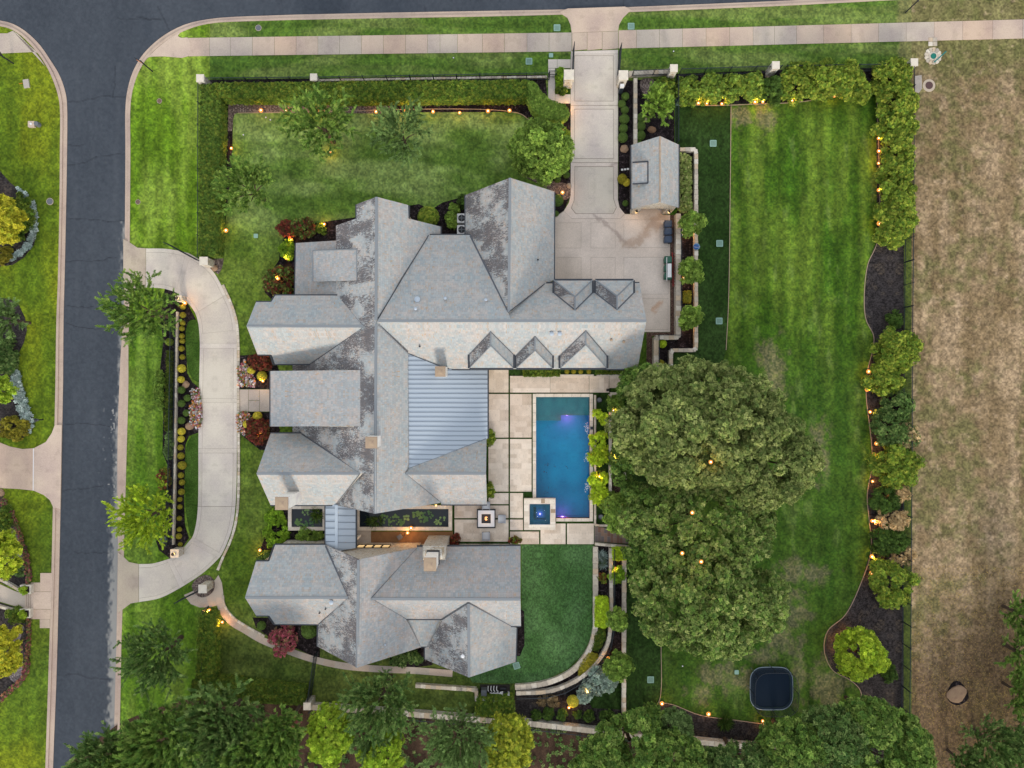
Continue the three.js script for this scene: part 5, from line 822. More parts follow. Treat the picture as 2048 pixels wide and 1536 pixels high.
// pool equipment
{ const p = G(990, 1384), t = root('pool_equipment', 'white pool pumps, filter and pipes on a pad', 'pool equipment', null, V(p.x, 0, p.z)); mesh('pad', box(3.3, 0.06, 1.7, 0, 0.03, 0), M.dark, t); mesh('heater', box(0.6, 0.8, 1.25, -1.2, 0.46, 0.05), M.steel, t); mesh('control_box', box(0.5, 0.5, 0.3, -1.2, 0.9, 0.3), M.white, t);
  mesh('filter_tank', cyl(0.34, 0.34, 0.9, 0.02, 0.06, 0.45, 20), M.cushion, t); mesh('filter_dome', new THREE.SphereGeometry(0.34, 18, 8, 0, 6.3, 0, 1.57).scale(1, 0.5, 1).translate(0.02, 0.96, 0.45), M.cushion, t);
  for (let i = 0; i < 4; i++) { mesh('pipe', tube([V(-0.75 + i * 0.32, 0.1, -0.7), V(-0.75 + i * 0.32, 0.5, -0.4), V(-0.5 + i * 0.4, 0.55, -0.15), V(0.9, 0.4 + i * 0.08, -0.2 + i * 0.1)], 0.05, 16, 7), M.white, t); mesh('valve', cyl(0.09, 0.09, 0.18, -0.6 + i * 0.36, 0.5, -0.3, 10), M.black, t); } mesh('pump', new THREE.CapsuleGeometry(0.16, 0.5, 4, 10).rotateZ(Math.PI / 2).translate(0.9, 0.28, 0), M.black, t); mesh('pump', new THREE.CapsuleGeometry(0.16, 0.5, 4, 10).rotateZ(Math.PI / 2).translate(0.9, 0.28, -0.5), M.black, t); mesh('white_tank', cyl(0.12, 0.12, 0.8, 1.5, 0.06, 0, 12), M.white, t); }
// boulders
function rock(px, py, rpx, m, label, grp, flat = 0.6) {
  const g = new THREE.IcosahedronGeometry(1, 2), p = g.attributes.position, s = rr(0, 99); for (let i = 0; i < p.count; i++) { const x = p.getX(i), y = p.getY(i), z = p.getZ(i), k = 0.78 + 0.5 * fbm(x * 1.6 + s, z * 1.6 + y * 1.3 + s, 3); p.setXYZ(i, x * k, Math.max(-0.35, y * k), z * k); } g.computeVertexNormals();
  const r = rpx / PPM, m2 = tag(mesh('boulder', planar(g.scale(r * rr(0.85, 1.2), r * flat, r * rr(0.85, 1.2))), M.boulder[m]), label, 'boulder', grp); const c = G(px, py); m2.position.set(c.x, r * flat * 0.25, c.z); m2.rotation.y = rr(0, 6);
}
rock(1248, 298, 7, 0, 'upright tan boulder in the driveway bed'); rock(1303, 260, 8, 1, 'brown boulder in the cottage bed'); rock(1290, 240, 5, 2, 'small pale boulder near the cottage bed shrubs'); rock(372, 769, 7, 0, 'tan boulder at the north end of the crescent flowers'); rock(380, 852, 8, 0, 'tan boulder at the south end of the crescent flowers');
sheet('mulch_ring', [1896, 1380, 1906, 1364, 1918, 1362, 1934, 1382, 1937, 1396, 1924, 1408, 1910, 1410, 1896, 1400], 0.014, M.mulch, 'dark mulch ring around a large boulder in the field', 'garden bed', null, true); rock(1913, 1388, 17, 0, 'large reddish boulder in the dry field', null, 0.35);
rock(3, 985, 7, 0, 'tan boulder beside the driveway flowers across the street'); rock(28, 1272, 7, 1, 'reddish boulder on the gravel across the street', 'gravel boulders'); rock(41, 1296, 6, 1, 'reddish boulder on the gravel across the street', 'gravel boulders'); rock(20, 1340, 6, 1, 'reddish boulder on the gravel across the street', 'gravel boulders'); rock(430, 536, 6, 0, 'tan rock at the crescent gate pillar'); rock(1138, 372, 5, 2, 'small pale rock beside the driveway edge'); rock(1095, 1384, 5, 0, 'tan rock on the curved mulch terrace', 'terrace rocks'); rock(1120, 1374, 5, 0, 'tan rock on the curved mulch terrace', 'terrace rocks'); rock(416, 1173, 8, 0, 'tan boulder on the pebble island');
for (const [px, py] of [[51, 1179], [50, 1227]]) { const p = G(px, py, 0.5), t = root('stone_planter', 'square stone planter with a small leafy plant', 'planter', 'planters flanking the garden steps', V(p.x, 0.03, p.z)); mesh('box', prism([V(-0.6, 0, -0.5), V(0.6, 0, -0.5), V(0.6, 0, 0.5), V(-0.6, 0, 0.5)], 0.5, 0.5, [[V(-0.45, 0, -0.36), V(0.45, 0, -0.36), V(0.45, 0, 0.36), V(-0.45, 0, 0.36)]]), M.cap[2], t); mesh('soil', box(0.9, 0.06, 0.72, 0, 0.4, 0), M.mulch, t); }

// ---------------------------------------------------------------- landscape lights
const lampProto = new THREE.Group();
mesh('stake', cyl(0.02, 0.015, 0.3), M.black, lampProto); mesh('housing', new THREE.LatheGeometry([[0.03, 0.24], [0.09, 0.3], [0.12, 0.42], [0.1, 0.43], [0.07, 0.33], [0, 0.3]].map(v => new THREE.Vector2(...v)), 12), M.black, lampProto); mesh('glare_halo', new THREE.LatheGeometry([[0.05, 0.3], [0.19, 0.34], [0.22, 0.41], [0.05, 0.46]].map(v => new THREE.Vector2(...v)), 14), M.amber, lampProto); mesh('lamp_lens', new THREE.SphereGeometry(0.06, 12, 8).scale(1, 0.6, 1).translate(0, 0.47, 0), M.glowFace, lampProto);  // amber ring is no fixture part: added as the glare around the lens
{ const l = new THREE.PointLight(new THREE.Color(1.0, 0.46, 0.12), 2.2, 0, 2); l.position.set(0, 0.85, 0); l.castShadow = true; lampProto.add(l); }
function lamps(list, label, group, y = 0.02) { for (let i = 0; i < list.length; i += 2) { const o = lampProto.clone(), p = G(list[i], list[i + 1], y + 0.45); o.name = numbered('landscape_light'); o.position.set(p.x, y, p.z); o.scale.setScalar(rr(0.8, 1.15)); o.traverse(c => { if (c.isLight) c.intensity *= rr(0.5, 1.4); }); scene.add(o); tag(o, label, 'landscape light', list.length > 2 ? group : null); } }
lamps([522, 221, 572, 221, 634, 220, 752, 223], 'glowing landscape light on the gravel strip under the north hedge', 'lights along the north gravel');
lamps([812, 222, 866, 223, 919, 225, 976, 222, 1019, 221], 'glowing landscape light on dark mulch under the north hedge', 'lights along the north mulch');
lamps([462, 296, 452, 461], 'glowing landscape light beside the clipped west hedge', 'west hedge lights'); lamps([659, 303], 'glowing light under the feathery tree on the north lawn');
lamps([1130, 216, 1126, 259, 1125, 385], 'bright landscape light at the driveway edge bed', 'driveway edge lights');
lamps([1397, 206, 1413, 207, 1444, 207, 1510, 204, 1526, 203, 1584, 201, 1669, 191], 'bright landscape light in front of the northeast shrubs', 'northeast shrub lights');
lamps([1758, 276, 1758, 302, 1758, 326, 1758, 380, 1758, 447], 'bright landscape light beside the tall east shrub row', 'east shrub row lights');
lamps([1737, 743, 1734, 779, 1741, 824, 1753, 887, 1748, 909, 1746, 963, 1745, 1042, 1744, 1113, 1743, 1146], 'bright landscape light on the winding east bed edge', 'winding east bed lights');
lamps([1672, 1292, 1693, 1272], 'bright landscape light under the round lime tree', 'round lime tree lights'); lamps([1711, 1428], 'small light where the east bed meets the south trees'); lamps([1526, 1443, 1417, 1428, 1324, 1407], 'bright landscape light on the south mulch bed', 'south bed lights');
lamps([1138, 1416], 'glowing light beside a yellow ball shrub on the terrace'); lamps([1174, 1380], 'small light under the silvery shrub'); lamps([1216, 1317], 'small light under the young tree on the curved terrace');
lamps([648, 448, 582, 479, 573, 516, 555, 557], 'bright landscape light among shrubs at the northwest house corner', 'northwest corner lights'); lamps([525, 762, 520, 864], 'small light inside a maroon shrub beside the front walk', 'front walk lights'); lamps([519, 1101], 'bright landscape light at the guest wing corner');
lamps([1370, 467, 1368, 556, 1367, 647], 'glowing light at the foot of a young court tree', 'court bed lights', 0.05); lamps([1227, 821, 1230, 913, 1232, 1006], 'small light on the terrace behind the pool wall', 'pool terrace lights'); lamps([1199, 953], 'small light among the lime plants of the pool planter'); lamps([1228, 1136], 'bright light beside the clipped lime hedge block');
lamps([370, 606], 'small light at the north tip of the crescent bed'); lamps([418, 1221, 444, 1245], 'bright light at the top of the south hedge', 'south hedge lights'); lamps([815, 1066], 'small light on the brick terrace', null, 0.06); lamps([822, 1056], 'small light on the pond coping', null, 0.41);
function treeLights(list, h, label, group) { for (let i = 0; i < list.length; i += 2) { const p = G(list[i], list[i + 1], h), t = root('tree_light', label, 'tree light', group, p); mesh('bracket', box(0.06, 0.3, 0.06, 0, -0.2, 0), M.black, t); mesh('housing', cyl(0.1, 0.06, 0.14, 0, -0.12, 0, 10), M.black, t); mesh('glare_halo', new THREE.CylinderGeometry(0.2, 0.1, 0.14, 12).translate(0, 0.02, 0), M.amber, t); mesh('lamp_lens', new THREE.SphereGeometry(0.06, 10, 8).translate(0, 0.1, 0), M.glowFace, t); const l = new THREE.PointLight(new THREE.Color(1, 0.46, 0.12), 1.8, 0, 2); l.position.set(0, 0.6, 0); l.castShadow = true; t.add(l); } }  // amber disc added to stand for the glare round each lens

// ---------------------------------------------------------------- plants
function sprig(n, len, wid, mode) {                         // a small spray of folded leaves, y up
  const pos = [];
  for (let i = 0; i < n; i++) {
    const a = i * 2.39996 + rr(-0.3, 0.3), k = (i + 0.5) / n; let dir, base;
    if (mode === 'feather') { base = V(rr(-0.05, 0.05), rr(-0.03, 0.05), k * 0.6 - 0.3); dir = V(Math.sin(a) * 0.75, rr(-0.15, 0.55), 0.75 + rr(-0.3, 0.2)).normalize(); }
    else if (mode === 'blade') { base = V(0, 0, 0); const e = rr(0.25, 1.25); dir = V(Math.cos(a) * Math.cos(e), Math.sin(e), Math.sin(a) * Math.cos(e)); }
    else { const e = 1.35 - 1.45 * Math.sqrt(k); base = V(Math.cos(a) * 0.16 * k, rr(-0.06, 0.08), Math.sin(a) * 0.16 * k); dir = V(Math.cos(a) * Math.cos(e), Math.sin(e), Math.sin(a) * Math.cos(e)); }
    const L = len * rr(0.75, 1.2), w = wid * rr(0.8, 1.2) / 2, side = dir.clone().cross(V(rr(-0.4, 0.4), 1, rr(-0.4, 0.4))).normalize(), up = side.clone().cross(dir).normalize();
    const m = base.clone().addScaledVector(dir, L * 0.5), tip = base.clone().addScaledVector(dir, L).addScaledVector(V(0, 1, 0), -L * 0.12), l = m.clone().addScaledVector(side, w).addScaledVector(up, w * 0.35), r = m.clone().addScaledVector(side, -w).addScaledVector(up, w * 0.35);
    pos.push(...base.toArray(), ...l.toArray(), ...tip.toArray(), ...base.toArray(), ...tip.toArray(), ...r.toArray());
  }
  const g = new THREE.BufferGeometry(); g.setAttribute('position', new THREE.Float32BufferAttribute(pos, 3)); g.setAttribute('uv', new THREE.Float32BufferAttribute(new Float32Array(pos.length / 3 * 2), 2)); g.computeVertexNormals(); return g;
}
const SPR = { broad: [sprig(13, 0.44, 0.24), sprig(11, 0.48, 0.26)], fine: [sprig(16, 0.34, 0.17), sprig(14, 0.36, 0.18)], feather: [sprig(16, 0.42, 0.12, 'feather'), sprig(14, 0.46, 0.13, 'feather')], blade: [sprig(26, 1.0, 0.075, 'blade')] };
const leafM = new THREE.MeshPhysicalMaterial({ color: 0xffffff, roughness: 0.7, side: THREE.DoubleSide, specularIntensity: 0.35 });
const _m = new THREE.Matrix4(), _q = new THREE.Quaternion(), _s = new THREE.Vector3(), UP = V(0, 1, 0);
let total = 0;
function cloud(parent, name, kind, items) {                 // items: [position, axis, size, colour, forward?]
  const geos = SPR[kind], per = geos.map(() => []); items.forEach((it, i) => per[i % geos.length].push(it)); total += items.length;
  // one mesh per plant: the copies use one spray shape
  const m = new THREE.InstancedMesh(geos[items.length % geos.length], leafM, items.length); m.name = name;
  items.forEach(([p, ax, s, c, fw], i) => {
    if (fw) { const z = fw.clone().normalize(), x = UP.clone().cross(z); if (x.lengthSq() < 1e-4) x.set(1, 0, 0); x.normalize(); const y = z.clone().cross(x); _q.setFromRotationMatrix(_m.makeBasis(x, y, z)); _q.multiply(new THREE.Quaternion().setFromAxisAngle(V(0, 0, 1), rr(-0.8, 0.8))); }
    else { _q.setFromUnitVectors(UP, ax); _q.multiply(new THREE.Quaternion().setFromAxisAngle(UP, rr(0, 6.283))); }
    m.setMatrixAt(i, _m.compose(p, _q, _s.set(s, s, s))); m.setColorAt(i, c);
  });
  m.userData.kind = 'stuff'; m.castShadow = m.receiveShadow = true; parent.add(m); return m;
}
const CB = 1.75;                                            // leaves shade one another: the colour seen is darker than the leaf
const pal = (...list) => list.map(c => alb(c[0], c[1], c[2], CB));
const pick = (cols, lobe) => { const a = cols[rnd() * cols.length | 0], b = cols[rnd() * cols.length | 0]; return a.clone().lerp(b, rnd()).multiplyScalar(lobe * rr(0.68, 1.32)); };
const P = {
  oak: pal([98, 114, 56], [122, 132, 72], [80, 98, 48], [138, 144, 86]), elm: pal([78, 106, 42], [102, 128, 54], [64, 92, 38], [120, 138, 66]), dark: pal([72, 98, 46], [92, 116, 58], [58, 84, 40], [114, 130, 74]),
  lime: pal([138, 162, 44], [160, 178, 58], [112, 142, 38]), yellow: pal([166, 162, 42], [186, 178, 54], [138, 146, 40]), bright: pal([104, 130, 52], [128, 150, 64], [84, 110, 42]), shrub: pal([96, 118, 38], [122, 140, 48], [74, 102, 34], [140, 146, 56]),
  hedge: pal([74, 98, 32], [98, 120, 42], [56, 80, 28], [112, 120, 42]), box: pal([88, 110, 50], [74, 96, 42]), olive: pal([138, 130, 40], [152, 140, 46], [116, 116, 40]), gold: pal([186, 172, 56], [198, 184, 72], [160, 156, 50]), maroon: pal([104, 44, 40], [84, 40, 36], [128, 62, 44], [74, 70, 36]),
  rose: pal([146, 70, 84], [166, 92, 98], [110, 98, 66], [126, 58, 70]), dead: pal([176, 150, 108], [154, 132, 96], [190, 166, 124]), silver: pal([136, 152, 140], [156, 168, 156], [114, 134, 118]), neon: pal([160, 182, 42], [178, 196, 56], [138, 164, 36]), deep: pal([60, 84, 32], [76, 98, 38], [50, 72, 27]), grey: pal([90, 114, 62], [112, 132, 78], [76, 98, 52]), grass: pal([122, 134, 70], [150, 152, 96], [100, 118, 56]), yew: pal([106, 138, 34], [132, 160, 46], [88, 122, 32]),
  flower: pal([190, 186, 194], [150, 84, 104], [190, 130, 50], [140, 50, 62], [76, 104, 44], [76, 104, 44], [200, 196, 198]), pink: pal([140, 74, 88], [160, 110, 80], [112, 50, 70], [84, 104, 50], [84, 104, 50]), sage: pal([138, 152, 148], [116, 132, 124], [160, 170, 166]) };
const dirUp = lo => { const y = rr(lo, 1), a = rr(0, 6.2832), r = Math.sqrt(Math.max(0, 1 - y * y)); return V(Math.cos(a) * r, y, Math.sin(a) * r); };
function lobeCrown(R, Hh, Rz, n, lr, size, dens, cols, lo = -0.3) {
  const lobes = [], out = [], sd = rr(0, 90), rl = Math.min(0.85, Math.max(lr * Math.min(R, Rz), 0.42 * Math.min(1, R))), sp = rl * 1.42;
  const edge = a => 0.86 + 0.30 * fbm(Math.cos(a) * 1.9 + sd, Math.sin(a) * 1.9 + sd, 3);        // uneven outline
  for (let tries = 0, fail = 0; fail < 260 && tries < 9000; tries++) {
    const a = rr(0, 6.2832), q0 = Math.sqrt(rnd()), k = q0 * edge(a) * (1 - 0.5 * rl / Math.max(R, Rz)), c = V(Math.cos(a) * R * k, 0, Math.sin(a) * Rz * k);
    c.y = Hh * (Math.sqrt(Math.max(0, 1 - q0 * q0)) * rr(0.45, 1.06) + (q0 > 0.8 ? rr(-0.35, 0.1) : 0)) * (1 - 0.3 * rl / Hh);
    if (R > 3 && fbm(c.x * 0.42 + sd, c.z * 0.42 + sd, 3) < 0.345) { fail += 0.2; continue; } let ok = true; for (const l of lobes) if (l.c.distanceToSquared(c) < sp * sp * l.k) { ok = false; break; } if (!ok) { fail++; continue; } fail = 0;
    lobes.push({ c, k: rr(0.6, 1.15), r: rl * rr(0.4, 1.2), b: rr(0.78, 1.2) });
  }
  for (let i = 0, m = Math.ceil(lobes.length * 0.45); i < m; i++) { const a = rr(0, 6.2832), q0 = rr(0.55, 0.95), e = edge(a); lobes.push({ c: V(Math.cos(a) * R * q0 * e, lo * Hh * rr(0.3, 1.4), Math.sin(a) * Rz * q0 * e), r: rl * rr(0.7, 1.1), b: rr(0.84, 1.12) }); }
  const fit = size * size * 0.17;
  for (const l of lobes) { const N = Math.ceil(dens * 1.9 * Math.PI * l.r * l.r / fit); for (let i = 0; i < N; i++) {
    const d = dirUp(-0.4), p = l.c.clone().add(d.clone().multiplyScalar(l.r * rr(0.55, 1.25)).multiply(V(1, 0.85, 1)));
    out.push([p, d.clone().lerp(UP, 0.2).add(V(rr(-0.8, 0.8), rr(-0.4, 0.5), rr(-0.8, 0.8))).normalize(), size * rr(0.6, 1.4), pick(cols, l.b)]);
  } }
  return out;
}
function branchCrown(R, Hh, Rz, nb, size, cols) {
  const out = [];
  for (let b = 0; b < nb; b++) {
    const y = 0.98 - (b + 0.5) / nb * 1.15, a = b * 2.39996 + rr(-0.25, 0.25), r = Math.sqrt(Math.max(0, 1 - y * y)), k = rr(0.72, 1.12), lb = rr(0.85, 1.13);
    const end = V(Math.cos(a) * r * R * k, y * Hh * k, Math.sin(a) * r * Rz * k), st = V(rr(-0.1, 0.1) * R, -0.35 * Hh, rr(-0.1, 0.1) * R), mid = st.clone().lerp(end, 0.55).add(V(rr(-0.1, 0.1) * R, 0.22 * Hh, rr(-0.1, 0.1) * Rz)), c = new THREE.QuadraticBezierCurve3(st, mid, end), L = c.getLength();
    const put = (p, f, s) => out.push([p, UP, s, pick(cols, lb), f]);
    for (let t = 0.3; t <= 1; t += size * 0.3 / L) put(c.getPoint(t).add(V(rr(-0.12, 0.12), rr(-0.08, 0.12), rr(-0.12, 0.12))), c.getTangent(t).add(V(rr(-0.3, 0.3), rr(-0.1, 0.4), rr(-0.3, 0.3))), size * rr(0.7, 1.15) * (1.1 - 0.35 * t));
    for (let w = 0; w < 5; w++) { const t = rr(0.35, 0.92), p0 = c.getPoint(t), tn = c.getTangent(t), dv = tn.clone().applyAxisAngle(UP, (w % 2 ? 1 : -1) * rr(0.5, 1.2)).add(V(0, rr(-0.1, 0.45), 0)).normalize(), wl = R * rr(0.14, 0.32); for (let s = 0; s < wl; s += size * 0.3) put(p0.clone().addScaledVector(dv, s).add(V(rr(-0.05, 0.05), rr(-0.05, 0.05), rr(-0.05, 0.05))), dv.clone().add(V(rr(-0.25, 0.25), rr(-0.1, 0.3), rr(-0.25, 0.25))), size * rr(0.65, 1.05)); }
  }
  return out;
}
function trunkGeo(h, r, R, limbs) {
  const L = [], taper = (pts, r0, r1) => { const c = new THREE.CatmullRomCurve3(pts), g = new THREE.TubeGeometry(c, 8, 1, 7, false), p = g.attributes.position; for (let i = 0; i < p.count; i++) { const t = Math.floor(i / 8) / 8, o = c.getPointAt(Math.min(1, t)), k = r0 + (r1 - r0) * t; p.setXYZ(i, o.x + (p.getX(i) - o.x) * k, o.y + (p.getY(i) - o.y) * k, o.z + (p.getZ(i) - o.z) * k); } g.computeVertexNormals(); return g; };
  L.push(taper([V(0, -0.1, 0), V(rr(-0.1, 0.1), h * 0.4, rr(-0.1, 0.1)), V(0, h * 0.85, 0)], r * 1.25, r * 0.55));
  for (let i = 0; i < limbs; i++) { const a = i * 6.283 / limbs + rr(-0.3, 0.3), e = R * rr(0.4, 0.62); L.push(taper([V(0, h * 0.42, 0), V(Math.cos(a) * e * 0.4, h * 0.72, Math.sin(a) * e * 0.4), V(Math.cos(a) * e, h * rr(0.85, 1.05), Math.sin(a) * e)], r * 0.5, r * 0.12)); }
  return merged(L);
}
// tree: photo centre and radii in pixels, hc = height of the crown's middle, Hh = its half height
function tree(px, py, rx, ry, hc, Hh, form, cols, label, o = {}) {
  const f = (1 - hc / H) / PPM, R = rx * f, Rz = ry * f, c = G(px, py, hc), t = root(o.name || 'tree', label, o.cat || 'tree', o.group, V(c.x, 0, c.z));
  mesh('trunk', trunkGeo(hc, o.tr || 0.05 * R + 0.05, R, o.limbs || 5), M.bark, t);
  let it; if (form === 'feather') it = branchCrown(R, Hh, Rz, o.nb || Math.round(16 + R * 9), o.size || 0.52, cols.map(c => c.clone().multiplyScalar(1.25))); else it = lobeCrown(R, Hh, Rz, o.n || Math.round(10 + R * 7), o.lr || 0.26, o.size || 0.36, o.dens || 1, cols, o.lo);
  const cr = cloud(t, 'crown', form === 'feather' ? 'feather' : o.spr || 'broad', it); cr.position.y = hc; return t;
}
function shrub(px, py, rpx, h, cols, label, o = {}) {        // low leafy plant; h = height
  const hc = h * 0.45, f = (1 - hc / H) / PPM, R = rpx * f, Rz = (o.ry || rpx) * f, c = G(px, py, hc * 1.4), t = root(o.name || 'shrub', label, o.cat || 'shrub', o.group, V(c.x, o.y || 0, c.z));
  mesh('stem', trunkGeo(Math.max(0.15, hc), 0.03 + R * 0.03, R, 4), M.bark, t);
  const it = o.form === 'blade' ? Array.from({ length: o.n || 16 }, () => [V(rr(-1, 1) * R * 0.35, -hc, rr(-1, 1) * Rz * 0.35), UP, R * rr(0.8, 1.15), pick(cols, 1)]) : lobeCrown(R, h * 0.55, Rz, o.n || Math.round(7 + R * 9), o.lr || 0.3, o.size || 0.28, o.dens || 1, cols, -0.4);
  cloud(t, 'foliage', o.form === 'blade' ? 'blade' : o.spr || 'broad', it).position.y = hc; return t;
}
const ballCache = {};
function ball(px, py, rpx, cols, key, label, group, o = {}) {   // clipped ball
  const r = rpx / PPM * 0.97, c = G(px, py, r);
  if (!ballCache[key]) { const g = new THREE.Group(), it = []; const N = 520; for (let i = 0; i < N; i++) { const d = dirUp(-0.5); it.push([d.clone().multiplyScalar(rr(0.86, 0.98)), d.clone().add(V(rr(-0.4, 0.4), rr(-0.3, 0.3), rr(-0.4, 0.4))).normalize(), rr(0.26, 0.4), pick(cols, 1)]); } const core = mesh('branches', new THREE.IcosahedronGeometry(0.8, 1).scale(1, 0.92, 1), std({ color: cols[0], roughness: 1 }), g); core.position.y = 0.75; cloud(g, 'foliage', 'fine', it).position.y = 0.75; ballCache[key] = g; }
  const b = ballCache[key].clone(); b.name = numbered(o.name || 'ball_shrub'); b.position.set(c.x, o.y || 0, c.z); b.rotation.y = rr(0, 6); b.scale.set(r, r * (o.sy || 0.95), r); scene.add(b); return tag(b, label, 'shrub', group);
}
function hedge(list, h, cols, label, o = {}) {               // list: outline of the clipped top as seen in the photo
  const top = pix(list, h), y0 = o.y0 || 0, t = root('hedge', label, 'hedge', o.group, V(0, 0, 0)), it = [], size = o.size || 0.36;
  const c2 = top.reduce((s, p) => s.add(p), V(0, 0, 0)).multiplyScalar(1 / top.length);
  const ins = (x, z) => { let k = false; for (let i = 0, j = top.length - 1; i < top.length; j = i++) { const a = top[i], b = top[j]; if ((a.z > z) !== (b.z > z) && x < (b.x - a.x) * (z - a.z) / (b.z - a.z) + a.x) k = !k; } return k; };
  const xs = top.map(p => p.x), zs = top.map(p => p.z), x0 = Math.min(...xs), x1 = Math.max(...xs), z0 = Math.min(...zs), z1 = Math.max(...zs), st = size * (o.sp || 0.42);
  for (let x = x0; x < x1; x += st) for (let z = z0; z < z1; z += st) { const X = x + rr(-0.5, 0.5) * st, Z = z + rr(-0.5, 0.5) * st; if (!ins(X, Z)) continue; const bump = (fbm(X * 0.9 + 50, Z * 0.9 + 50, 3) - 0.5) * (o.rough || 0.3); it.push([V(X, h - 0.08 + bump + rr(-0.1, 0.06), Z), V(rr(-0.7, 0.7), 1, rr(-0.7, 0.7)).normalize(), size * rr(0.75, 1.25), pick(cols, 0.88 + 0.3 * fbm(X * 0.35, Z * 0.35, 3))]); }
  for (let i = 0; i < top.length; i++) { const a = top[i], b = top[(i + 1) % top.length], L = a.distanceTo(b), nx = -(b.z - a.z) / L, nz = (b.x - a.x) / L, sg = ins(a.x + (b.x - a.x) / 2 + nx * 0.05, a.z + (b.z - a.z) / 2 + nz * 0.05) ? -1 : 1; for (let k = 0; k < L / st; k++) for (let y = y0 + 0.1; y < h; y += st) { const u = rnd(); it.push([V(a.x + (b.x - a.x) * u + nx * sg * rr(-0.12, 0.08), y + rr(-0.1, 0.1), a.z + (b.z - a.z) * u + nz * sg * rr(-0.12, 0.08)), V(nx * sg, rr(0, 0.9), nz * sg).normalize(), size * rr(0.75, 1.2), pick(cols, 1)]); } }
  const inn = top.map(p => p.clone().lerp(c2, 0).add(V(0, 0, 0))); mesh('branches', prism(inn, h - 0.4, h - 0.4 - y0), std({ color: cols[0], roughness: 1 }), t); cloud(t, 'foliage', o.spr || 'fine', it); return t;
}
function bedPlants(name, list, h, cols, n, label, kind = 'fine', size = 0.26, cat = 'flowers') {   // dense low planting nobody could count
  const out = pix(list, h), xs = out.map(p => p.x), zs = out.map(p => p.z), it = []; const ins = (x, z) => { let k = false; for (let i = 0, j = out.length - 1; i < out.length; j = i++) { const a = out[i], b = out[j]; if ((a.z > z) !== (b.z > z) && x < (b.x - a.x) * (z - a.z) / (b.z - a.z) + a.x) k = !k; } return k; };
  const x0 = Math.min(...xs), x1 = Math.max(...xs), z0 = Math.min(...zs), z1 = Math.max(...zs); let g = 0; while (it.length < n && g++ < n * 12) { const x = rr(x0, x1), z = rr(z0, z1); if (ins(x, z)) it.push([V(x, rr(0.05, h), z), V(rr(-0.5, 0.5), 1, rr(-0.5, 0.5)).normalize(), size * rr(0.7, 1.3), pick(cols, 1)]); }
  const m = cloud(scene, numbered(name), kind, it); tag(m, label, cat, null, 'stuff'); return m;
}

// --- trees
tree(1400, 850, 172, 128, 8.2, 4.0, 'lobe', P.oak, 'huge spreading oak shading the lawn east of the pool', { name: 'oak_tree', n: 150, lr: 0.15, size: 0.36, tr: 0.5, limbs: 8, dens: 0.85 });
tree(1520, 920, 112, 95, 7.6, 3.6, 'lobe', P.oak, 'broad oak crown reaching furthest over the mown lawn', { name: 'oak_tree', n: 80, lr: 0.19, size: 0.36, tr: 0.4, limbs: 7, dens: 0.85 });
tree(1398, 1048, 146, 92, 6.6, 3.0, 'lobe', P.elm.concat(P.oak), 'darker oak filling the middle of the grove', { name: 'oak_tree', n: 64, lr: 0.2, size: 0.38, tr: 0.3, limbs: 6, dens: 0.85 });
tree(1420, 1195, 152, 112, 7.4, 3.6, 'lobe', P.oak.concat(P.elm), 'wide oak at the south end of the grove', { name: 'oak_tree', n: 120, lr: 0.16, size: 0.36, tr: 0.42, limbs: 8, dens: 0.85 });
tree(1290, 940, 62, 84, 5.2, 2.6, 'lobe', P.elm, 'smaller oak beside the pool terrace wall', { name: 'oak_tree', n: 40, lr: 0.22, size: 0.46, dens: 0.85 });
tree(1290, 775, 48, 42, 5.0, 2.2, 'lobe', P.elm, 'smaller oak at the corner of the raised walls', { name: 'oak_tree', n: 30, lr: 0.24, size: 0.44, dens: 0.9 });
tree(1246, 1030, 36, 38, 3.6, 1.6, 'lobe', P.bright, 'bushy green tree beside the brick walk', { n: 26, size: 0.38 });
tree(1300, 1110, 56, 36, 4.8, 2.0, 'lobe', P.elm, 'leafy tree overhanging the brick walk', { n: 30, size: 0.44 });
tree(284, 622, 76, 78, 5.5, 3.2, 'feather', P.elm, 'feathery elm overhanging the street beside the crescent', { name: 'elm_tree' });
tree(292, 1032, 66, 70, 5.0, 3.0, 'feather', pal([128, 146, 36], [152, 166, 50], [104, 128, 34]), 'yellow green elm overhanging the street kerb', { name: 'elm_tree' });
tree(640, 248, 74, 72, 5.2, 3.0, 'feather', P.elm, 'feathery elm with a light beneath it on the north lawn', { name: 'elm_tree', nb: 44 });
tree(800, 266, 64, 64, 5.0, 3.0, 'feather', P.grey, 'thin feathery elm in the middle of the north lawn', { name: 'elm_tree', nb: 34 });
tree(492, 374, 66, 60, 5.0, 2.8, 'feather', P.elm, 'feathery elm leaning over the west hedge', { name: 'elm_tree', nb: 42 });
tree(1080, 300, 56, 58, 4.0, 2.6, 'lobe', P.bright, 'round bright green tree between north lawn and driveway', { n: 46, lr: 0.24 });
tree(1314, 210, 36, 42, 3.4, 1.9, 'feather', P.bright, 'loose green tree in the cottage bed', { nb: 40, size: 0.44 });
for (const [x, y] of [[1388, 447], [1384, 542], [1380, 635]]) tree(x, y, 22, 21, 2.8, 1.3, 'lobe', P.bright, 'young round green tree in the raised court bed', { group: 'young court trees', n: 20, lr: 0.3, size: 0.36, tr: 0.06 });
tree(1235, 1238, 19, 23, 2.8, 1.3, 'lobe', P.bright, 'young green tree on the terrace beside the clipped lime hedge', { n: 18, lr: 0.3, size: 0.36, tr: 0.06 }); tree(1237, 1333, 26, 25, 3.0, 1.5, 'lobe', P.bright, 'young green tree beside the silvery shrub', { n: 22, lr: 0.28, size: 0.36, tr: 0.06 });
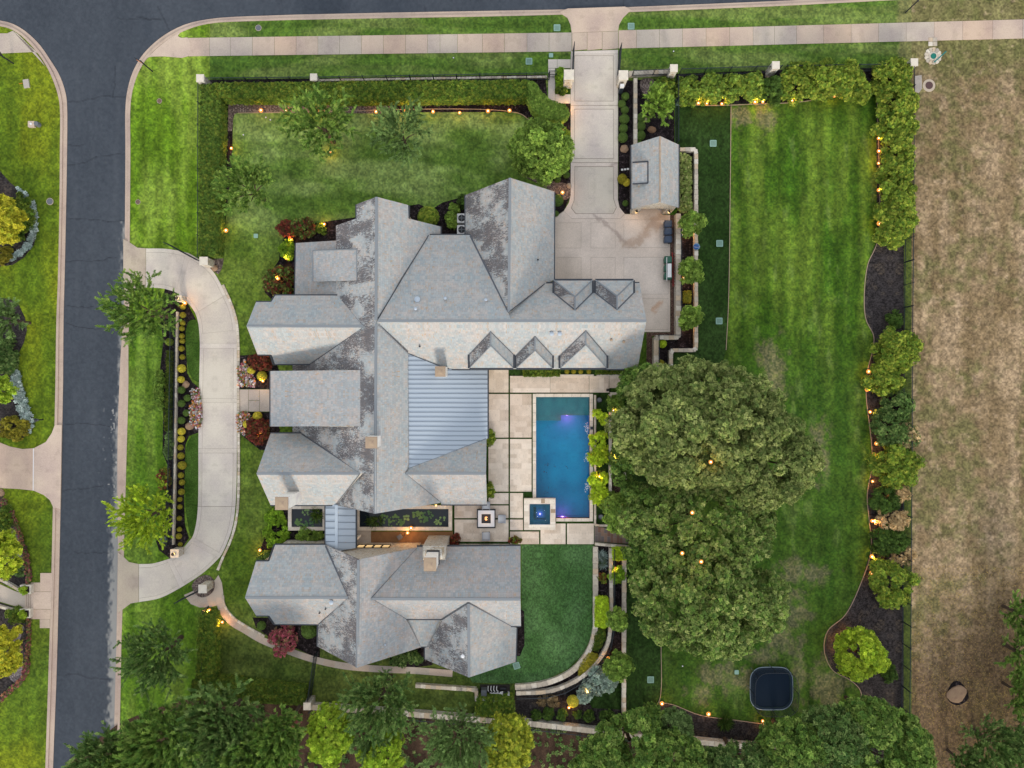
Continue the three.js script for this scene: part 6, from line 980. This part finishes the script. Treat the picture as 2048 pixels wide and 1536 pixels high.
tree(316, 1310, 74, 72, 5.0, 3.0, 'feather', P.dark, 'dark green tree standing on the verge south of the crescent', { nb: 60 });
[[225, 1520, 78, 72], [330, 1480, 92, 82], [440, 1450, 96, 84], [520, 1520, 82, 70], [390, 1560, 90, 60], [290, 1540, 80, 60], [475, 1490, 76, 66], [560, 1470, 48, 50]].forEach(([x, y, a, b], i) => tree(x, y, a, b, 7 + (i % 2), 3.4, 'feather', i % 2 ? P.elm : P.dark, 'dark green tree in the dense southwest thicket beside the street', { group: 'southwest thicket trees', nb: 96, size: 0.66 }));
tree(760, 1405, 80, 72, 6.2, 3.2, 'feather', P.dark, 'dark leafy tree overhanging the side yard grass', { nb: 62 }); tree(745, 1470, 46, 48, 4.2, 2.4, 'feather', P.grey, 'thin greyish tree below the side yard wall', { nb: 34 });
tree(660, 1468, 42, 56, 4.2, 2.6, 'lobe', P.lime, 'lime green tree beside the stone pillar of the side yard', { n: 42, lr: 0.26, spr: 'fine', size: 0.42 }); tree(764, 1508, 40, 44, 4.2, 2.4, 'lobe', P.lime, 'lime green tree south of the dark leafy tree', { n: 38, lr: 0.26, spr: 'fine', size: 0.42 });
tree(918, 1478, 80, 74, 6.0, 3.2, 'feather', P.grey, 'greyish feathery tree south of the equipment corner', { nb: 62 }); tree(1016, 1488, 44, 58, 4.6, 2.8, 'lobe', pal([136, 146, 42], [168, 168, 56], [108, 124, 38]), 'yellow green tree beside the equipment hedge', { n: 44, lr: 0.25, spr: 'fine', size: 0.44 });
[[1262, 1490, 76, 66], [1210, 1530, 60, 50], [1340, 1520, 66, 48]].forEach(([x, y, a, b]) => tree(x, y, a, b, 6.2, 3.0, 'lobe', P.elm, 'olive green tree behind the south wall', { group: 'trees behind the south wall', n: 44, lr: 0.2, size: 0.46 }));
tree(1350, 1452, 34, 30, 3.2, 1.6, 'lobe', P.grey, 'small greyish tree on the south mulch bed', { n: 22 }); tree(1300, 1436, 26, 24, 3.0, 1.4, 'lobe', P.elm, 'small bushy tree at the end of the straight wall', { n: 18 });
[[1585, 1490, 66, 44], [1668, 1468, 70, 50], [1740, 1440, 52, 40], [1620, 1535, 60, 40], [1745, 1520, 66, 46], [1480, 1530, 70, 36], [1815, 1500, 36, 70]].forEach(([x, y, a, b], i) => tree(x, y, a, b, 5.2, 2.8, 'lobe', i % 2 ? P.dark : P.elm, 'dense green tree in the southeast thicket', { group: 'southeast thicket trees', n: 44, lr: 0.21, size: 0.46 }));
[[2046, 1230, 42, 46], [2050, 1310, 56, 70], [2046, 1390, 40, 50]].forEach(([x, y, a, b]) => tree(x, y, a, b, 3.0, 2.9, 'feather', P.elm, 'dark tree at the east edge of the dry field', { group: 'trees at the field edge', nb: 46 }));
[[1985, 1490, 72, 62], [2045, 1500, 60, 66], [1930, 1530, 40, 36]].forEach(([x, y, a, b]) => tree(x, y, a, b, 3.0, 2.9, 'feather', P.dark, 'dark tree in the southern corner of the dry field', { group: 'trees in the field corner', nb: 50 }));
tree(1718, 1307, 45, 46, 2.9, 2.2, 'lobe', pal([138, 158, 38], [164, 180, 54], [112, 138, 36]), 'round lime green tree on the mulch point with two lights', { n: 46, lr: 0.25 });
tree(5, 440, 36, 42, 3.2, 2.0, 'lobe', P.yellow, 'bright yellow tree across the street', { n: 32, lr: 0.28 }); tree(12, 640, 36, 48, 3.6, 2.0, 'feather', P.grey, 'grey green feathery tree across the street', { nb: 34 }); tree(4, 780, 17, 22, 2.4, 1.4, 'lobe', P.lime, 'small lime tree beside silvery plants across the street', { n: 16 });
tree(4, 1110, 32, 44, 3.6, 2.2, 'lobe', pal([150, 166, 40], [178, 184, 56], [120, 140, 36]), 'yellow green tree beside grey gravel north of the steps', { n: 34 }); tree(6, 1300, 30, 48, 3.6, 2.2, 'lobe', P.yellow, 'golden tree beside grey gravel south of the steps', { n: 34 });

// --- clipped hedges
hedge([420, 166, 700, 163, 1052, 160, 1056, 194, 700, 197, 448, 194, 432, 192, 420, 182], 1.9, P.hedge, 'long clipped hedge along the north fence');
hedge([402, 168, 420, 167, 432, 194, 440, 200, 438, 300, 436, 420, 432, 509, 397, 510, 398, 300], 1.9, P.hedge.map(c => c.clone().lerp(P.deep[0], 0.4)), 'tall clipped hedge along the west street');
hedge([1050, 160, 1070, 164, 1082, 183, 1102, 200, 1131, 209, 1138, 226, 1124, 240, 1092, 236, 1066, 220, 1054, 194], 1.7, P.bright, 'curved clipped hedge beside the landing', { size: 0.3 });
hedge([398, 1230, 425, 1232, 428, 1352, 424, 1362, 392, 1360], 1.8, P.hedge, 'clipped hedge south of the crescent with lights'); hedge([385, 1362, 440, 1362, 606, 1382, 607, 1410, 540, 1406, 380, 1398], 1.8, P.hedge.map(c => c.clone().multiplyScalar(0.8)), 'dark clipped hedge closing the south side of the yard');
hedge([1047, 738, 1120, 738, 1119, 752, 1048, 752], 0.6, P.hedge, 'low clipped hedge under the south dormers', { size: 0.26 }); hedge([1192, 1196, 1216, 1197, 1217, 1252, 1208, 1256, 1191, 1253], 0.9, P.neon, 'clipped lime hedge block on the curved terrace', { size: 0.26 }); hedge([1226, 1096, 1252, 1096, 1252, 1120, 1227, 1120], 0.9, P.neon, 'clipped lime hedge block beside the brick walk', { size: 0.26 });
hedge([333, 702, 342, 702, 339, 860, 328, 860], 0.6, P.hedge.map(c => c.clone().multiplyScalar(0.6)), 'low dark hedge outside the crescent fence', { size: 0.26 }); hedge([1160, 1330, 1178, 1306, 1196, 1312, 1196, 1322, 1172, 1352, 1158, 1350], 0.6, P.olive, 'golden clipped hedge on the curved terrace', { size: 0.26, rough: 0.15 }); hedge([1194, 1262, 1210, 1258, 1210, 1280, 1196, 1304, 1184, 1300], 0.6, P.hedge.map(c => c.clone().multiplyScalar(0.65)), 'dark clipped hedge on the curved terrace', { size: 0.26, rough: 0.15 });
hedge([956, 1398, 1025, 1396, 1028, 1425, 1010, 1440, 950, 1430], 1.4, P.hedge, 'clipped hedge behind the pool equipment'); hedge([1369, 582, 1382, 582, 1382, 604, 1369, 604], 0.7, P.olive, 'small square clipped shrub in the court bed', { size: 0.24 }); hedge([1193, 740, 1252, 740, 1246, 748, 1193, 748], 0.4, P.hedge, 'low mixed planting under the east dormer', { size: 0.24 });
// --- ball shrubs
for (const [x, y, r] of [[1251, 192, 8], [1244, 207, 8], [1250, 219, 8], [1249, 237, 10], [1247, 256, 9], [1246, 274, 10]]) ball(x, y, r, P.box, 'box', 'clipped green ball shrub between driveway and low wall', 'driveway ball shrubs');
for (const [x, y, r] of [[1282, 235, 9], [1282, 252, 9.5], [1282, 270, 9.5], [1279, 286, 6]]) ball(x, y, r, P.box, 'box', 'clipped green ball shrub behind the low driveway wall', 'cottage bed ball shrubs');
for (const [x, y, r] of [[1133, 349, 7], [1115, 358, 7], [1112, 427, 6], [1115, 400, 12]]) ball(x, y, r, P.box, 'box', 'clipped green ball shrub at the garage corner bed', 'garage corner ball shrubs');
ball(1245, 357, 10, P.olive, 'olive', 'olive ball shrub beside the cottage wall'); ball(1253, 364, 8, P.gold, 'gold', 'golden ball shrub beside the cottage wall'); ball(1251, 406, 6, P.box, 'box', 'small green ball shrub near the cottage door'); ball(856, 432, 22, P.shrub, 'shrubball', 'large green dome shrub between the north gables', null, { sy: 0.8 });
for (const [x, y, r] of [[365, 613, 6], [365, 630, 6], [364.5, 646, 5.4], [363, 657, 5.4], [363, 672, 5.4], [364, 682, 5.4], [362, 697, 6], [364, 714, 5.4], [360, 895, 6], [361, 912, 7], [363, 931, 8.5], [361, 951, 6], [363, 965, 6], [362, 984, 6.4], [359, 999, 5], [359, 1014, 5], [358, 1037, 5], [358, 1059, 5], [357, 1073, 6], [360, 1089, 4.6]]) ball(x, y, r, P.olive, 'olive', 'small olive ball shrub in the crescent row', 'crescent row olive balls');
for (const [x, y, r] of [[362, 737, 8.5], [361, 759, 7], [362, 863, 7.6], [361, 878, 7]]) ball(x, y, r, P.gold, 'gold', 'bright yellow ball shrub in the crescent row', 'crescent row yellow balls');
for (const [x, y, r] of [[362, 780, 7.4], [374, 796, 7], [362, 807, 7.4], [372, 826, 7], [362, 841, 7.4]]) ball(x, y, r, P.box, 'box', 'dark green ball shrub beside the crescent flowers', 'crescent green balls');
ball(338, 684, 8, P.shrub, 'shrubball', 'green ball shrub outside the crescent fence'); ball(1325, 687, 9, P.neon, 'neon', 'bright lime ball shrub in the court wall corner'); ball(1322, 726, 7, P.olive, 'olive', 'yellowish ball shrub at the end of the court bed'); for (const x of [1134, 1147.5, 1161.5, 1178]) ball(x, 743, 5, P.olive, 'olive', 'small olive ball shrub under the widest dormer', 'dormer bed balls', { sy: 0.8 });
ball(522, 1252, 9, P.box, 'box', 'round green ball shrub before the guest wing'); ball(617, 1262, 17, P.box, 'box', 'large green ball shrub beside the rose red shrub', null, { sy: 0.8 }); ball(1146, 1404, 12, P.gold, 'gold', 'bright yellow ball shrub on the curved terrace'); ball(534, 1112, 9, P.box, 'box', 'green ball shrub at the guest wing corner', 'guest corner balls'); ball(520, 1116, 8, P.box, 'box', 'green ball shrub at the guest wing corner', 'guest corner balls'); 
for (const [x, y, r] of [[1098, 1430, 11], [1124, 1432, 9], [1155, 1432, 7], [1177, 1433, 10], [1215, 1436, 14], [1074, 1432, 9]]) shrub(x, y, r, 0.9, P.deep, 'dark green rounded shrub along the south bed wall', { group: 'south bed shrubs', size: 0.28 });
// --- shrubs of the northeast corner and east row
[[1378, 178, 27], [1425, 174, 28], [1465, 173, 26], [1508, 172, 26], [1548, 176, 25], [1600, 160, 33], [1650, 154, 34], [1700, 158, 32], [1722, 178, 20]].forEach(([x, y, r], i) => shrub(x, y, r, i < 5 ? 1.8 : 2.6, i === 4 ? P.deep : i < 4 ? P.bright.concat(P.shrub) : P.shrub, i < 5 ? 'rounded green shrub with lights in front of the north fence' : 'tall glossy shrub in the northeast corner group', { group: i < 5 ? 'northeast lit shrubs' : 'northeast tall shrubs', ry: r * (i < 5 ? 1 : 1.15) }));
[[1790, 152, 36], [1800, 200, 38], [1800, 248, 36], [1799, 294, 34], [1796, 340, 36], [1796, 388, 36], [1797, 436, 37], [1788, 468, 24]].forEach(([x, y, r]) => shrub(x, y, r, 2.7, P.shrub, 'tall glossy shrub in the row along the east fence', { group: 'east row shrubs' }));
shrub(1790, 638, 17, 1.0, P.deep, 'small dark shrub alone on the bare mulch'); shrub(1797, 700, 44, 3.0, P.shrub, 'large yellow green shrub south of the bare mulch', { ry: 42 }); shrub(1772, 760, 36, 2.4, P.shrub, 'broad yellow green shrub beside two lights', { ry: 34 }); shrub(1797, 812, 32, 2.2, P.dark, 'dark shrub between two yellow green shrubs'); shrub(1780, 856, 38, 2.4, P.dark, 'wide dark shrub behind a single light', { ry: 32 }); shrub(1815, 872, 25, 2.0, P.dead.concat(P.grey), 'half dry pale shrub leaning over the field', { dens: 0.5, ry: 28 });
shrub(1797, 932, 45, 2.8, P.shrub, 'large bright shrub beside three lights', { ry: 40 }); shrub(1772, 1000, 30, 2.0, P.deep, 'round dark green shrub beside a dry one'); shrub(1802, 988, 20, 1.8, P.dead, 'small dry tan shrub against the fence', { dens: 0.4, ry: 15 }); shrub(1790, 1042, 32, 2.0, P.dead, 'wide dry tan shrub between dark ones', { dens: 0.45, ry: 20 }); shrub(1780, 1083, 34, 2.2, P.deep, 'wide dark green shrub south of the dry one', { ry: 28 }); shrub(1808, 1112, 26, 1.8, P.dead, 'dry tan shrub beside a round lime shrub', { dens: 0.45, ry: 17 }); shrub(1792, 1168, 46, 2.9, P.shrub, 'big round lime shrub at the bend of the east bed', { ry: 46 }); shrub(1780, 1352, 15, 1.0, P.deep, 'small dark shrub beside the east fence south end'); 
// --- pool planter, terraces, corners
[[1195, 827, 9, 8], [1206, 838, 9, 11], [1197, 882, 20, 18], [1198, 915, 19, 18], [1197, 960, 19, 15], [1198, 988, 20, 18]].forEach(([x, y, a, b]) => shrub(x, y, a, 0.9, P.neon, 'bright lime leafy plant spilling over the pool edge', { group: 'lime pool plants', ry: b, y: 0.1 }));
shrub(1205, 1120, 13, 0.8, P.deep.concat(P.sage), 'dark bluish spiky grass on the terrace', { form: 'blade', n: 26, ry: 34, cat: 'plant', name: 'spiky_plant' }); shrub(1204, 1156, 10, 0.5, P.maroon.concat(P.shrub), 'reddish low plant on the terrace', { size: 0.26 }); shrub(1202, 1362, 32, 1.5, P.silver, 'silvery green shrub sprawling over the curved wall', { ry: 26, dens: 0.9 }); shrub(1168, 1388, 16, 0.8, P.silver, 'small silvery shrub below the larger one'); shrub(1085, 1400, 11, 0.4, P.dead.map(c => c.clone().multiplyScalar(0.4)), 'dried brown clump on the terrace mulch', { group: 'dried clumps', dens: 0.6 }); shrub(1108, 1402, 11, 0.4, P.dead.map(c => c.clone().multiplyScalar(0.4)), 'dried brown clump on the terrace mulch', { group: 'dried clumps', dens: 0.6 });
shrub(1236, 1150, 16, 0.9, P.yew, 'bright green shrub beside the lit terrace', { ry: 20 }); shrub(1226, 1010, 22, 1.2, P.bright, 'green shrub behind the pool wall', { ry: 26 }); shrub(1232, 810, 16, 1.1, P.bright, 'green shrub at the north end of the pool wall', { ry: 20 }); shrub(1232, 915, 14, 1.0, P.elm, 'dull green shrub behind the middle of the pool wall', { ry: 24 });
shrub(1371, 345, 14, 1.1, P.grass, 'pale ornamental grass along the cottage east wall', { ry: 50, form: 'blade', n: 90, name: 'ornamental_grass', cat: 'plant' }); bedPlants('ground_cover', [1359, 305, 1382, 308, 1384, 418, 1360, 424], 0.9, P.grass, 900, 'pale grassy ground cover between cottage and capped wall', 'feather', 0.4, 'ground cover');
shrub(521, 727, 22, 1.3, P.maroon, 'maroon shrub north of the front walk', { ry: 18 }); shrub(516, 862, 24, 1.3, P.maroon, 'maroon shrub south of the front walk', { ry: 24 }); ball(523, 752, 10, P.gold, 'gold', 'yellow ball shrub among flowers north of the walk', 'yellow balls north of the walk'); ball(502, 740, 8, P.gold, 'gold', 'yellow ball shrub among flowers north of the walk', 'yellow balls north of the walk'); ball(514, 832, 9, P.gold, 'gold', 'yellow ball shrub among flowers south of the walk', 'yellow balls south of the walk'); ball(493, 848, 8, P.gold, 'gold', 'yellow ball shrub among flowers south of the walk', 'yellow balls south of the walk');
bedPlants('flowers', [474, 735, 488, 720, 500, 740, 512, 768, 508, 774, 474, 772], 0.4, P.flower, 420, 'white and pink flowers north of the front walk'); bedPlants('flowers', [472, 826, 492, 822, 505, 836, 490, 850, 488, 872, 472, 862], 0.4, P.flower, 360, 'white and pink flowers south of the front walk'); bedPlants('flowers', [380, 778, 396, 776, 402, 800, 402, 850, 395, 860, 380, 850, 376, 820, 382, 800], 0.4, P.flower, 620, 'mixed flowers at the inner edge of the crescent');
bedPlants('flowers', [0, 998, 8, 996, 25, 1025, 42, 1072, 56, 1118, 62, 1160, 52, 1172, 48, 1140, 44, 1110, 34, 1072, 18, 1036, 0, 1010], 0.35, P.pink, 700, 'ribbon of pink flowers north of the garden steps'); bedPlants('flowers', [52, 1240, 60, 1240, 58, 1300, 56, 1345, 40, 1370, 20, 1387, 0, 1405, 0, 1392, 20, 1374, 40, 1355, 48, 1320, 52, 1280], 0.35, P.pink, 620, 'ribbon of pink flowers south of the garden steps');
bedPlants('ground_cover', [30, 372, 50, 385, 66, 405, 72, 430, 72, 460, 62, 490, 44, 508, 20, 522, 20, 512, 44, 496, 58, 470, 60, 430, 48, 400], 0.35, P.sage, 360, 'silvery plants edging the rounded bed across the street', 'broad', 0.4, 'ground cover'); bedPlants('ground_cover', [20, 740, 36, 742, 52, 810, 66, 842, 60, 866, 46, 866, 40, 830, 24, 790], 0.35, P.sage, 420, 'silvery plants edging the wavy bed across the street', 'broad', 0.4, 'ground cover');
shrub(38, 430, 24, 1.2, P.hedge, 'dark shrub east of the yellow tree across the street', { ry: 44 }); shrub(6, 510, 16, 0.9, P.olive.map(c => c.clone().multiplyScalar(0.7)), 'brownish shrub south of the yellow tree across the street'); shrub(6, 715, 22, 1.2, P.dark, 'dark shrub south of the feathery tree across the street', { ry: 34 }); shrub(25, 856, 28, 0.9, P.olive.map(c => c.clone().multiplyScalar(0.75)), 'olive shrub filling the end of the wavy bed', { ry: 22 }); shrub(6, 1040, 18, 0.8, P.hedge, 'green shrub north of the grey gravel across the street', { ry: 24 }); shrub(30, 1232, 18, 0.7, P.hedge, 'green shrub south of the garden walk across the street', { ry: 14 }); shrub(36, 1138, 12, 0.6, P.grey, 'greyish plant beside the garden walk across the street');
for (const [x, y] of [[51, 1179], [50, 1227]]) shrub(x, y, 7, 0.5, P.lime, 'lime leafy plant growing in a square stone planter', { group: 'planter plants', y: 0.45, size: 0.26 });
shrub(605, 455, 22, 1.5, P.maroon.concat(P.elm), 'reddish shrub at the northwest house corner', { ry: 20 }); shrub(570, 456, 16, 1.1, P.maroon, 'small dark red shrub at the edge of the lit bed'); shrub(572, 500, 12, 0.8, P.yew, 'green shrub between two lights', { ry: 20 }); shrub(556, 562, 30, 1.8, P.elm.concat(P.maroon), 'large mixed green shrub north of the west wing', { ry: 30 }); shrub(640, 458, 10, 0.7, P.shrub, 'low shrub beside the brightest corner light'); shrub(905, 430, 12, 1.2, P.bright, 'leafy shrub beside the air conditioners', { ry: 24 }); shrub(925, 402, 12, 0.9, P.deep, 'low bluish shrub near the garage gable', { ry: 12 });
shrub(552, 1060, 20, 0.5, P.yew, 'bright green low planting beside the small pond', { ry: 44 }); shrub(618, 1072, 28, 0.8, P.bright, 'green shrubs south of the small pond', { ry: 12 }); shrub(632, 1032, 17, 1.2, P.deep.concat(P.bright), 'arching palm like plant in the small pond', { form: 'blade', n: 12, name: 'pond_plant', cat: 'plant', ry: 20 }); shrub(748, 1046, 17, 1.3, P.deep.concat(P.bright), 'arching palm like plant at the long pond', { form: 'blade', n: 12, name: 'pond_plant', cat: 'plant', ry: 22 });
shrub(564, 1284, 30, 1.6, P.rose, 'rose red flowering shrub beside the garden path', { dens: 0.5, size: 0.3 }); shrub(815, 1318, 34, 1.0, P.dark, 'dark shrubs between the guest wing gables', { ry: 14 }); shrub(910, 1080, 11, 0.7, P.maroon, 'round maroon shrub at the guest chimney'); shrub(1030, 1081, 11, 0.6, P.maroon.concat(P.shrub), 'small reddish shrub at the patio corner', { ry: 8 }); shrub(980, 876, 8, 0.9, P.shrub, 'green shrub against the east wall of the house', { ry: 16, group: 'east wall shrubs' }); shrub(980, 980, 8, 0.9, P.shrub, 'green shrub against the east wall of the house', { ry: 14, group: 'east wall shrubs' });
shrub(1122, 153, 10, 0.8, P.yew, 'clipped green shrub beside the large gate pillar', { ry: 18 }); shrub(1126, 180, 12, 0.6, P.hedge, 'low green shrub on the landing', { ry: 8 }); shrub(1332, 175, 18, 1.4, P.hedge, 'dark green shrub at the north end of the cottage bed', { ry: 22 }); shrub(325, 1080, 8, 0.6, P.sage, 'bluish spiky plant under the yellow green elm', { form: 'blade', n: 10, name: 'spiky_plant', cat: 'plant' }); shrub(318, 780, 8, 0.6, P.bright, 'row of loose green shrubs along the verge lawn', { ry: 40 }); shrub(338, 890, 8, 0.6, P.grey, 'greyish shrub outside the crescent fence', { ry: 30 }); shrub(328, 960, 14, 0.8, P.maroon.concat(P.shrub), 'reddish shrub beside the yellow green elm', { ry: 20 }); shrub(1452, 1450, 16, 0.8, P.deep, 'dark spiky plant on the south mulch bed', { form: 'blade', n: 12, name: 'spiky_plant', cat: 'plant' });
bedPlants('flowers', [560, 1440, 585, 1430, 600, 1440, 590, 1500, 575, 1536, 560, 1536, 575, 1480], 1.2, P.pink, 420, 'pink flowering undergrowth between the southwest trees', 'fine', 0.34); bedPlants('undergrowth', [640, 1430, 1060, 1450, 1540, 1500, 1800, 1500, 1800, 1560, 600, 1560], 0.5, P.dark, 1000, 'dark undergrowth behind the south wall', 'broad', 0.5, 'undergrowth');
treeLights([1421, 924, 1384, 1025, 1364, 1106, 1402, 1123], 11.6, 'glowing light high in the oak grove', 'oak grove lights');
console.log('sprays', total);
renderer.render(scene, camera);
